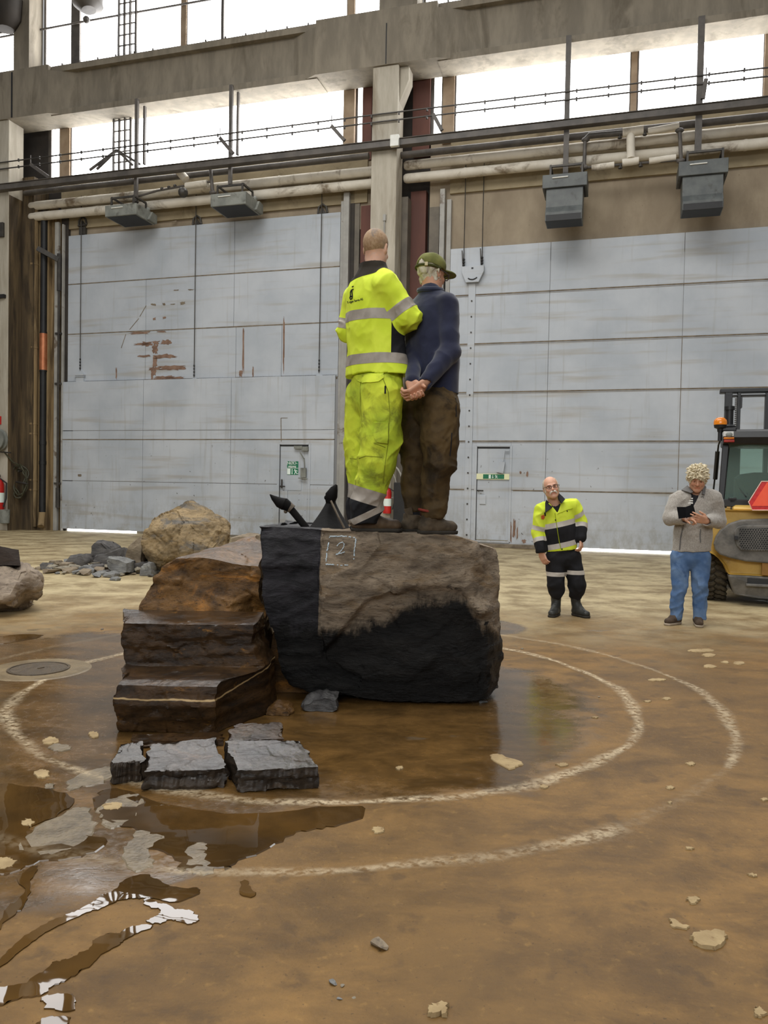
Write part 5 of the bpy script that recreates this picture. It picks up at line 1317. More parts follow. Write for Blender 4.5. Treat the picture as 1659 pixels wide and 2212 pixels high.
# gravel: single small stones
protos = []
for i in range(5):
    rr = random.Random(100 + i); pts = [V3((rr.gauss(0, 1), rr.gauss(0, 1), rr.gauss(0, 0.7))).normalized()*rr.uniform(0.75, 1.1) for _ in range(11)]
    pts = [V3((p.x, p.y*0.85, p.z*0.62)) for p in pts]
    v_, f_ = hull_stone(pts, None, '', sub=1, amps=((0.06, 2.0),), seed=i, zmin=-1, make=False)
    zm = min(v.z for v in v_); v_ = [v + V3((0, 0, -zm)) for v in v_]
    me = bpy.data.meshes.new('small_stone'); me.from_pydata([tuple(v) for v in v_], [], f_); me.materials.append((M_chips, M_grey1, M_grey3, M_chips, M_grey2)[i]); protos.append(me)
rr = random.Random(5)
def small_stone(x, y, s, label, group, k=None, name='small_stone'):
    o = bpy.data.objects.new(name, protos[k if k is not None else rr.randrange(5)]); COL.objects.link(o)
    o.location = (x, y, -0.002); o.scale = (s, s, s*rr.uniform(0.7, 1.0)); o.rotation_euler = (0, 0, rr.uniform(0, 6.28)); tag(o, label, 'stone', group)
for i in range(110):
    t = rr.random(); px = 96 + 245*t; py = 1243 + rr.gauss(-8, 7) - 12*abs(t - 0.55)
    g = gnd(px, min(py, 1247)); small_stone(g.x, g.y, rr.choice((0.05, 0.06, 0.07, 0.09, 0.12, 0.15)), 'small stone among the gravel at the foot of the rubble heap', 'gravel at the foot of the rubble heap')
for x, y, s, lab in ((820, 2043, 0.035, 'flat grey chip of stone on the brown floor in the foreground'), (718, 2124, 0.017, 'small angular stone chip near the bottom'), (740, 2130, 0.008, 'tiny pale chip beside the small angular chip'), (733, 2158, 0.010, 'tiny grey chip near the bottom wet patch'), (764, 2155, 0.008, 'tiny pale chip right of the wet patch'),
                  (250, 1254, 0.10, 'single dark stone in front of the rubble heap'), (258, 1244, 0.11, 'pale pebble in front of the grey square stone'), (1043, 1519, 0.035, 'little stone under the right corner of the huge block'), (220, 1360, 0.02, 'tiny pebble left of the brown block'), (1128, 1402, 0.02, 'tiny pebble by the inner circle'), (1294, 1506, 0.012, 'tiny dark pebble inside the inner circle')):
    g = gnd(x, y); small_stone(g.x, g.y, s, lab, None, name='stone_chip')
# supports so the block bears on the floor
for i, (x, y, s) in enumerate(((-0.3, 5.5, 0.10), (0.45, 5.6, 0.10), (0.1, 6.0, 0.10), (0.62, 5.30, 0.06))): small_stone(x, y, s, 'stone wedged under the huge block, number hidden in its shade', 'wedges under the huge block', 1, 'wedge_stone')

# ------------------------------------------------------------------ black anchor on the block
M_anch = surf('anchor_iron', (12, 11, 11), (20, 18, 17), 8, 0.75, spec=0.15, bump=0.3, bdist=0.01, bscale=30)
M_anch2 = surf('anchor_iron_worn', (84, 72, 58), (104, 90, 72), 8, 0.6)
YA = 5.62
def A(px, py, d=0.0): return at(px, py, YA + d)
zt = 1.155
r = thing('anchor', (A(670, 1135).x, YA, zt), 'black iron anchor with pointed arms lying behind the men on the huge block', 'anchor')
b = MB()
dv = (A(660, 1140) - A(625, 1093)).normalized()
b.tube([A(621, 1090), A(628, 1099), A(668, 1148)], 0.026, 14)
build('shaft', b, M_anch, r, smooth=True)
b = MB(); b.tube([A(583, 1068), A(590, 1075), A(603, 1085), A(614, 1089)], [0.003, 0.018, 0.038, 0.045], 14); b.tube([A(613, 1088), A(626, 1096)], [0.045, 0.035], 14)
build('point', b, M_anch, r, smooth=True, sharp=60)
b = MB(); b.tube([A(622, 1092), A(631, 1100)], 0.034, 14); b.ball(A(617, 1105), 0.014, 8, 6); build('collar', b, M_anch2, r, smooth=True)
b = MB()
ap = A(715, 1080, 0.1)
base = [A(666, 1142, -0.10), A(700, 1143, -0.16), A(742, 1143, -0.10), A(757, 1141, 0.15), A(735, 1140, 0.32), A(675, 1140, 0.25)]
mid = []
n = 24; rings = []
import math as _m
def ringpt(t, i):
    f = (i % n)/n*len(base); k = int(f); p = base[k % 6].lerp(base[(k+1) % 6], f - k)
    q = ap + V3((0.030*_m.cos(2*PI*i/n + PI), 0.03*_m.sin(2*PI*i/n + PI), 0))
    s = t**1.25
    return q.lerp(p, s) + V3((0, 0, (q.z - p.z)*(s - t)))
vs = []; fs = []
for j in range(13):
    for i in range(n): vs.append(ringpt(j/12, i))
for j in range(12):
    for i in range(n): fs.append((j*n+i, j*n+(i+1) % n, (j+1)*n+(i+1) % n, (j+1)*n+i))
b.add(vs, [f[::-1] for f in fs] + [tuple(range(n))])
build('fluke', b, M_anch, r, smooth=True, sharp=60)
b = MB(); t0 = A(727, 1047); b.tube([t0, A(722, 1056), A(716, 1070), A(714, 1079), A(713, 1088)], [0.008, 0.028, 0.045, 0.040, 0.030], 10)
b.ball(A(706, 1075), (0.02, 0.02, 0.02), 8, 6); build('point', b, M_anch, r, smooth=True)
b = MB(); b.tube([A(715, 1082, -0.05), A(732, 1118, -0.12), A(744, 1141, -0.14)], 0.008, 6); build('seam', b, M_anch2, r)
# ------------------------------------------------------------------ smooth solids (distance fields meshed with surface nets)
import bmesh
_lat = {}
def vnoise(P, scale, seed=0):
    "smooth value noise in [-1, 1], P (n,3)"
    if seed not in _lat: _lat[seed] = np.random.default_rng(seed).uniform(-1, 1, (32, 32, 32)).astype(np.float32)
    L = _lat[seed]; Q = P*scale; I = np.floor(Q).astype(int); f = Q - I; f = f*f*(3 - 2*f)
    I0 = I % 32; I1 = (I + 1) % 32; o = 0
    for a, wa in ((I0[:,0], 1-f[:,0]), (I1[:,0], f[:,0])):
        for b_, wb in ((I0[:,1], 1-f[:,1]), (I1[:,1], f[:,1])):
            for c, wc in ((I0[:,2], 1-f[:,2]), (I1[:,2], f[:,2])): o = o + L[a, b_, c]*wa*wb*wc
    return o
class Field:
    def __init__(s, lo, hi, res):
        s.lo = np.array(lo, float); s.res = res
        s.n = np.ceil((np.array(hi, float) - s.lo)/res).astype(int) + 1
        s.ax = [(s.lo[i] + np.arange(s.n[i])*res).astype(np.float32) for i in range(3)]
        s.d = np.full(s.n, 1.0, np.float32)
    def sub(s, lo, hi, m=0.06):
        sl = []
        for i in range(3):
            a = int(np.clip(math.floor((lo[i]-m-s.lo[i])/s.res), 0, s.n[i])); b_ = int(np.clip(math.ceil((hi[i]+m-s.lo[i])/s.res)+1, 0, s.n[i])); sl.append(slice(a, b_))
        X, Y, Z = np.meshgrid(*[s.ax[i][sl[i]] for i in range(3)], indexing='ij', sparse=True)
        return tuple(sl), X, Y, Z
    def _mix(s, sl, d, k, op):
        a = s.d[sl]
        if a.size == 0: return
        if op == '+':
            h = np.clip(0.5 + 0.5*(a - d)/k, 0, 1) if k > 0 else (a > d).astype(np.float32)
            s.d[sl] = a*(1-h) + d*h - k*h*(1-h)
        elif op == '-':
            h = np.clip(0.5 - 0.5*(a + d)/k, 0, 1); s.d[sl] = a*(1-h) - d*h + k*h*(1-h)
    def cone(s, a, b_, ra, rb, k=0.02, flat=None, op='+'):
        a = np.array(tuple(a)); b_ = np.array(tuple(b_)); r = max(ra, rb)
        sl, X, Y, Z = s.sub(np.minimum(a, b_)-r, np.maximum(a, b_)+r)
        px, py, pz = X-a[0], Y-a[1], Z-a[2]; v = b_-a
        if flat is not None:
            ax, fc = np.array(tuple(flat[0])), flat[1]; ax = ax/np.linalg.norm(ax)
            t = (px*ax[0] + py*ax[1] + pz*ax[2])*(fc-1); px, py, pz = px+t*ax[0], py+t*ax[1], pz+t*ax[2]
            v = v + ax*np.dot(v, ax)*(fc-1)
        L2 = max(float(v@v), 1e-9)
        h = np.clip((px*v[0] + py*v[1] + pz*v[2])/L2, 0, 1)
        d = np.sqrt((px-v[0]*h)**2 + (py-v[1]*h)**2 + (pz-v[2]*h)**2) - (ra + (rb-ra)*h)
        s._mix(sl, d.astype(np.float32), k, op); return s
    def path(s, pts, rs, k=0.02, flat=None, op='+'):
        for i in range(len(pts)-1): s.cone(pts[i], pts[i+1], rs[i], rs[i+1], k, flat, op)
        return s
    def ell(s, c, r, axes=None, k=0.02, op='+'):
        c = np.array(tuple(c)); r = np.array(r, float); R = max(r)
        sl, X, Y, Z = s.sub(c-R, c+R)
        A = np.eye(3) if axes is None else np.array([tuple(a) for a in axes])
        q = [((X-c[0])*A[i][0] + (Y-c[1])*A[i][1] + (Z-c[2])*A[i][2]) for i in range(3)]
        k0 = np.sqrt(sum((q[i]/r[i])**2 for i in range(3))); k1 = np.sqrt(sum((q[i]/r[i]**2)**2 for i in range(3)))
        d = k0*(k0-1)/np.maximum(k1, 1e-6)
        s._mix(sl, d.astype(np.float32), k, op); return s
    def cut(s, p, n, k=0.004):
        "remove everything on the n side of the plane through p"
        n = np.array(tuple(n)); n = n/np.linalg.norm(n); p = np.array(tuple(p))
        X, Y, Z = np.meshgrid(*s.ax, indexing='ij', sparse=True)
        s.d = np.maximum(s.d, ((X-p[0])*n[0] + (Y-p[1])*n[1] + (Z-p[2])*n[2]).astype(np.float32)); return s
    def wrinkle(s, amp, scale, stretch=(1, 1, 1), seed=1, ridge=False, band=0.05, rot=None, weight=None):
        m = np.abs(s.d) < band; I = np.argwhere(m)
        P = s.lo + I*s.res; Q = P if rot is None else P @ np.array(rot).T
        Q = Q*np.array(stretch)
        n = vnoise(Q + 0.35*np.stack([vnoise(Q, scale*0.5, seed+7)]*3, 1)/scale*2, scale, seed)
        if ridge: n = 1 - 2*np.abs(n)**0.8
        w = 1.0 if weight is None else weight(P)
        s.d[m] += (amp*n*w).astype(np.float32); return s
    def mesh(s):
        d = s.d; ins = d < 0; c = ins[:-1,:-1,:-1].astype(np.int8)
        offs = [(i, j, k) for i in (0, 1) for j in (0, 1) for k in (0, 1)]
        nx, ny, nz = d.shape; cnt = np.zeros((nx-1, ny-1, nz-1), np.int8)
        for (i, j, k) in offs: cnt += ins[i:nx-1+i, j:ny-1+j, k:nz-1+k]
        act = (cnt > 0) & (cnt < 8); I = np.argwhere(act); vid = np.full(act.shape, -1, np.int64); vid[act] = np.arange(len(I))
        vals = np.stack([d[I[:,0]+o[0], I[:,1]+o[1], I[:,2]+o[2]] for o in offs], 1)
        acc = np.zeros((len(I), 3)); num = np.zeros(len(I)); O = np.array(offs, float)
        for a in range(8):
            for b_ in range(a+1, 8):
                if abs(O[a]-O[b_]).sum() != 1: continue
                va, vb = vals[:,a], vals[:,b_]; m = (va < 0) != (vb < 0)
                t = va[m]/(va[m]-vb[m]); acc[m] += O[a] + (O[b_]-O[a])*t[:,None]; num[m] += 1
        V = s.lo + (I + acc/num[:,None])*s.res
        F = []
        for axis in range(3):
            sh = [slice(None)]*3; s2 = [slice(None)]*3; sh[axis] = slice(0, -1); s2[axis] = slice(1, None)
            A, B = ins[tuple(sh)], ins[tuple(s2)]; ch = A != B
            E = np.argwhere(ch); u, w = [(1, 2), (2, 0), (0, 1)][axis]
            ok = (E[:,u] > 0) & (E[:,w] > 0) & (E[:,u] < d.shape[u]-1) & (E[:,w] < d.shape[w]-1); E = E[ok]
            fl = A[tuple(E.T)]
            q = []
            for du, dw in ((-1, -1), (0, -1), (0, 0), (-1, 0)):
                e = E.copy(); e[:,u] += du; e[:,w] += dw; q.append(vid[tuple(e.T)])
            q = np.stack(q, 1); q[~fl] = q[~fl][:, ::-1]; F.append(q)
        F = np.concatenate(F); F = F[(F >= 0).all(1)]
        return V, F
def np_obj(name, V, F, mat, parent, smooth=True, sharp=None, label=None, mats=None):
    org = np.array(ORG[parent.name]); me = bpy.data.meshes.new(name)
    used = np.unique(F); mp = np.full(len(V), -1); mp[used] = np.arange(len(used)); V2 = V[used]-org; F2 = mp[F]
    me.vertices.add(len(V2)); me.vertices.foreach_set('co', V2.astype(np.float32).ravel())
    k = F2.shape[1]; me.loops.add(F2.size); me.loops.foreach_set('vertex_index', F2.ravel().astype(np.int32))
    me.polygons.add(len(F2)); me.polygons.foreach_set('loop_start', np.arange(0, F2.size, k, dtype=np.int32))
    me.update(calc_edges=True); me.validate()
    me.materials.append(mat)
    if smooth: me.shade_smooth()
    o = bpy.data.objects.new(name, me); COL.objects.link(o); o.parent = parent; ORG[o.name] = tuple(org)
    if label: o['label'] = label
    return o, V2 + org
def field_obj(name, F, mat, parent, **k): V, Q = F.mesh(); return np_obj(name, V, Q, mat, parent, **k)[0]
def tint_attr(o, V, cols):
    a = o.data.attributes.new('tint', 'FLOAT_COLOR', 'POINT'); c = np.ones((len(V), 4), np.float32); c[:, :3] = cols; a.data.foreach_set('color', c.ravel())
def split_obj(base, V, Q, cuts, label_fn, spec, parent, iso=None):
    """cut the surface along planes, sort faces with label_fn(centres)->array of keys; spec: {key: (name, mat, label)}; base key = base"""
    bm = bmesh.new(); vs = [bm.verts.new(v) for v in V]; 
    for q in Q:
        try: bm.faces.new([vs[i] for i in q])
        except ValueError: pass
    if iso is not None:
        for fn in iso:
            bm.verts.index_update(); sv = fn(np.array([tuple(v.co) for v in bm.verts])); sv = np.where(np.abs(sv) < 2e-4, 2e-4, sv); new = []
            for e in bm.edges[:]:
                a, c = e.verts; sa, sc = sv[a.index], sv[c.index]
                if sa*sc < 0: new.append((e, a, sa/(sa - sc)))
            nv = [bmesh.utils.edge_split(e, a, t)[1] for e, a, t in new]
            bmesh.ops.connect_verts(bm, verts=nv)
    for p, n in cuts: bmesh.ops.bisect_plane(bm, geom=bm.verts[:] + bm.edges[:] + bm.faces[:], plane_co=p, plane_no=n)
    bmesh.ops.triangulate(bm, faces=[f for f in bm.faces if len(f.verts) > 4])
    bm.verts.index_update(); bm.normal_update()
    V2 = np.array([tuple(v.co) for v in bm.verts]); fs = [[v.index for v in f.verts] for f in bm.faces]; C = np.array([tuple(f.calc_center_median()) for f in bm.faces])
    # vertex normals of the whole skin kept so the pieces shade without seams
    N = np.array([tuple(v.normal) for v in bm.verts]); bm.free()
    keys = label_fn(C); out = {}
    def mk(key, par):
        idx = [i for i, k in enumerate(keys) if k == key]
        if not idx: return None
        if key == base: return mk1(key, par, idx)
        m = MB(); p = {}
        def find(i):
            while p[i] != i: p[i] = p[p[i]]; i = p[i]
            return i
        for i in idx:
            for v in fs[i]: p.setdefault(v, v)
            for v in fs[i][1:]: p[find(v)] = find(fs[i][0])
        g = {}
        for i in idx: g.setdefault(find(fs[i][0]), []).append(i)
        for q in g.values():
            if len(q) > 25: o = mk1(key, par, q)
            else: mk1(key, par, q, root_mat=spec[base][1])
        return None
    def mk1(key, par, idx, root_mat=None):
        name, mat, lab = spec[key]
        if root_mat is not None: name, mat, lab = 'cloth_scrap', mat, None
        org = np.array(ORG[par.name]); used = sorted({v for i in idx for v in fs[i]}); mp = {v: j for j, v in enumerate(used)}
        me = bpy.data.meshes.new(name); off = 0.0 if key == base else 0.0015
        me.from_pydata([tuple(V2[v] + N[v]*off - org) for v in used], [], [[mp[v] for v in fs[i]] for i in idx]); me.update(); me.shade_smooth()
        me.normals_split_custom_set_from_vertices([tuple(N[v]) for v in used])
        me.materials.append(mat); o = bpy.data.objects.new(name, me); COL.objects.link(o); o.parent = par; ORG[o.name] = tuple(org)
        if lab: o['label'] = lab
        return o
    root = mk(base, parent); out[base] = root
    for key in spec:
        if key != base: out[key] = mk(key, root)
    return out

# ------------------------------------------------------------------ body parts
def unit(v): return V3(v).normalized()
RD = Matrix.Rotation(0.6, 3, 'Y') @ Matrix.Rotation(0.3, 3, 'X')
RD3 = Matrix.Rotation(0.12, 3, 'Y')
RD2 = Matrix.Rotation(-0.5, 3, 'Y') @ Matrix.Rotation(0.2, 3, 'X')
def head(F, c, f, u, s=1.0, mouth=True):
    f = unit(f); u = unit(u); u = (u - f*u.dot(f)).normalized(); r = f.cross(u); A = (r, f, u); P = lambda x, y, z: c + (r*x + f*y + u*z)*s
    F.ell(P(0, -0.012, 0.035), (0.077*s, 0.098*s, 0.090*s), A, 0.01)
    F.ell(P(0, 0.022, -0.035), (0.064*s, 0.072*s, 0.088*s), A, 0.03)
    F.cone(P(-0.05, 0.0, -0.062), P(-0.012, 0.068, -0.100), 0.022*s, 0.022*s, 0.025); F.cone(P(0.05, 0.0, -0.062), P(0.012, 0.068, -0.100), 0.022*s, 0.022*s, 0.025)
    F.ell(P(0, 0.072, -0.098), (0.024*s, 0.020*s, 0.018*s), A, 0.02)
    F.cone(P(-0.034, 0.082, 0.022), P(0.034, 0.082, 0.022), 0.010*s, 0.010*s, 0.015)
    for x in (-0.031, 0.031): F.ell(P(x, 0.100, 0.002), (0.017*s, 0.016*s, 0.011*s), A, 0.012, '-'); F.ell(P(x*1.25, 0.066, -0.032), (0.022*s, 0.020*s, 0.02*s), A, 0.015)
    F.cone(P(0, 0.090, 0.010), P(0, 0.112, -0.028), 0.009*s, 0.014*s, 0.008); F.ell(P(-0.013, 0.100, -0.033), (0.009*s,)*3, A, 0.006); F.ell(P(0.013, 0.100, -0.033), (0.009*s,)*3, A, 0.006)
    F.cone(P(-0.02, 0.084, -0.062), P(0.02, 0.084, -0.062), 0.007*s, 0.007*s, 0.008); F.cone(P(-0.015, 0.084, -0.072), P(0.015, 0.084, -0.072), 0.008*s, 0.008*s, 0.006)
    F.cone(P(-0.02, 0.0965, -0.067), P(0.02, 0.0965, -0.067), 0.0035*s, 0.0035*s, 0.004, op='-')
    for x in (-1, 1):
        F.ell(P(x*0.079, -0.008, -0.004), (0.010*s, 0.019*s, 0.032*s), A, 0.006); F.ell(P(x*0.087, -0.003, -0.002), (0.008*s, 0.009*s, 0.018*s), A, 0.006, '-')
    return P, A
def tint_head(V, P, s=1.0, brow=(0.55, 0.45, 0.38), lip=(0.86, 0.62, 0.60), brow_w=0.6):
    t = np.ones((len(V), 3))
    def seg(a, b_):
        a = np.array(a); b_ = np.array(b_); v = b_-a; h = np.clip(((V-a)@v)/(v@v), 0, 1); return np.linalg.norm(V-a-h[:,None]*v, axis=1)
    def blend(d, r0, r1, col, w=1.0):
        k = np.clip((r1-d)/(r1-r0), 0, 1)*w; t[:] = t*(1-k[:,None]) + np.array(col)*k[:,None]
    for x in (-1, 1):
        blend(seg(P(x*0.017, 0.094, 0.022), P(x*0.047, 0.080, 0.022)), 0.006*s, 0.011*s, brow, brow_w)
        blend(np.linalg.norm(V-np.array(P(x*0.031, 0.088, 0.002)), axis=1), 0.008*s, 0.018*s, (0.66, 0.50, 0.46), 0.75)
        blend(np.linalg.norm(V-np.array(P(x*0.042, 0.076, -0.03)), axis=1), 0.01*s, 0.03*s, (1.0, 0.82, 0.78), 0.6)
    blend(seg(P(-0.019, 0.09, -0.067), P(0.019, 0.09, -0.067)), 0.008*s, 0.012*s, lip, 0.9)
    blend(np.linalg.norm(V-np.array(P(0, 0.116, -0.03)), axis=1), 0.01*s, 0.025*s, (1.0, 0.80, 0.75), 0.7)
    return t
def hand(F, w, fd, pn, thumb, curls=(35, 45, 40), spread=0.16, s=1.0, tc=25, k=0.006):
    """w wrist, fd towards knuckles, pn the way the palm looks, thumb: +1/-1 side (fd x pn)"""
    fd = unit(fd); pn = unit(pn); pn = (pn - fd*pn.dot(fd)).normalized(); lat = fd.cross(pn)*thumb
    kn = w + fd*0.088*s
    for x in (-0.03, -0.010, 0.010, 0.028): F.cone(w + lat*x*0.7*s, kn + lat*x*s, 0.016*s, 0.0135*s, 0.014, (pn, 1.15))
    for i, (x, L) in enumerate(((0.030, 0.90), (0.010, 1.0), (-0.011, 0.94), (-0.031, 0.76))):
        d = unit(fd + lat*spread*(x/0.03)*0.7); p = kn + lat*x*s; c = 0
        cv = curls[i] if isinstance(curls[0], (tuple, list)) else curls
        for ln, rr, an in zip((0.044, 0.027, 0.022), (0.0105, 0.0092, 0.0080), cv):
            c += math.radians(an); q = p + (d*math.cos(c) + pn*math.sin(c))*ln*L*s; F.cone(p, q, rr*s, rr*0.9*s, k); p = q
    a = w + fd*0.022*s + lat*0.022*s; d = unit(fd*0.75 + lat*0.75 + pn*0.35); m = a + d*0.04*s
    d2 = unit(fd*math.cos(math.radians(tc)) + lat*0.25 + pn*math.sin(math.radians(tc))); F.cone(a, m, 0.017*s, 0.0125*s, 0.012); n = m + d2*0.032*s; F.cone(m, n, 0.0115*s, 0.010*s, k); F.cone(n, n + unit(d2 + pn*0.3)*0.025*s, 0.010*s, 0.008*s, k)
    return F
def skin_mat(name, c, hair=None):
    m, nt, bs, out = new_mat(name); N = NT(nt)
    t = N.n('ShaderNodeAttribute', attribute_name='tint').outputs['Color']
    n1 = N.noise(N.pos(), 60, 3, 0.6)
    col = N.mix(N.step(n1, 0.3, 0.7), srgb(c), srgb((min(255, c[0]+10), c[1]+2, c[2]-4)))
    N.l(N.mix(1.0, col, t, 'MULTIPLY'), bs.inputs['Base Color']); bs.inputs['Roughness'].default_value = 0.5
    bs.inputs['Subsurface Weight'].default_value = 0.0
    return m
def cloth(name, c1, c2, scale=6, rough=0.85, bump=0.15, bscale=180, dirt=None, amt=(0.55, 0.7), ds=5.0, sheen=0.0):
    m = surf(name, c1, c2, scale, rough, 0.1, bump=bump, bdist=0.002, bscale=bscale, dirt=dirt, dirt_scale=ds, dirt_amt=amt, spec=0.25)
    if sheen: m.node_tree.nodes['Principled BSDF'].inputs['Sheen Weight'].default_value = sheen
    return m
M_hiv = cloth('hi_vis_yellow_fabric', (208, 228, 56), (226, 242, 78), 5, 0.75)
M_hiv2 = cloth('hi_vis_yellow_trousers', (172, 194, 52), (212, 224, 66), 4, 0.8, dirt=(120, 128, 44), amt=(0.48, 0.72), ds=6)
M_refl = cloth('reflective_tape', (150, 142, 132), (170, 162, 152), 8, 0.45, bump=0.05)
M_refl2 = cloth('reflective_tape_bright', (186, 180, 172), (206, 200, 192), 8, 0.4, bump=0.05)
M_yoke = cloth('dark_brown_yoke', (40, 35, 28), (52, 46, 38), 5)
M_blackcl = cloth('black_work_cloth', (24, 24, 26), (36, 36, 40), 6)
M_navy = cloth('navy_fleece', (33, 36, 56), (44, 48, 70), 7, 0.95, bump=0.35, bscale=260, sheen=0.3)
M_olive = cloth('olive_brown_trousers', (56, 44, 26), (88, 70, 42), 4, 0.75, dirt=(40, 31, 20), amt=(0.5, 0.7), ds=5)
M_cap = cloth('olive_cap', (96, 98, 50), (120, 120, 66), 8, 0.85, dirt=(74, 74, 40))
M_fleece = cloth('grey_fleece', (142, 136, 128), (170, 164, 155), 90, 0.95, bump=0.5, bscale=160, sheen=0.3)
M_fleece2 = cloth('grey_fleece_trim', (96, 94, 92), (112, 110, 108), 20, 0.9)
M_denim = cloth('blue_denim', (72, 100, 140), (112, 138, 172), 4, 0.85, bump=0.3, bscale=300, dirt=(64, 90, 130), amt=(0.5, 0.7))
M_boot = cloth('worn_brown_leather', (54, 42, 32), (82, 66, 48), 9, 0.6, bump=0.3, bscale=60)
M_boot2 = cloth('dusty_hiking_boot', (58, 50, 40), (92, 80, 64), 10, 0.8, bump=0.4, bscale=70)
M_sole = cloth('dark_rubber_sole', (40, 37, 33), (56, 52, 46), 9, 0.7)
M_rubber = cloth('rubber_boot', (44, 44, 42), (62, 62, 58), 5, 0.42, bump=0.1)
M_suede = cloth('brown_suede_shoe', (66, 54, 44), (86, 72, 60), 14, 0.9)
M_solelight = cloth('pale_shoe_sole', (150, 136, 118), (168, 154, 136), 9, 0.7)
M_hairgrey = cloth('white_grey_hair', (176, 166, 146), (214, 206, 188), 30, 0.75, bump=0.8, bscale=120)
M_hairblond = cloth('blond_grey_hair', (176, 160, 126), (222, 212, 186), 46, 0.75, bump=0.3, bscale=110)
M_stubble = cloth('cropped_greying_hair', (158, 128, 98), (182, 154, 124), 60, 0.8, bump=0.5, bscale=300, dirt=(128, 118, 110), amt=(0.45, 0.7), ds=10)
M_skin = skin_mat('skin_light', (206, 164, 140)); M_skin2 = skin_mat('skin_tanned', (190, 144, 118)); M_skin3 = skin_mat('skin_ruddy', (208, 162, 138))
M_frame = surf('spectacle_frame', (54, 44, 44), (66, 54, 54), 5, 0.35)
M_eye = surf('eye_dark', (40, 32, 28), (54, 42, 36), 30, 0.2)
M_redfab = cloth('red_boot_lining', (110, 44, 36), (130, 56, 46), 9)

def box_of(pts, m): a = np.array([tuple(p) for p in pts]); return a.min(0)-m, a.max(0)+m
def seg_dist(C, a, b_):
    a = np.array(tuple(a)); b_ = np.array(tuple(b_)); v = b_-a; h = np.clip(((C-a)@v)/(v@v), 0, 1); return np.linalg.norm(C-a-h[:,None]*v, axis=1), h

def boot(parent, heel, toe, ankle, zg, mat, sole_mat, rh=0.043, rt=0.042, rs=0.06, top=None, res=0.005, name='boot', shaft_k=0.03, toe_up=0.0, label=None):
    d = V3((toe.x-heel.x, toe.y-heel.y, 0)); L = d.length; d.normalize(); lat = V3((-d.y, d.x, 0))
    H = V3((heel.x, heel.y, zg)); lo, hi = box_of([H, H + d*L, ankle], 0.10)
    F = Field(lo, hi, res)
    def p(t, z, x=0): return H + d*(L*t) + lat*x + V3((0, 0, z))
    F.cone(p(0.16, 0.05), p(0.5, 0.052), rh, rh*0.98, 0.02); F.cone(p(0.5, 0.05), p(0.86, 0.045 + toe_up), rh*1.0, rt, 0.02, (V3((0, 0, 1)), 1.15))
    F.cone(p(0.2, 0.06), ankle, rh*1.0, rs, shaft_k); F.cone(p(0.62, 0.06), p(0.30, 0.115), 0.036, 0.045, 0.03)
    F.cut(p(0, 0.018), (0, 0, -1)); F.cut(top if top is not None else ankle, ankle - p(0.25, 0.0), 0.01)
    F.wrinkle(0.003, 40, seed=5)
    o = field_obj(name, F, mat, parent, label=label)
    S = Field(lo, hi, res)
    S.cone(p(0.15, 0.02), p(0.5, 0.02), rh*1.05, rh*0.98, 0.015); S.cone(p(0.5, 0.02), p(0.87, 0.02), rh*1.02, rt*1.06, 0.015); S.cut(p(0, 0.026), (0, 0, 1)); S.cut(p(0, 0.001), (0, 0, -1))
    field_obj('sole', S, sole_mat, o)
    return o

# ================================================================== man in hi-vis on the block (seen from behind)
Y1 = 5.24
def p1(px, py, dy=0.0): return at(px, py, Y1) + V3((0, dy, 0))
zg1 = max(big_top(p1(800, 1143).x + k*0.04, Y1 + j*0.05) for k in range(-3, 5) for j in (-1, 0, 1)) - 0.006
m1 = thing('person', (p1(812, 1143).x, Y1, zg1), 'person in yellow hi-vis jacket and trousers standing with back to us on the huge block', 'person')
f1 = V3((0.55, 0.83, 0)).normalized(); r1 = V3((f1.y, -f1.x, 0)); hf = V3((0.42, 0.90, -0.06))
hc1 = p1(812, 533, 0.05)
sR, eR, wR = p1(833, 621, -0.11), p1(881, 691, -0.10), p1(845, 706, 0.16)
sL, eL, wL = p1(764, 630, 0.14), p1(750, 704, 0.18), p1(790, 715, 0.34)
lo, hi = box_of([hc1, sR, sL, eR, eL, wR, wL, p1(812, 1143), p1(745, 900), p1(870, 900)], 0.2)
B = Field(lo, hi, 0.006)
Ph1, A1 = head(B, hc1, hf, (0.02, -0.08, 1), 1.01)
B.cone(hc1 + V3((0, -0.01, -0.05)), p1(808, 592, 0.02), 0.062, 0.070, 0.03)
B.cone(p1(806, 640, 0.02), p1(814, 800, 0.02), 0.16, 0.16, 0.03, (f1, 1.6)); B.cone(sL, sR, 0.06, 0.06, 0.03)
for S_, E_, W_ in ((sR, eR, wR), (sL, eL, wL)): B.path([S_, E_, W_], [0.05, 0.042, 0.03], 0.02)
hand(B, wR, unit(wR-eR), V3((-0.6, -0.4, 0)), 1, s=1.05); hand(B, wL, unit(wL-eL), V3((0.6, -0.6, 0)), -1, s=1.05)
hips = (p1(828, 840, -0.06), p1(790, 842, 0.12)); knees = (p1(820, 985, -0.05), p1(781, 985, 0.20)); anks = (p1(790, 1112, -0.02), p1(775, 1110, 0.22))
for h_, k_, a_ in zip(hips, knees, anks): B.path([h_, k_, a_], [0.07, 0.05, 0.036], 0.03)
V, Q = B.mesh(); bo, Vw = np_obj('body', V, Q, M_skin, m1); tint_attr(bo, Vw, tint_head(Vw, Ph1))
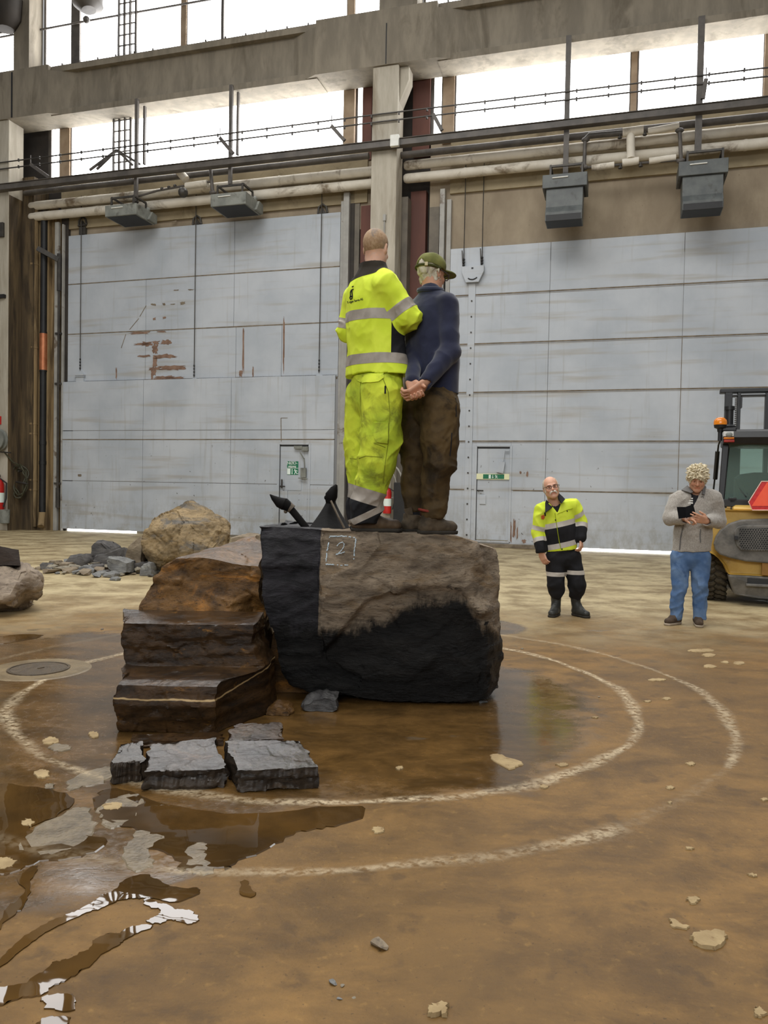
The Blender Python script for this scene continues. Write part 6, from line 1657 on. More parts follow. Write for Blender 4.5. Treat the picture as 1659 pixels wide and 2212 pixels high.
# cropped hair shell
H = Field(*box_of([hc1], 0.16), 0.004); head(H, hc1, hf, (0.02, -0.08, 1), 1.01); H.d -= 0.003
for x in (-1, 1): H.ell(Ph1(x*0.085, -0.006, -0.004), (0.016, 0.024, 0.04), A1, 0.004, '-')
H.cut(Ph1(0, 0.045, 0.06), unit(A1[1]*0.9 - A1[2]*0.35)); H.cut(Ph1(0, -0.06, -0.062), unit(-A1[2] + A1[1]*0.25)); H.ell(Ph1(0, 0.05, 0.11), (0.055, 0.075, 0.05), A1, 0.02, '-')
field_obj('hair', H, M_stubble, m1)
# jacket
J = Field(*box_of([sR, sL, eR, eL, wR, wL, p1(812, 815), p1(735, 700), p1(890, 800)], 0.16), 0.006)
J.cone(p1(802, 650, 0.02), p1(807, 720, 0.02), 0.182, 0.195, 0.03, (f1, 1.4)); J.cone(p1(808, 715, 0.02), p1(815, 812, 0.02), 0.195, 0.236, 0.03, (f1, 1.5))
J.cone(p1(778, 628, 0.08), p1(832, 620, -0.04), 0.080, 0.080, 0.06); J.cone(p1(803, 612, 0.02), p1(806, 582, 0.02), 0.125, 0.088, 0.06, (f1, 1.2)); J.cone(p1(806, 590, 0.03), p1(808, 556, 0.05), 0.086, 0.082, 0.02)
J.path([sR + V3((-0.01, 0, -0.01)), eR], [0.078, 0.076], 0.06); J.path([eR, wR], [0.074, 0.055], 0.02); J.path([sL, eL], [0.074, 0.070], 0.03); J.path([eL, wL], [0.072, 0.055], 0.02)
J.cut(p1(815, 811), (0.0, 0, -1)); J.cut(p1(806, 562, 0.02), (-0.12, 0.30, 1))
J.cone(p1(806, 600, 0.03), p1(808, 540, 0.06), 0.066, 0.072, 0.006, op='-')
J.wrinkle(-0.009, 7, (1, 1, 0.35), 3, True, rot=RD3); J.wrinkle(0.006, 12, (1, 1, 0.8), 4); J.wrinkle(-0.005, 15, (1, 1, 0.6), 6, True, rot=RD2); J.wrinkle(-0.012, 11, (1, 1, 1.6), 8, True, rot=RD2, weight=lambda P: np.exp(-((P[:,2]-eR.z+0.01)/0.09)**2)*(np.abs(P[:,0]-p1(805, 690).x) > 0.15))
V, Q = J.mesh()
zb1 = p1(805, 686, -0.12).z; zb2 = p1(805, 780, -0.14).z; zy = p1(805, 597, -0.08).z; ua = unit(eR - sR); ul = unit(eL - sL)
hb = 0.034; bR = 0.62; bL = 0.75
cuts = [((0, 0, zb1+hb), (0, 0, 1)), ((0, 0, zb1-hb), (0, 0, 1)), ((0, 0, zb2+hb), (0, 0, 1)), ((0, 0, zb2-hb), (0, 0, 1)), (p1(802, 599, -0.08), (-0.18, 0, 1)), ((p1(845, 730, -0.1).x, 0, 0), (1, 0, 0)), ((0, 0, p1(805, 585).z), (0, 0, 1))]
pR = sR.lerp(eR, 0.75); pL = sL.lerp(eL, 0.80)
for p_, u_ in ((pR, ua), (pL, ul)): cuts += [(p_ + u_*hb, u_), (p_ - u_*hb, u_)]
def arms1(C):
    dr, hr = seg_dist(C, sR, eR); dr2, _ = seg_dist(C, eR, wR); dl, _ = seg_dist(C, sL, eL); dl2, _ = seg_dist(C, eL, wL)
    dt, _ = seg_dist((C - np.array(p1(805, 645, 0.02)))*[1, 1.3, 1] + np.array(p1(805, 645, 0.02)), p1(803, 640, 0.02), p1(815, 820, 0.02))
    return (np.minimum(dr, dr2) - 0.080) - (dt - 0.195), (np.minimum(dl, dl2) - 0.078) - (dt - 0.195)
def lab1(C):
    dr, hr = seg_dist(C, sR, eR); dr2, _ = seg_dist(C, eR, wR); dl, _ = seg_dist(C, sL, eL); dl2, _ = seg_dist(C, eL, wL)
    dt, _ = seg_dist((C - np.array(p1(805, 645, 0.02)))*[1, 1.3, 1] + np.array(p1(805, 645, 0.02)), p1(803, 640, 0.02), p1(815, 820, 0.02))
    armR = (np.minimum(dr, dr2) - 0.080 < dt - 0.195); armL = (np.minimum(dl, dl2) - 0.078 < dt - 0.195)
    k = np.array(['main']*len(C), dtype=object)
    tor = ~(armR | armL); z = C[:, 2]
    sy = (C - np.array(p1(802, 599, -0.08)))@np.array((-0.18, 0, 1.0)); k[tor & (sy > 0)] = 'yoke'; k[(z > p1(805, 585).z)] = 'yoke'
    k[tor & (np.abs(z-zb1) < hb)] = 'band'; k[tor & (np.abs(z-zb2) < hb)] = 'band2'
    side = tor & (C[:, 0] > p1(845, 730, -0.1).x) & (z < zb1-hb) & (z > zb2+hb); k[side] = 'side'
    k[armR & (np.abs((C-np.array(pR))@np.array(ua)) < hb) & (dr < dr2 + 0.02)] = 'sleeve_band'; k[armL & (np.abs((C-np.array(pL))@np.array(ul)) < hb)] = 'sleeve_band_far'
    return k
jk = split_obj('main', V, Q, cuts, lab1, {'main': ('jacket', M_hiv, None), 'yoke': ('shoulder_yoke', M_yoke, 'dark brown yoke and collar'), 'band': ('reflective_band', M_refl, 'grey reflective band across the back'), 'band2': ('reflective_band', M_refl, 'grey reflective band above the hem'),
     'side': ('side_panel', M_blackcl, 'black side panel'), 'sleeve_band': ('sleeve_band', M_refl, 'grey reflective band on the right sleeve'), 'sleeve_band_far': ('sleeve_band', M_refl, 'grey reflective band on the left sleeve')}, m1, iso=(lambda C: arms1(C)[0], lambda C: arms1(C)[1]))
jbvh = BVHTree.FromPolygons([tuple(v) for v in V], [tuple(q) for q in Q.tolist()])
def onto(bvh, px, py, lift=0.003):
    d = ray(px, py).normalized(); h = bvh.ray_cast(CAM0, d); return h[0] + h[1]*lift if h[0] else at(px, py, Y1 - 0.2)
def px_text(mb, bvh, s, size, x0, y0, ang, cond=1.0, bold=0.0):
    vs, fs = text_mesh(s, size, 0); ca, sa = math.cos(math.radians(ang)), math.sin(math.radians(ang))
    for dx in ((0,) if not bold else (-bold, 0, bold)):
        mb.add([onto(bvh, x0 + (v.x*cond*ca - v.y*sa) + dx, y0 - (v.x*cond*sa + v.y*ca)) for v in vs], fs)
b = MB(); px_text(b, jbvh, 'T-rgun Servo AS', 6.6, 767.5, 650, 13, 0.78, 0.25); build('lettering', b, M_blackcl, jk['main'])
b = MB()
b.tube([onto(jbvh, *p) for p in ((764, 625), (759.5, 627), (757.5, 632), (757.5, 640), (756.5, 644), (758, 646.5), (761, 645), (762, 641), (761, 632), (760.5, 627))], 0.0042, 6)
b.tube([onto(jbvh, *p) for p in ((758.5, 639), (759, 642), (761, 639))], 0.003, 6); b.tube([onto(jbvh, *p) for p in ((761, 620), (764, 618.5))], 0.0035, 6)
build('emblem', b, M_blackcl, jk['main'])
# trousers
T = Field(*box_of([p1(812, 790), p1(740, 1000), p1(872, 1000, -0.05), p1(790, 1128)], 0.26), 0.006)
T.cone(p1(814, 812, 0.02), p1(812, 850, 0.02), 0.185, 0.19, 0.03, (f1, 1.5))
T.path([p1(824, 850, -0.06), p1(825, 950, -0.06), p1(816, 1000, -0.05), p1(801, 1050, -0.03), p1(791, 1092, -0.02), p1(787, 1120, -0.02)], [0.138, 0.132, 0.124, 0.100, 0.100, 0.082], 0.03)
T.path([p1(787, 850, 0.14), p1(779, 950, 0.19), p1(780, 1000, 0.20), p1(778, 1050, 0.21), p1(775, 1095, 0.22), p1(773, 1120, 0.22)], [0.13, 0.118, 0.105, 0.085, 0.085, 0.075], 0.008)
T.cut(p1(812, 803), (0, 0, 1)); T.cut(p1(790, 1129), (0.1, 0, -1))
zk = p1(800, 985).z
T.wrinkle(-0.008, 9, (1, 1, 1.0), 11, True, rot=RD, weight=lambda P: 0.6 + 0.7*np.exp(-((P[:,2]-zk)/0.16)**2) + 0.8*np.exp(-((P[:,2]-zk+0.36)/0.10)**2)); T.wrinkle(0.006, 5, (1, 1, 0.5), 12); T.wrinkle(-0.004, 17, (1, 1, 0.8), 13, True, rot=RD2)
# cargo pocket and back pocket flap
tb = T
V, Q = T.mesh()
ub = unit(V3((0.28, 0, 1)))  # bands tilt with the bent shin
q1, q2, q3, q4 = p1(795, 1066), p1(795, 1088), p1(795, 1104), p1(795, 1119)
cuts = [(q1 + V3((0, 0, 0.03)), ub), (q2, ub), (q3, V3((-0.5, 0, 1))), (q4, V3((-0.5, 0, 1)))]
def labT(C):
    k = np.array(['main']*len(C), dtype=object); s1 = (C-np.array(q1 + V3((0, 0, 0.03))))@np.array(ub); s2 = (C-np.array(q2))@np.array(ub); n3 = np.array((-0.5, 0, 1)); s3 = (C-np.array(q3))@n3; s4 = (C-np.array(q4))@n3
    k[(s1 < 0) & (s2 > 0)] = 'band'; k[s2 <= 0] = 'hem'; k[(s2 <= 0) & (s3 < 0) & (s4 > 0)] = 'band2'
    return k
tr = split_obj('main', V, Q, cuts, labT, {'main': ('trousers', M_hiv2, None), 'band': ('reflective_band', M_refl, 'grey reflective band round the shins'), 'hem': ('trouser_hem', M_blackcl, 'dark bunched trouser hem'), 'band2': ('reflective_band', M_refl, 'lower slanted reflective band')}, m1)
tbvh = BVHTree.FromPolygons([tuple(v) for v in V], [tuple(q) for q in Q.tolist()])
def patch_px(name, bvh, poly, mat, parent, lift=0.006, label=None, n=10, thick=0.012):
    "a cloth patch laid on a surface: outline in px, gridded and dropped on the skin"
    P = [V3((x, y, 0)) for x, y in poly]; bm = bmesh.new(); vv = [bm.verts.new(p) for p in P]; f = bm.faces.new(vv)
    bmesh.ops.triangulate(bm, faces=[f]); 
    for _ in range(3): bmesh.ops.subdivide_edges(bm, edges=bm.edges[:], cuts=1)
    bmesh.ops.triangulate(bm, faces=bm.faces[:]); bm.verts.index_update()
    vs = [onto(bvh, v.co.x, v.co.y, lift) for v in bm.verts]; fs = [tuple(v.index for v in q.verts) for q in bm.faces]
    rim = [e for e in bm.edges if len(e.link_faces) == 1]; lows = {}
    fs = [q if (vs[q[1]]-vs[q[0]]).cross(vs[q[2]]-vs[q[0]]).dot(CAM0 - vs[q[0]]) > 0 else q[::-1] for q in fs]
    for e in rim:
        for v in e.verts:
            if v.index not in lows: lows[v.index] = len(vs); vs.append(onto(bvh, v.co.x, v.co.y, -0.004))
        a, c = e.verts[0].index, e.verts[1].index; fs.append((a, c, lows[c], lows[a]))
    bm.free(); mb = MB(); mb.add(vs, fs); return build(name, mb, mat, parent, smooth=True, sharp=50, label=label)
patch_px('back_pocket_flap', tbvh, [(764, 810), (829, 808), (828, 817), (818, 825), (785, 828), (774, 824)], M_hiv2, tr['main'], 0.010)
patch_px('cargo_pocket', tbvh, [(808, 912), (838, 912), (836, 957), (814, 955), (809, 945)], M_hiv2, tr['main'], 0.012)
b = MB(); b.box(onto(tbvh, 832, 842, 0.004) - V3((0.005, 0.002, 0.025)), onto(tbvh, 832, 842, 0.004) + V3((0.005, 0.003, 0.025))); build('trouser_tag', b, M_blackcl, tr['main'])
b = MB()
for l in ([(824, 810), (838, 845), (842, 890), (838, 960), (832, 1000), (826, 1050)], [(808, 957), (836, 968)], [(776, 990), (790, 985), (830, 988)], [(756, 990), (772, 992)], [(779, 812), (779, 870), (783, 930)]):
    pts = []
    for (x0, y0), (x1, y1) in zip(l[:-1], l[1:]):
        for t in range(8): pts.append(onto(tbvh, x0 + (x1-x0)*t/8, y0 + (y1-y0)*t/8, 0.001))
    b.tube(pts, 0.0025, 5)
build('seam', b, cloth('hi_vis_seam', (120, 128, 30), (140, 148, 40)), tr['main'])
boot(m1, p1(757, 1143, -0.02), p1(869, 1143, 0.03), p1(785, 1110, -0.02), zg1, M_boot, M_sole, 0.047, 0.046, 0.058)
boot(m1, p1(752, 1143, 0.24), p1(855, 1143, 0.32), p1(776, 1108, 0.22), zg1, M_boot, M_sole, 0.047, 0.046, 0.058)

# ================================================================== man in navy sweater and cap
Y2 = 5.27
def p2(px, py, dy=0.0): return at(px, py, Y2) + V3((0, dy, 0))
zg2 = max(big_top(p2(930, 1150).x + k*0.04, Y2 + j*0.05) for k in range(-3, 4) for j in (-2, -1, 0)) - 0.008
m2 = thing('person', (p2(935, 1150).x, Y2, zg2), 'person in navy sweater and olive cap, hands clasped behind, on the huge block', 'person')
f2 = V3((0.62, 0.78, 0)).normalized(); hf2 = V3((0.72, 0.69, -0.10)); hc2 = p2(933, 588, 0.04)
sR, eR, wR = p2(967, 662, -0.10), p2(971, 768, -0.15), p2(914, 838, -0.24)
sL, eL, wL = p2(898, 668, 0.14), p2(896, 762, 0.05), p2(889, 830, -0.20)
lo, hi = box_of([hc2, sR, sL, eR, eL, wR, wL, p2(935, 1150), p2(868, 900), p2(990, 900)], 0.2)
B = Field(lo, hi, 0.005)
Ph2, A2 = head(B, hc2, hf2, (0.02, -0.02, 1), 0.98)
B.cone(hc2 + V3((0, -0.01, -0.05)), p2(930, 642, 0.0), 0.058, 0.066, 0.03)
B.cone(p2(932, 690, 0.0), p2(938, 830, 0.0), 0.14, 0.14, 0.03, (f2, 1.5)); B.cone(sL, sR, 0.05, 0.05, 0.03)
for S_, E_, W_ in ((sR, eR, wR), (sL, eL, wL)): B.path([S_, E_, W_], [0.045, 0.038, 0.029], 0.02)
# right hand clasps the left wrist/hand
hand(B, p2(911, 842, -0.25), unit(V3((-0.75, -0.10, -0.62))), unit(V3((-0.5, 0.7, 0.5))), 1, (38, 48, 40), s=1.12, tc=35)
hand(B, p2(886, 834, -0.22), unit(V3((0.35, -0.35, -0.87))), unit(V3((-0.2, -0.9, 0.3))), -1, (30, 55, 45), s=1.08, tc=35)
hips = (p2(948, 865, -0.06), p2(905, 868, 0.09)); knees = (p2(948, 1000, -0.06), p2(895, 1000, 0.13)); anks = (p2(938, 1112, -0.03), p2(893, 1112, 0.14))
for h_, k_, a_ in zip(hips, knees, anks): B.path([h_, k_, a_], [0.07, 0.048, 0.036], 0.03)
V, Q = B.mesh(); bo, Vw = np_obj('body', V, Q, M_skin2, m2); tint_attr(bo, Vw, tint_head(Vw, Ph2))
H = Field(*box_of([hc2], 0.17), 0.004); head(H, hc2, hf2, (0.02, -0.02, 1), 0.98); H.d -= 0.011
for x in (-1, 1): H.ell(Ph2(x*0.09, 0.0, -0.006), (0.022, 0.028, 0.04), A2, 0.004, '-')
H.cut(Ph2(0, 0.012, 0), unit(A2[1] + A2[2]*0.1)); H.cut(Ph2(0, -0.06, -0.075), unit(-A2[2] + A2[1]*0.3)); H.cut(Ph2(0, 0, 0.072), A2[2]); H.wrinkle(0.006, 60, (1, 1, 0.3), 21, True)
field_obj('hair', H, M_hairgrey, m2)
C_ = Field(*box_of([hc2], 0.24), 0.004); C_.ell(Ph2(0, -0.010, 0.048), (0.092, 0.110, 0.088), A2, 0.01); C_.cut(Ph2(0, 0, 0.030), unit(-A2[2] - A2[1]*0.10)); C_.ell(Ph2(0, -0.115, 0.030), (0.034, 0.05, 0.034), A2, 0.008, '-')
C_.wrinkle(0.004, 20, seed=22)
cp = field_obj('cap', C_, M_cap, m2)
C_ = Field(*box_of([hc2 + A2[1]*0.1], 0.2), 0.004); C_.ell(Ph2(0, 0.125, 0.030), (0.085, 0.085, 0.024), A2, 0.01); C_.ell(Ph2(0, 0.12, 0.006), (0.11, 0.12, 0.028), A2, 0.006, '-'); C_.cut(Ph2(0, 0.07, 0), -A2[1])
field_obj('brim', C_, M_cap, cp)
b = MB(); b.tube([Ph2(0.093*math.cos(a), -0.012 - 0.112*math.sin(a), 0.020 + 0.006*math.sin(a)) for a in [PI*i/16 for i in range(17)]], 0.009, 6); build('strap', b, cloth('olive_strap', (70, 72, 36), (84, 86, 46)), cp)
b = MB(); b.ball(Ph2(0, -0.01, 0.137), 0.010, 8, 6); build('button', b, M_cap, cp)
b = MB(); a = 0.42; b.cbox(Ph2(0.093*math.cos(1.0), -0.016 - 0.114*math.sin(1.0), 0.026), (0.02, 0.02, 0.022)); build('buckle', b, surf('brass_buckle', (190, 176, 130), (206, 190, 146), 5, 0.4), cp)
b = MB()
for x in (1,):
    b.tube([Ph2(x*0.088, -0.01, 0.012), Ph2(x*0.086, 0.05, 0.010), Ph2(x*0.070, 0.098, 0.008), Ph2(x*0.068, 0.104, -0.015), Ph2(x*0.045, 0.112, -0.022), Ph2(x*0.012, 0.118, -0.008), Ph2(x*0.012, 0.118, 0.010), Ph2(x*0.070, 0.104, 0.012)], 0.0035, 6)
build('spectacles', b, M_frame, m2)
J = Field(*box_of([sR, sL, eR, eL, wR, wL, p2(935, 860), p2(985, 850)], 0.16), 0.006)
J.cone(p2(932, 695, 0.0), p2(938, 780, 0.0), 0.175, 0.175, 0.03, (f2, 1.35)); J.cone(p2(938, 780, 0.0), p2(940, 858, 0.0), 0.175, 0.165, 0.03, (f2, 1.3))
J.cone(p2(903, 664, 0.08), p2(958, 660, -0.05), 0.075, 0.075, 0.06); J.cone(p2(931, 668, 0.0), p2(930, 634, 0.0), 0.11, 0.072, 0.05)
J.path([sR + V3((-0.01, 0, -0.01)), eR + V3((-0.012, 0, 0)), wR], [0.076, 0.066, 0.046], 0.022); J.path([sL, eL, wL], [0.074, 0.064, 0.046], 0.022)
J.cut(p2(940, 853), (0.02, 0, -1)); J.cut(p2(930, 617), (0.12, 0.2, 1)); J.cone(p2(931, 650, 0.02), p2(931, 590, 0.04), 0.058, 0.062, 0.006, op='-')
J.cone(p2(917, 836, -0.238), p2(896, 858, -0.27), 0.034, 0.042, 0.006, op='-')
J.wrinkle(-0.006, 8, (1, 1, 0.8), 31, True, rot=RD2, weight=lambda P: 0.5 + 0.9*np.exp(-((P[:,2]-eR.z)/0.10)**2)); J.wrinkle(0.004, 16, seed=32)
V, Q = J.mesh(); jk2, _ = np_obj('sweater', V, Q, M_navy, m2)
b = MB(); ring = [p2(930, 628) + V3((0.076*math.cos(a), 0.076*math.sin(a), 0.008*math.sin(a))) for a in [2*PI*i/28 for i in range(28)]]; b.tube(ring, 0.018, 8, closed=True); build('collar', b, M_navy, jk2, smooth=True)
T = Field(*box_of([p2(935, 835), p2(868, 1000, 0.1), p2(990, 1000, -0.1), p2(935, 1125)], 0.24), 0.006)
T.cone(p2(937, 850, 0.0), p2(935, 880, 0.0), 0.155, 0.16, 0.03, (f2, 1.2))
T.path([p2(948, 880, -0.06), p2(946, 950, -0.07), p2(948, 1000, -0.07), p2(940, 1035, -0.05), p2(938, 1065, -0.04), p2(938, 1098, -0.04), p2(936, 1112, -0.04)], [0.132, 0.124, 0.104, 0.086, 0.084, 0.078, 0.070], 0.03)
T.path([p2(905, 880, 0.09), p2(895, 950, 0.12), p2(895, 1000, 0.13), p2(893, 1035, 0.13), p2(892, 1065, 0.13), p2(894, 1092, 0.14)], [0.12, 0.098, 0.080, 0.070, 0.066, 0.058], 0.010)
T.cut(p2(935, 843), (0, 0, 1)); T.cut(p2(935, 1117), (0, 0, -1))
zk = p2(940, 1025).z
T.wrinkle(-0.010, 9, (1, 1, 1.3), 41, True, rot=RD, weight=lambda P: 0.45 + 0.8*np.exp(-((P[:,2]-zk)/0.14)**2) + 0.8*np.exp(-((P[:,2]-zk+0.24)/0.08)**2)); T.wrinkle(0.007, 5, (1, 1, 0.6), 42); T.wrinkle(-0.004, 18, (1, 1, 1), 43, True, rot=RD2)
V, Q = T.mesh(); t2, _ = np_obj('trousers', V, Q, M_olive, m2); tbvh2 = BVHTree.FromPolygons([tuple(v) for v in V], [tuple(q) for q in Q.tolist()])
b = MB(); b.tube([onto(tbvh2, x, y, 0.001) for x, y in ((976, 935), (975, 950), (974, 965), (972, 985))], 0.004, 6); b.tube([onto(tbvh2, x, y, 0.001) for x, y in ((984, 860), (985, 880), (985, 900))], 0.004, 6); build('pocket_zip', b, M_blackcl, t2)
F = Field(*box_of([p2(893, 1090, 0.14), p2(893, 1125, 0.14)], 0.1), 0.006); F.cone(p2(893, 1080, 0.14), p2(893, 1125, 0.14), 0.052, 0.05); field_obj('sock', F, M_blackcl, m2)
bt = boot(m2, p2(904, 1153, -0.06), p2(984, 1153, 0.0), p2(930, 1115, -0.05), zg2, M_boot2, M_sole, 0.048, 0.046, 0.060, toe_up=0.006)
b = MB(); ring = [p2(926, 1104, -0.05) + V3((0.068*math.cos(a), 0.064*math.sin(a), -0.012*math.cos(a))) for a in [2*PI*i/24 for i in range(24)]]; b.tube(ring, 0.009, 8, closed=True); build('boot_lining', b, M_redfab, bt, smooth=True)
bt = boot(m2, p2(874, 1150, 0.10), p2(925, 1150, 0.22), p2(893, 1113, 0.14), zg2, M_boot2, M_sole, 0.046, 0.044, 0.058)
b = MB(); b.add([p2(873, 1101, 0.08), p2(890, 1095, 0.06), p2(893, 1112, 0.07), p2(878, 1113, 0.09), p2(873, 1101, 0.10), p2(890, 1095, 0.08), p2(893, 1112, 0.09), p2(878, 1113, 0.11)], [(3,2,1,0),(4,5,6,7),(0,1,5,4),(1,2,6,5),(2,3,7,6),(3,0,4,7)]); build('boot_tongue', b, M_boot2, bt)

# ================================================================== moustached man standing on the floor
Y3 = 9.05
def p3(px, py, dy=0.0): return at(px, py, Y3) + V3((0, dy, 0))
m3 = thing('person', (p3(1215, 1325).x, Y3, 0.0), 'person with white moustache and spectacles in yellow and black jacket, leaning to one side', 'person')
hc3 = p3(1189, 1054, -0.04); hf3 = V3((-0.10, -0.98, 0.10)); hu3 = V3((-0.22, 0.06, 0.97))
sA, eA, wA = p3(1171, 1103), p3(1162, 1150, 0.02), p3(1167, 1188, -0.06)      # image-left arm
sB, eB, wB = p3(1238, 1094), p3(1256, 1125, 0.04), p3(1252, 1160, -0.06)
lo, hi = box_of([hc3, sA, sB, eA, eB, wA, wB, p3(1175, 1325), p3(1262, 1328)], 0.2)
B = Field(lo, hi, 0.006)
Ph3, A3 = head(B, hc3, hf3, hu3, 1.06)
B.cone(hc3 + V3((0.01, 0.03, -0.05)), p3(1200, 1096, 0.0), 0.062, 0.072, 0.03)
B.cone(p3(1206, 1115), p3(1214, 1175), 0.15, 0.15, 0.03, (V3((0, 1, 0)), 1.5)); B.cone(sA, sB, 0.05, 0.05, 0.03)
for S_, E_, W_ in ((sA, eA, wA), (sB, eB, wB)): B.path([S_, E_, W_], [0.05, 0.042, 0.03], 0.02)
hand(B, wA + V3((0, 0, -0.01)), V3((0.28, -0.15, -0.95)), V3((0.75, 0.6, 0)), -1, (24, 32, 25), s=1.08); hand(B, wB + V3((0, 0, -0.01)), V3((0.02, -0.25, -0.97)), V3((-0.8, 0.5, 0)), 1, (30, 40, 30), s=1.08)
for h_, k_, a_ in ((p3(1202, 1198), p3(1201, 1255, -0.03), p3(1202, 1310, 0.03)), (p3(1232, 1198), p3(1243, 1255, -0.03), p3(1244, 1312, 0.03))): B.path([h_, k_, a_], [0.06, 0.045, 0.036], 0.03)
V, Q = B.mesh(); bo, Vw = np_obj('body', V, Q, M_skin3, m3); tint_attr(bo, Vw, tint_head(Vw, Ph3, 1.06))
H = Field(*box_of([hc3], 0.17), 0.005); head(H, hc3, hf3, hu3, 1.06); H.d -= 0.007
for x in (-1, 1): H.ell(Ph3(x*0.09, -0.004, -0.004), (0.020, 0.026, 0.038), A3, 0.004, '-')
H.cut(Ph3(0, 0.022, 0), unit(A3[1])); H.cut(Ph3(0, 0, -0.05), unit(-A3[2])); H.ell(Ph3(0, 0.02, 0.13), (0.066, 0.13, 0.075), A3, 0.01, '-')
field_obj('hair', H, M_hairgrey, m3)
b = MB()
for x in (-1, 1): b.tube([Ph3(x*0.002, 0.106, -0.046), Ph3(x*0.018, 0.104, -0.049), Ph3(x*0.033, 0.092, -0.062), Ph3(x*0.036, 0.086, -0.074)], [0.010, 0.012, 0.009, 0.004], 8)
build('moustache', b, surf('white_moustache', (226, 218, 206), (238, 232, 222), 20, 0.9), m3, smooth=True)
def glasses(P, par, s=1.0):
    b = MB()
    for x in (-1, 1): b.tube([P(x*0.034 + 0.026*math.cos(a), 0.112 - 0.012*abs(math.cos(a))*(1 if x*math.cos(a) > 0 else 0.2), 0.002 + 0.019*math.sin(a)) for a in [2*PI*i/16 for i in range(16)]], 0.0032, 6, closed=True); b.tube([P(x*0.060, 0.104, 0.010), P(x*0.084, 0.06, 0.010), P(x*0.090, 0.0, 0.008)], 0.003, 6)
    b.tube([P(-0.009, 0.113, 0.006), P(0, 0.117, 0.009), P(0.009, 0.113, 0.006)], 0.003, 6)
    return build('spectacles', b, M_frame, par)
glasses(Ph3, m3)
b = MB()
for x in (-1, 1): b.ball(Ph3(x*0.031, 0.087, 0.001), (0.0075, 0.006, 0.0045), 10, 8)
e = build('eyes', b, M_eye, m3, smooth=True)
J = Field(*box_of([sA, sB, eA, eB, wA, wB, p3(1207, 1192)], 0.17), 0.007)
J.cone(p3(1205, 1112), p3(1209, 1150), 0.185, 0.185, 0.03, (V3((0, 1, 0)), 1.45)); J.cone(p3(1209, 1150), p3(1213, 1190), 0.185, 0.178, 0.03, (V3((0, 1, 0)), 1.4))
J.cone(p3(1182, 1099), p3(1232, 1091), 0.085, 0.08, 0.05); J.cone(p3(1203, 1100), p3(1200, 1084), 0.115, 0.085, 0.05)
J.path([sA, eA, wA], [0.085, 0.075, 0.058], 0.025); J.path([sB, eB, wB], [0.085, 0.075, 0.058], 0.025)
zh = p3(1210, 1188); J.cut(zh, V3((0.12, 0, -1))); J.cut(p3(1201, 1082), V3((-0.12, -0.25, 1))); J.cone(p3(1202, 1105, -0.02), hc3, 0.062, 0.07, 0.006, op='-')
def vneck(J, apex, topc, hw, ymax, inset=0.010):
    "open a V in the front of a jacket and return the shirt that shows in it"
    S = Field(J.lo, J.lo + (J.n-1)*J.res, J.res); X, Y, Z = np.meshgrid(*J.ax, indexing='ij', sparse=True)
    t = (Z - apex.z)/(topc.z - apex.z); xc = apex.x + (topc.x - apex.x)*t; w = hw*np.clip(t, 0, 1.3); v = np.abs(X - xc) - w
    S.d = np.maximum(np.maximum(J.d + inset, v - 0.03), apex.z - 0.04 - Z); S.d = np.maximum(S.d, Y - ymax - 0.05).astype(np.float32)
    J.d = np.maximum(J.d, np.minimum(np.minimum(-v, Z - apex.z + 0*X), ymax - Y)).astype(np.float32)
    return S
S3 = vneck(J, p3(1199, 1107, -0.15), p3(1195, 1082, -0.10), 0.075, Y3 - 0.02)
J.wrinkle(-0.008, 8, (1, 1, 0.8), 51, True, rot=RD, weight=lambda P: 0.5 + 0.8*(np.abs(P[:,0]-p3(1208, 1100).x) > 0.18))
V, Q = J.mesh()
tv = unit(V3((-0.24, 0, 1)))
c1_, c2_ = p3(1208, 1131), p3(1211, 1176); uA, uA2, uB, uB2 = unit(eA-sA), unit(wA-eA), unit(eB-sB), unit(wB-eB); w3 = 0.030
ba1, ba2, bb1, bb2 = p3(1164, 1141), p3(1166, 1168), p3(1248, 1111), p3(1255, 1137)
cuts = [(c1_ + tv*w3, tv), (c1_ - tv*w3, tv), (c2_ + tv*w3, tv), (c2_ - tv*w3, tv)]
for c_, u_ in ((ba1, uA), (ba2, uA2), (bb1, uB), (bb2, uB2)): cuts += [(c_ + u_*w3*0.85, u_), (c_ - u_*w3*0.85, u_)]
def arms3(C):
    dA, _ = seg_dist(C, sA, eA); dA2, _ = seg_dist(C, eA, wA); dB, _ = seg_dist(C, sB, eB); dB2, _ = seg_dist(C, eB, wB)
    C2 = C.copy(); C2[:, 1] = (C2[:, 1]-Y3)*1.35 + Y3; dt, _ = seg_dist(C2, p3(1205, 1105), p3(1213, 1195))
    return (np.minimum(dA, dA2) - 0.08) - (dt - 0.18), (np.minimum(dB, dB2) - 0.08) - (dt - 0.18)
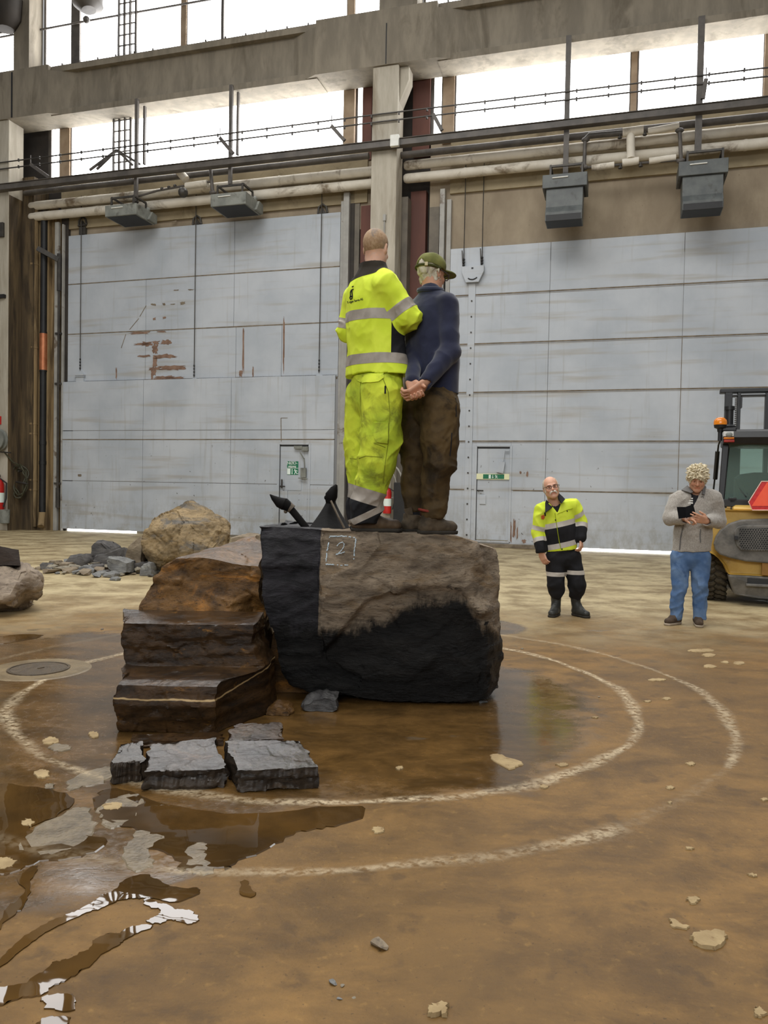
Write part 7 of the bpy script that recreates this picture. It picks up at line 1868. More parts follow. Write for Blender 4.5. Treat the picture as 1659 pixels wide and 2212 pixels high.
def lab3(C):
    dA, _ = seg_dist(C, sA, eA); dA2, _ = seg_dist(C, eA, wA); dB, _ = seg_dist(C, sB, eB); dB2, _ = seg_dist(C, eB, wB)
    C2 = C.copy(); C2[:, 1] = (C2[:, 1]-Y3)*1.35 + Y3; dt, _ = seg_dist(C2, p3(1205, 1105), p3(1213, 1195))
    a = np.minimum(dA, dA2) - 0.08 < dt - 0.18; b_ = np.minimum(dB, dB2) - 0.08 < dt - 0.18; tor = ~(a | b_)
    k = np.array(['main']*len(C), dtype=object); T_ = np.array(tv); s1 = (C-np.array(c1_))@T_; s2 = (C-np.array(c2_))@T_
    k[tor & (np.abs(s1) < w3)] = 'b1'; k[tor & (s1 < -w3) & (s2 > w3)] = 'blk'; k[tor & (np.abs(s2) < w3)] = 'b2'
    for m_, c_, u_, up in ((a, ba1, uA, True), (a, ba2, uA2, False), (b_, bb1, uB, True), (b_, bb2, uB2, False)):
        s_ = (C-np.array(c_))@np.array(u_); seg1 = (dA < dA2) if m_ is a else (dB < dB2); mm = m_ & (seg1 if up else ~seg1)
        if not up: k[mm & (s_ > w3*0.85)] = 'cuff'
        k[mm & (np.abs(s_) < w3*0.85)] = 'sb'
    return k
jk3 = split_obj('main', V, Q, cuts, lab3, {'main': ('jacket', M_hiv, None), 'b1': ('reflective_band', M_refl2, 'silver band across the chest'), 'blk': ('front_panel', M_blackcl, 'black lower front of the jacket'), 'b2': ('reflective_band', M_refl2, 'silver band above the hem'), 'sb': ('sleeve_band', M_refl2, 'silver bands on the sleeves'), 'cuff': ('cuff', M_blackcl, 'black cuffs')}, m3, iso=(lambda C: arms3(C)[0], lambda C: arms3(C)[1]))
jb3 = BVHTree.FromPolygons([tuple(v) for v in V], [tuple(q) for q in Q.tolist()])
field_obj('shirt', S3, M_blackcl, m3, label='black shirt in the open collar')
def sheet(b, P, t):
    n = len(P); c = (P[1]-P[0]).cross(P[2]-P[0]).normalized()*t; b.prism(P, c)
b = MB(); sheet(b, [p3(1176, 1085, -0.06), p3(1180, 1079, 0.0), p3(1190, 1094, -0.10), p3(1182, 1098, -0.16), p3(1172, 1106, -0.17)], 0.012); sheet(b, [p3(1205, 1063, 0.0), p3(1213, 1072, -0.05), p3(1216, 1078, -0.12), p3(1207, 1086, -0.17), p3(1203, 1078, -0.11)], 0.012); build('collar', b, M_blackcl, jk3['main'])
b = MB()
for x, y in ((1182, 1091), (1209, 1088), (1200, 1123), (1225, 1104), (1214, 1186)): q = onto(jb3, x, y, 0.003); b.ball(q, 0.008, 8, 6)
build('snap_button', b, M_blackcl, jk3['main'])
b = MB(); pts = [onto(jb3, *p, 0.002) for p in ((1199, 1108), (1200, 1118), (1202, 1130), (1205, 1152), (1208, 1170), (1212, 1187))]; b.tube(pts, 0.004, 6); pts = [onto(jb3, *p, 0.002) for p in ((1204, 1110), (1215, 1106), (1226, 1101), (1237, 1098))]; b.tube(pts, 0.004, 6); build('jacket_seam', b, cloth('hi_vis_seam2', (150, 164, 26), (166, 180, 36)), jk3['main'])
patch_px('chest_badge', jb3, [(1169, 1114), (1175, 1112), (1177, 1118), (1174, 1122), (1169, 1121)], surf('orange_badge', (196, 86, 40), (214, 104, 52), 60, 0.7), jk3['main'], 0.005, 'small orange badge on the chest')
b = MB(); b.bar(onto(jb3, 1176.5, 1107, 0.006), onto(jb3, 1178, 1114, 0.006), 0.012, 0.012); build('pen', b, M_blackcl, jk3['main'])
T = Field(*box_of([p3(1215, 1185), p3(1178, 1250), p3(1264, 1250), p3(1215, 1292)], 0.22), 0.007)
T.cone(p3(1212, 1190), p3(1215, 1203), 0.155, 0.16, 0.03, (V3((0, 1, 0)), 1.3))
T.path([p3(1199, 1205), p3(1200, 1232, -0.01), p3(1200, 1262, -0.03), p3(1201, 1276, -0.01), p3(1202, 1284, 0)], [0.115, 0.098, 0.092, 0.085, 0.062], 0.03); T.path([p3(1233, 1205), p3(1240, 1232, -0.01), p3(1245, 1262, -0.03), p3(1245, 1276, -0.01), p3(1243, 1285, 0)], [0.115, 0.100, 0.096, 0.090, 0.064], 0.03)
T.cut(p3(1215, 1186), (0, 0, 1)); T.wrinkle(-0.009, 9, (1, 1, 1.2), 61, True, rot=RD)
V, Q = T.mesh(); z1_, z0_ = p3(1200, 1234.5).z, p3(1200, 1243.5).z
def labt3(C):
    k = np.array(['main']*len(C), dtype=object); off = np.where(C[:,0] > p3(1222, 1240).x, 0.025, 0.0); k[(C[:,2] < z1_ + off) & (C[:,2] > z0_ + off)] = 'band'; return k
split_obj('main', V, Q, [((0, 0, z + o_), (0, 0, 1)) for z in (z1_, z0_) for o_ in (0, 0.025)], labt3, {'main': ('trousers', M_blackcl, None), 'band': ('reflective_band', M_refl2, 'silver bands above the knees')}, m3)
for hx, tx, ax, sx in ((1206, 1184, 1202, 1), (1241, 1262, 1243.5, 1)):
    zg = 0.0; an = p3(ax, 1275, 0.02); hl = V3((p3(hx, 1325).x, Y3 + 0.06, 0)); te = V3((p3(tx, 1327).x, Y3 - 0.17, 0))
    boot(m3, hl, te, an, 0.0, M_rubber, M_sole, 0.046, 0.046, 0.066, res=0.006, name='rubber_boot')

# ================================================================== man in grey fleece looking at a phone
Y4 = 8.56
def p4(px, py, dy=0.0): return at(px, py, Y4) + V3((0, dy, 0))
m4 = thing('person', (p4(1490, 1350).x, Y4, 0.0), 'person with blond hair in grey fleece and jeans looking down at a phone', 'person')
hc4 = p4(1502, 1034, -0.06); hf4 = V3((-0.30, -0.86, -0.36)); hu4 = V3((-0.08, -0.34, 0.93)); f4 = V3((-0.3, -0.95, 0)).normalized(); r4 = V3((-0.95, 0.3, 0))
sA, eA, wA = p4(1466, 1080, 0.06), p4(1449, 1118, 0.02), p4(1464, 1119, -0.21)
sB, eB, wB = p4(1538, 1076, -0.05), p4(1549, 1124, -0.02), p4(1503, 1123, -0.30)
lo, hi = box_of([hc4, sA, sB, eA, eB, wA, wB, p4(1435, 1345), p4(1520, 1356)], 0.2); lo[1] -= 0.12
B = Field(lo, hi, 0.006)
Ph4, A4 = head(B, hc4, hf4, hu4, 1.08)
B.cone(hc4 + V3((0.01, 0.03, -0.05)), p4(1504, 1076, 0.02), 0.060, 0.070, 0.03)
B.cone(p4(1502, 1105), p4(1497, 1162), 0.13, 0.13, 0.03, (f4, 1.7)); B.cone(sA, sB, 0.05, 0.05, 0.03)
for S_, E_, W_ in ((sA, eA, wA), (sB, eB, wB)): B.path([S_, E_, W_], [0.05, 0.042, 0.03], 0.02)
phc = p4(1484, 1106, -0.29)
hand(B, wB, V3((-0.92, -0.20, 0.22)), V3((0.10, 0.85, 0.30)), -1, (8, 14, 12), s=1.1, tc=10)
hand(B, wA, V3((0.45, -0.70, 0.05)), V3((0.1, 0.2, -1)), -1, ((20, 30, 20), (55, 70, 50), (60, 70, 50), (65, 70, 50)), s=1.05)
for h_, k_, a_ in ((p4(1474, 1190), p4(1468, 1260, -0.02), p4(1464, 1330, 0.04)), (p4(1514, 1190, -0.03), p4(1510, 1262, -0.05), p4(1510, 1336, 0.0))): B.path([h_, k_, a_], [0.06, 0.042, 0.034], 0.03)
V, Q = B.mesh(); bo, Vw = np_obj('body', V, Q, M_skin2, m4); tint_attr(bo, Vw, tint_head(Vw, Ph4, 1.08, brow_w=0.8))
H = Field(*box_of([hc4], 0.19), 0.005); head(H, hc4, hf4, hu4, 1.08); H.d -= 0.008
for x in (-1, 1): H.ell(Ph4(x*0.10, 0.01, -0.012), (0.028, 0.030, 0.040), A4, 0.006, '-')
H.ell(Ph4(0, 0.115, -0.040), (0.085, 0.10, 0.085), A4, 0.01, '-'); H.cut(Ph4(0, -0.06, -0.07), unit(-A4[2] + A4[1]*0.3))
V, Q = H.mesh(); hb = MB(); hb.add([tuple(v) for v in V], [tuple(f) for f in Q.tolist()])
rr = random.Random(44); cands = [i for i in range(len(V)) if (V3(V[i]) - hc4).dot(A4[2]) > 0.0 or (V3(V[i]) - hc4).dot(A4[1]) < -0.02]
for i in rr.sample(cands, min(420, len(cands))):
    p = V3(V[i]); n = (p - Ph4(0, -0.01, 0.02)).normalized(); sw = V3((rr.uniform(-1, 1), rr.uniform(-1, 1), rr.uniform(-0.6, 0.6))); L = rr.uniform(0.030, 0.056)
    t1 = (n*0.5 + sw*0.7).normalized(); t2 = (n*-0.15 + sw*0.7 + A4[0]*0.5*rr.choice((-1, 1)) - V3((0, 0, 0.2))).normalized()
    if (p - hc4).dot(A4[2]) < 0.03: L *= 0.55
    hb.tube([p - n*0.006, p + t1*L*0.55, p + t1*L*0.55 + t2*L*0.5], [0.011, 0.009, 0.003], 5)
build('hair', hb, M_hairblond, m4, smooth=True, sharp=70)
b = MB()
for x in (-1, 1): b.ball(Ph4(x*0.031, 0.086, -0.004), (0.009, 0.006, 0.003), 10, 8)
build('eyes', b, M_eye, m4, smooth=True)
J = Field(*box_of([sA, sB, eA, eB, wA, wB, p4(1495, 1195)], 0.18), 0.007)
J.cone(p4(1502, 1100), p4(1497, 1150), 0.185, 0.19, 0.03, (f4, 1.4)); J.cone(p4(1497, 1150), p4(1493, 1195), 0.19, 0.195, 0.03, (f4, 1.35))
J.cone(p4(1475, 1076, 0.03), p4(1532, 1072, -0.02), 0.082, 0.082, 0.05); J.cone(p4(1504, 1078, 0.01), p4(1504, 1058, 0.01), 0.11, 0.088, 0.05)
J.path([sA, eA, wA], [0.088, 0.080, 0.056], 0.025); J.path([sB, eB, wB], [0.088, 0.082, 0.056], 0.025)
J.cut(p4(1493, 1190), V3((0.06, 0, -1))); J.cut(p4(1504, 1054), V3((-0.1, -0.45, 1))); J.cone(p4(1504, 1082, 0.0), p4(1502, 1040, -0.02), 0.070, 0.075, 0.006, op='-')
S4 = vneck(J, p4(1487, 1096, -0.16), p4(1497, 1062, -0.10), 0.060, Y4 - 0.02)
J.cone(wB, wB + (wB-eB).normalized()*0.1, 0.045, 0.05, 0.004, op='-'); J.cone(wA, wA + (wA-eA).normalized()*0.1, 0.045, 0.05, 0.004, op='-')
J.wrinkle(-0.008, 7, (1, 1, 0.7), 81, True, rot=RD); J.wrinkle(0.004, 30, seed=82)
V, Q = J.mesh(); jk4, _ = np_obj('jacket', V, Q, M_fleece, m4); jb4 = BVHTree.FromPolygons([tuple(v) for v in V], [tuple(q) for q in Q.tolist()])
F = S4; sh = field_obj('shirt', F, M_blackcl, m4, label='black shirt with white stripes in the open collar')
b = MB(); V, Q = F.mesh(); sb4 = BVHTree.FromPolygons([tuple(v) for v in V], [tuple(q) for q in Q.tolist()])
for y in (1077, 1082, 1087): b.tube([onto(sb4, x, y, 0.002) for x in (1487, 1490, 1493, 1497)], 0.008, 6)
build('shirt_stripe', b, M_white, sh)
b = MB()
for l in ([(1477, 1128), (1474, 1145), (1470, 1165), (1468, 1188)], [(1513, 1143), (1512, 1158), (1513, 1172)], [(1505, 1073), (1501, 1080), (1498, 1087)]): b.tube([onto(jb4, x, y, 0.002) for x, y in l], 0.007, 6)
b.tube([onto(jb4, x, y, 0.003) for x, y in ((1514, 1074), (1519, 1072), (1520, 1076))], 0.004, 6)
build('zip', b, M_fleece2, jk4)
b = MB(); sheet(b, [p4(1472, 1058, 0.0), p4(1488, 1048, 0.04), p4(1490, 1062, -0.09), p4(1483, 1064, -0.12)], 0.012); sheet(b, [p4(1522, 1044, 0.03), p4(1526, 1052, 0.0), p4(1512, 1068, -0.13), p4(1506, 1066, -0.14)], 0.012); build('collar', b, M_fleece2, jk4)
T = Field(*box_of([p4(1490, 1180), p4(1445, 1260, 0.05), p4(1535, 1260, -0.08), p4(1487, 1338)], 0.2), 0.007)
T.cone(p4(1493, 1185), p4(1494, 1200), 0.16, 0.165, 0.03, (f4, 1.25)); T.path([p4(1472, 1202, 0.02), p4(1467, 1262, -0.01), p4(1463, 1305, 0.02), p4(1463, 1330, 0.03)], [0.108, 0.080, 0.070, 0.070], 0.012); T.path([p4(1510, 1202, -0.03), p4(1509, 1262, -0.05), p4(1510, 1305, -0.02), p4(1511, 1336, -0.01)], [0.112, 0.082, 0.074, 0.074], 0.012)
T.cut(p4(1490, 1184), (0, 0, 1)); T.cut(p4(1490, 1338), (0.08, 0, -1)); T.wrinkle(-0.009, 10, (1, 1, 1.3), 91, True, rot=RD, weight=lambda P: 0.5 + 0.9*np.exp(-((P[:,2]-p4(1480, 1265).z)/0.1)**2) + 0.9*np.exp(-((P[:,2]-p4(1480, 1325).z)/0.06)**2))
field_obj('jeans', T, M_denim, m4)
boot(m4, V3((p4(1474, 1340).x, Y4 + 0.08, 0)), V3((p4(1433, 1345).x, Y4 - 0.08, 0)), p4(1464, 1330, 0.05), 0.0, M_suede, M_solelight, 0.042, 0.040, 0.050, res=0.006, name='shoe')
boot(m4, V3((p4(1513, 1348).x, Y4 + 0.10, 0)), V3((p4(1497, 1356).x, Y4 - 0.18, 0)), p4(1511, 1334, 0.04), 0.0, M_suede, M_solelight, 0.042, 0.041, 0.050, res=0.006, name='shoe')
# phone wallet held open
r = thing('phone', phc, 'black phone in an open flip case held by the person in grey fleece', 'phone')
def pc(px, py, d): return at(px, py, Y4 - 0.29 + d)
b = MB(); P = [pc(1463, 1095, 0.02), pc(1481, 1095, 0.05), pc(1481.5, 1118, -0.02), pc(1467, 1120, -0.05)]; sheet(b, P, 0.008); M_case = surf('matt_black_case', (8, 8, 9), (14, 14, 15), 5, 0.9, spec=0.1); build('case_flap', b, M_case, r)
b = MB(); P = [pc(1481, 1095, 0.05), pc(1497, 1089, 0.02), pc(1503, 1112, -0.05), pc(1481.5, 1118, -0.02)]; sheet(b, P, 0.012); build('phone_body', b, M_case, r)
# ------------------------------------------------------------------ forklift truck (rear view)
YF = 10.25
FA = 0.345                              # heading of the truck, turned a little to the right
PIV = at(1530, 1250, YF); TN = V3((math.sin(FA), math.cos(FA), 0)); TU = V3((math.cos(FA), -math.sin(FA), 0))
def q(px, py, d=0.0):
    "pixel on the truck plane d metres ahead of its tail, in the truck's own unturned axes"
    r_ = ray(px, py); t = (PIV.dot(TN) + d - CAM0.dot(TN))/r_.dot(TN); P = CAM0 + r_*t
    return V3((PIV.x + (P - PIV).dot(TU), YF + d, P.z))
M_yel = surf('ochre_yellow_paint', (190, 152, 66), (212, 174, 88), 3, 0.42, dirt=(150, 120, 62), dirt_scale=4, dirt_amt=(0.58, 0.75))
M_fgrey = surf('dusty_grey_casting', (84, 82, 78), (116, 112, 106), 6, 0.7, bump=0.2, bscale=40)
M_fblack = surf('truck_black_paint', (16, 17, 19), (25, 26, 29), 4, 0.45)
M_tyre = surf('tyre_rubber', (54, 48, 38), (76, 68, 54), 9, 0.85, bump=0.3, bscale=40)
M_amber = surf('amber_lens', (206, 112, 18), (226, 136, 30), 12, 0.15)
M_redlens = surf('red_lens', (140, 30, 18), (160, 40, 24), 12, 0.2)
M_clear = surf('clear_lens', (196, 196, 192), (216, 216, 212), 12, 0.12)
M_orange = surf('fluorescent_orange', (242, 82, 50), (248, 94, 60), 4, 0.5)
M_redb = surf('red_reflector', (190, 34, 36), (206, 44, 44), 30, 0.3)
M_fglass, nt, bs, out = new_mat('tinted_cab_glass')
bs.inputs['Base Color'].default_value = (0.52, 0.66, 0.60, 1); bs.inputs['Roughness'].default_value = 0.03; bs.inputs['IOR'].default_value = 1.45
tr_ = nt.nodes.new('ShaderNodeBsdfTransparent'); tr_.inputs[0].default_value = (0.62, 0.76, 0.70, 1); mx_ = nt.nodes.new('ShaderNodeMixShader'); mx_.inputs[0].default_value = 0.12
nt.links.new(tr_.outputs[0], mx_.inputs[1]); nt.links.new(bs.outputs[0], mx_.inputs[2]); nt.links.new(mx_.outputs[0], out.inputs[0])
fx = q(1690, 1250).x                    # centre line of the truck
fk = thing('forklift', (PIV.x, YF, 0.0), 'yellow forklift truck seen from behind, cut off by the right edge', 'forklift')
def mir(poly): return [V3((2*fx - p.x, p.y, p.z)) for p in reversed(poly)]
def sym(poly): return poly + mir(poly)
# body shell: outline of the counterweight seen from behind, with the wheel arch
outl = [q(1536, 1105), q(1530, 1140), q(1527, 1190), q(1532, 1193), q(1545, 1200), q(1557, 1210), q(1566, 1222), q(1572, 1237), q(1573.5, 1241)]
outl = [q(1545, 1101)] + outl
b = MB(); P = sym(outl); n = len(P)
vs = []
for k, (d, s) in enumerate(((0.10, 0.97), (0.0, 1.0), (0.35, 1.02), (1.9, 1.02))):
    c = V3((fx, YF, q(1600, 1170).z)); vs += [V3((c.x + (p.x-c.x)*s, p.y + d - (0.0 if k else 0.0), c.z + (p.z-c.z)*(s if s < 1 else 1))) for p in P]
fs = [tuple(range(n))[::-1], tuple(range(3*n, 4*n))]
for k in range(3):
    for i in range(n): fs.append((k*n+i, k*n+(i+1) % n, (k+1)*n+(i+1) % n, (k+1)*n+i))
b.add(vs, fs); body = build('counterweight', b, M_yel, fk, bevel=0.02)
b = MB(); b.prism([q(1590, 1091, 0.25), q(1584, 1096, 0.1), q(1584, 1102, 0.1), V3((2*fx - q(1584, 1102).x, YF + 0.1, q(1584, 1102).z)), V3((2*fx - q(1590, 1091).x, YF + 0.25, q(1590, 1091).z))], (0, 1.2, 0)); build('bonnet', b, M_yel, fk, bevel=0.02)
# grey rear panel with rounded end and grille
cx, cz = q(1600, 1170).x, q(1600, 1166).z
def pan(pts, d0, dep): return [q(x, y, d0) for x, y in pts]
pp = [(1700, 1120), (1640, 1121), (1600, 1123), (1575, 1131), (1556, 1145), (1546, 1160), (1542, 1175), (1545, 1188), (1555, 1198), (1575, 1205), (1610, 1213), (1700, 1220)]
b = MB(); b.prism([q(x, y, -0.05) for x, y in pp][::-1], (0, 0.12, 0)); gp = build('rear_panel', b, M_fgrey, fk, bevel=0.02)
b = MB(); gg = [(1700, 1134), (1605, 1135), (1592, 1139), (1586, 1148), (1587, 1165), (1592, 1180), (1603, 1190), (1700, 1191)]; b.prism([q(x, y, -0.075) for x, y in gg][::-1], (0, 0.03, 0)); build('grille_frame', b, M_fgrey, gp, bevel=0.01)
b = MB(); b.prism([q(x, y, -0.079) for x, y in ((1700, 1140), (1599, 1141), (1597, 1150), (1598, 1178), (1605, 1187), (1700, 1188))][::-1], (0, 0.004, 0)); build('grille_back', b, M_black, gp)
b = MB(); s = 0.030
for j in range(12):
    for i in range(24):
        x0 = q(1598, 1142).x + (i + 0.5*(j % 2))*s; z0 = q(1598, 1143).z - j*s*0.86
        if z0 < q(1600, 1187).z or (j > 8 and i < 1): continue
        pts = [V3((x0 + s*0.5*math.cos(PI/6 + a*PI/3)*1.08, YF - 0.082, z0 + s*0.5*math.sin(PI/6 + a*PI/3)*1.08)) for a in range(6)]
        for a in range(6): 
            if a < 3: b.bar(pts[a], pts[a+1], 0.007, 0.008, (0, 1, 0))
build('grille', b, M_fgrey, gp)
b = MB(); b.box(q(1587, 1158, -0.10), q(1594, 1166, -0.06)); build('latch', b, M_fblack, gp)
# lower grey bumper and tow recess
b = MB(); lo_ = [q(1573, 1242, -0.02), q(1576, 1255, 0.0), q(1586, 1285, 0.06), q(1640, 1293, 0.0)]; b.prism(sym(lo_), (0, 1.5, 0)); bp = build('bumper', b, M_fgrey, fk, bevel=0.02)
b = MB(); b.box(q(1615, 1249, -0.03), V3((2*fx - q(1615, 1249).x, YF + 0.1, q(1615, 1262).z))); build('tow_recess', b, M_black, bp)
b = MB(); b.box(q(1612, 1261, -0.08), V3((2*fx - q(1612, 1261).x, YF, q(1612, 1265).z))); build('tow_lip', b, M_fgrey, bp, bevel=0.008)
b = MB(); b.box(q(1646.5, 1216, -0.035), q(1660, 1242, 0.02)); build('side_block', b, surf('dirty_ochre', (120, 84, 30), (140, 100, 40), 6, 0.7), fk)
# wheels
def wheel(cx, cy, cz, R, w):
    b = MB(); pr = [(R*0.55, -w/2), (R*0.9, -w/2), (R*0.975, -w*0.42), (R, -w*0.25), (R, w*0.25), (R*0.975, w*0.42), (R*0.9, w/2), (R*0.55, w/2)]
    b.lathe(pr, (cx, cy, cz), (1, 0, 0), 48); t = build('tyre', b, M_tyre, fk, smooth=True, sharp=40)
    b = MB()
    for i in range(26):
        a = 2*PI*i/26
        for sgn in (-1, 1):
            pts = []
            for k in range(5):
                x = sgn*w*0.5*(0.02 + 0.24*k); an = a + (0.5*PI/13 if sgn > 0 else 0) + 0.045*k + 0.03*math.sin(k*2.1); rr = R*(1.012 if k < 4 else 0.985)
                pts.append((cx + x, cy + rr*math.cos(an), cz + rr*math.sin(an)))
            b.tube(pts, [0.030, 0.034, 0.034, 0.034, 0.026], 5)
    build('tread', b, M_tyre, t)
    b = MB(); b.lathe([(0.02, -w*0.3), (R*0.55, -w*0.35), (R*0.56, w*0.35), (0.02, w*0.3)], (cx, cy, cz), (1, 0, 0), 24); build('rim', b, M_yel, t, smooth=True, sharp=40)
xl, xr = q(1524, 1300).x, q(1553, 1300).x; ztop = q(1540, 1192).z; R = ztop/2 + 0.01; cxw = (xl+xr)/2 + 0.04
for c_ in (cxw, 2*fx - cxw): wheel(c_, YF + 0.62, R, R, 0.30)
for c_ in (cxw + 0.05, 2*fx - cxw - 0.05): wheel(c_, YF + 2.5, 0.42, 0.42, 0.34)
b = MB(); b.box((cxw, YF + 0.45, 0.28), (2*fx - cxw, YF + 0.8, 0.5)); b.box((fx - 0.5, YF + 0.8, 0.25), (fx + 0.5, YF + 2.6, 0.55)); build('chassis', b, M_fblack, fk)
# cab: posts, roof, glass, seat, mast
zc0, zc1 = q(1560, 1092).z, q(1560, 952).z
xlC, xlT = q(1551, 1090).x, q(1561, 955).x
b = MB(); b.prism([q(1551, 1092, 0.35), q(1563, 1092, 0.35), q(1575, 958, 0.40), q(1561, 958, 0.40)], (0, 0.08, 0)); b.prism(mir([q(1551, 1092, 0.35), q(1563, 1092, 0.35), q(1575, 958, 0.40), q(1561, 958, 0.40)]), (0, 0.08, 0)); build('cab_post', b, M_fblack, fk, bevel=0.008, split=True)
b = MB(); b.prism([q(1551, 1092, 1.7), q(1560, 1092, 1.7), q(1572, 950, 1.5), q(1562, 950, 1.5)], (0, 0.08, 0)); b.prism(mir([q(1551, 1092, 1.7), q(1560, 1092, 1.7), q(1572, 950, 1.5), q(1562, 950, 1.5)]), (0, 0.08, 0)); build('cab_post', b, M_fblack, fk, split=True)
b = MB(); b.box(V3((xlC, YF + 0.30, q(1560, 1095).z)), V3((2*fx - xlC, YF + 0.6, q(1560, 1078).z))); build('cab_sill', b, M_fblack, fk, bevel=0.01)
rz0, rz1 = q(1600, 958).z, q(1600, 922).z
b = MB(); prof = [(0.30, rz0), (0.26, rz0 + 0.1), (0.30, rz1 - 0.03), (0.42, rz1), (1.9, rz1 + 0.02), (1.9, rz0 + 0.05), (1.6, rz0 + 0.02)]
x0 = q(1577, 940).x; b.prism([V3((x0, YF + y, z)) for y, z in prof], (2*(fx - x0), 0, 0)); build('cab_roof', b, M_fblack, fk, bevel=0.02)
b = MB(); b.box(V3((q(1564, 930).x, YF + 0.32, rz1 - 0.03)), V3((x0 + 0.1, YF + 0.6, rz1 + 0.02))); b.box(V3((q(1566, 930).x, YF + 0.28, q(1566, 955).z)), V3((x0 + 0.02, YF + 0.45, rz1 - 0.03))); build('lamp_bracket', b, M_fblack, fk, bevel=0.01)
b = MB(); b.prism([q(1565, 1080, 0.37), q(1577, 960, 0.41), V3((2*fx - q(1577, 960).x, YF + 0.41, q(1577, 960).z)), V3((2*fx - q(1565, 1080).x, YF + 0.37, q(1565, 1080).z))], (0, 0.012, 0)); build('rear_window', b, M_fglass, fk)
b = MB()
for x in (1585, 1592, 1598): b.box(q(x, 958, 1.45), V3((q(x, 958).x + 0.022, YF + 1.5, q(x, 1075).z)))
b.box(q(1600, 958, 1.5), V3((q(1600, 958).x + 0.06, YF + 1.56, zc0)))
build('front_pillar', b, M_fblack, fk, split=True)
# tail lamps
b = MB(); b.box(q(1562.5, 932, 0.22), q(1584, 943.5, 0.30)); tl = build('reversing_lamp', b, M_clear, fk, bevel=0.006); b = MB(); b.ball(q(1575, 939, 0.225), (0.045, 0.02, 0.035), 14, 8); build('reflector', b, M_heater, tl, smooth=True)
b = MB(); b.box(q(1563.5, 944.5, 0.22), q(1585, 949, 0.30)); build('indicator_lamp', b, M_amber, fk, bevel=0.005)
b = MB(); b.box(q(1564, 949.5, 0.22), q(1585.5, 956, 0.30)); build('tail_lamp', b, M_redlens, fk, bevel=0.005)
# beacon
bc = q(1556, 917, 0.35)
b = MB(); b.lathe([(0.083, -0.005), (0.085, 0.03), (0.078, 0.06), (0.05, 0.088), (0.01, 0.098)], bc, (0, 0, 1), 24); bn = build('beacon_lens', b, M_amber, fk, smooth=True)
b = MB(); b.lathe([(0.035, -0.10), (0.04, -0.06), (0.075, -0.045), (0.083, -0.005)], bc, (0, 0, 1), 20); b.cyl(bc + V3((0, 0, -0.22)), bc + V3((0, 0, -0.1)), 0.028, 10); build('beacon_base', b, M_fblack, bn, smooth=True, sharp=40)
# exhaust stack and mast
b = MB(); b.tube([q(1575, 925, 0.5), q(1576, 884, 0.5)], 0.052, 16); b.tube([q(1576, 886, 0.5), q(1576, 878, 0.5)], 0.066, 16); b.lathe([(0.08, 0), (0.09, 0.02), (0.06, 0.05)], q(1575, 925, 0.5), (0, 0, 1), 18); build('exhaust_stack', b, M_fblack, fk, smooth=True, sharp=40)
YM = 2.9
def qm(px, py): return q(px, py, YM)
b = MB(); b.box(qm(1556, 840), V3((2*fx - qm(1556, 840).x + 0.3, YF + YM + 0.22, qm(1556, 848.5).z))); b.box(qm(1568, 853), V3((2*fx - qm(1568, 853).x, YF + YM + 0.22, qm(1568, 856).z))); build('mast_crossbar', b, M_fblack, fk, bevel=0.01)
b = MB()
for x0_, x1_ in ((1567, 1583), (1594, 1601), (1655, 1664)): 
    b.box(qm(x0_, 848), V3((qm(x1_, 848).x, YF + YM + 0.2, 0.3)))
build('mast_rail', b, M_fblack, fk, bevel=0.006, split=True)
b = MB()
for i in range(60): b.box(V3((qm(1588, 870).x, YF + YM + 0.02, qm(1588, 860).z - i*0.032)), V3((qm(1592.5, 870).x, YF + YM + 0.06, qm(1588, 860).z - i*0.032 - 0.02)))
build('lift_chain', b, M_steel, fk)
b = MB(); b.box(qm(1598, 857), V3((qm(1604, 857).x, YF + YM + 0.2, qm(1604, 880).z))); build('mast_cap', b, M_fblack, fk)
# grab handle on the left, mirror arm
b = MB(); b.tube([q(1540, 1092, 0.9), q(1541, 1060, 0.9), q(1552, 962, 0.7), q(1556, 950, 0.6)], 0.012, 8); b.tube([q(1545, 1035, 0.88), q(1550, 975, 0.75)], 0.03, 8); build('grab_rail', b, M_fblack, fk, smooth=True)
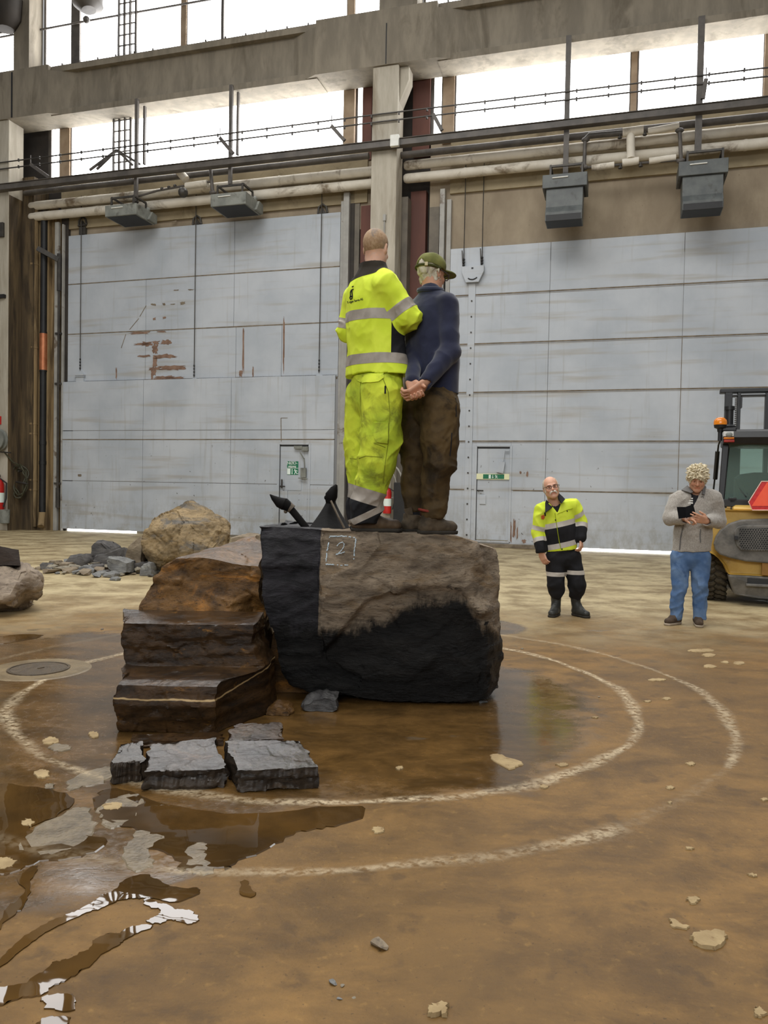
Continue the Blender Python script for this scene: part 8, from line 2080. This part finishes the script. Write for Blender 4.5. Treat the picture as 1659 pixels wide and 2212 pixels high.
# seat and wheel inside
b = MB(); sx0 = q(1599, 1018).x; b.prism([V3((sx0, YF + 0.85, q(1600, 1085).z)), V3((sx0, YF + 0.85, q(1600, 1030).z)), V3((sx0 + 0.06, YF + 0.85, q(1600, 1021).z)), V3((sx0 + 0.25, YF + 0.85, q(1600, 1016).z)), V3((2*fx - sx0 - 0.25, YF + 0.85, q(1600, 1016).z)), V3((2*fx - sx0 - 0.06, YF + 0.85, q(1600, 1021).z)), V3((2*fx - sx0, YF + 0.85, q(1600, 1030).z)), V3((2*fx - sx0, YF + 0.85, q(1600, 1085).z))], (0, 0.14, 0)); st_ = build('seat', b, M_black, fk, bevel=0.04)
b = MB(); b.box((sx0, YF + 0.9, 0.9), (2*fx - sx0, YF + 1.4, q(1600, 1085).z + 0.05)); build('seat_cushion', b, M_black, st_, bevel=0.04)
b = MB(); b.tube([q(1590, 1036, 0.42), q(1597, 1055, 0.40), q(1612, 1074, 0.38)], 0.012, 6); b.tube([q(1603, 1041, 0.42), q(1615, 1068, 0.39)], 0.008, 6); b.box(q(1574, 1075, 0.28), q(1590, 1079, 0.36)); b.box(q(1578, 1079, 0.30), q(1587, 1085, 0.36)); build('wiper', b, M_fblack, fk)
# slow vehicle triangle
tx = q(1684, 1060).x
tri = [(1617, 1084.5), (1645, 1040), (1723, 1040), (1752, 1084.5), (1741, 1102), (1625, 1102)]
b = MB(); b.prism([q(x, y, -0.12) for x, y in tri][::-1], (0, 0.015, 0)); sgn_ = build('warning_triangle', b, M_redb, fk, label='red bordered orange slow vehicle triangle')
b = MB(); b.prism([q(x, y, -0.126) for x, y in ((1624, 1093), (1657, 1042), (1711, 1042), (1746, 1093))][::-1], (0, 0.006, 0)); build('triangle_face', b, M_orange, sgn_)
b = MB(); pts = [q(x, y, -0.12) for x, y in tri]; b.tube(pts, 0.007, 6, closed=True); build('triangle_border', b, surf('pale_border', (230, 190, 176), (240, 204, 190), 5, 0.5), sgn_)
b = MB(); b.bar(q(1680, 1100, -0.1), q(1680, 1110, 0.1), 0.05, 0.05); build('triangle_bracket', b, M_fblack, sgn_)
fk.rotation_euler = (0, 0, -FA)
# extinguisher, hose loops and black box at the foot of the middle column
ue, ze = wp(836, 1104, 1.02); extinguisher(Wv(ue, -1.02, ze - 0.06), 0.75, 'red fire extinguisher at the foot of the middle column')
b = WB(); pts = []
for i in range(46): a = i*0.35; pts.append((ue + 0.05 + 0.28*math.sin(a*0.97) + 0.1*math.sin(a*0.3), -1.0 - 0.02*math.cos(a), ze + 0.75 + 0.42*math.cos(a)))
b.tube(pts, 0.012, 6); o = build('cable_loops', b, M_greypost, None, smooth=True); tag(o, 'pale looped cable hanging on the middle column above the extinguisher', 'cable')
ub_, zb_ = wp(862, 1085, 0.95); b = WB(); b.box((ub_ - 0.12, -1.05, zb_ - 0.9), (ub_ + 0.2, -0.91, zb_ + 0.5)); o = build('cabinet', b, M_black, None, bevel=0.01); tag(o, 'black cabinet low on the middle column behind the men', 'cabinet')
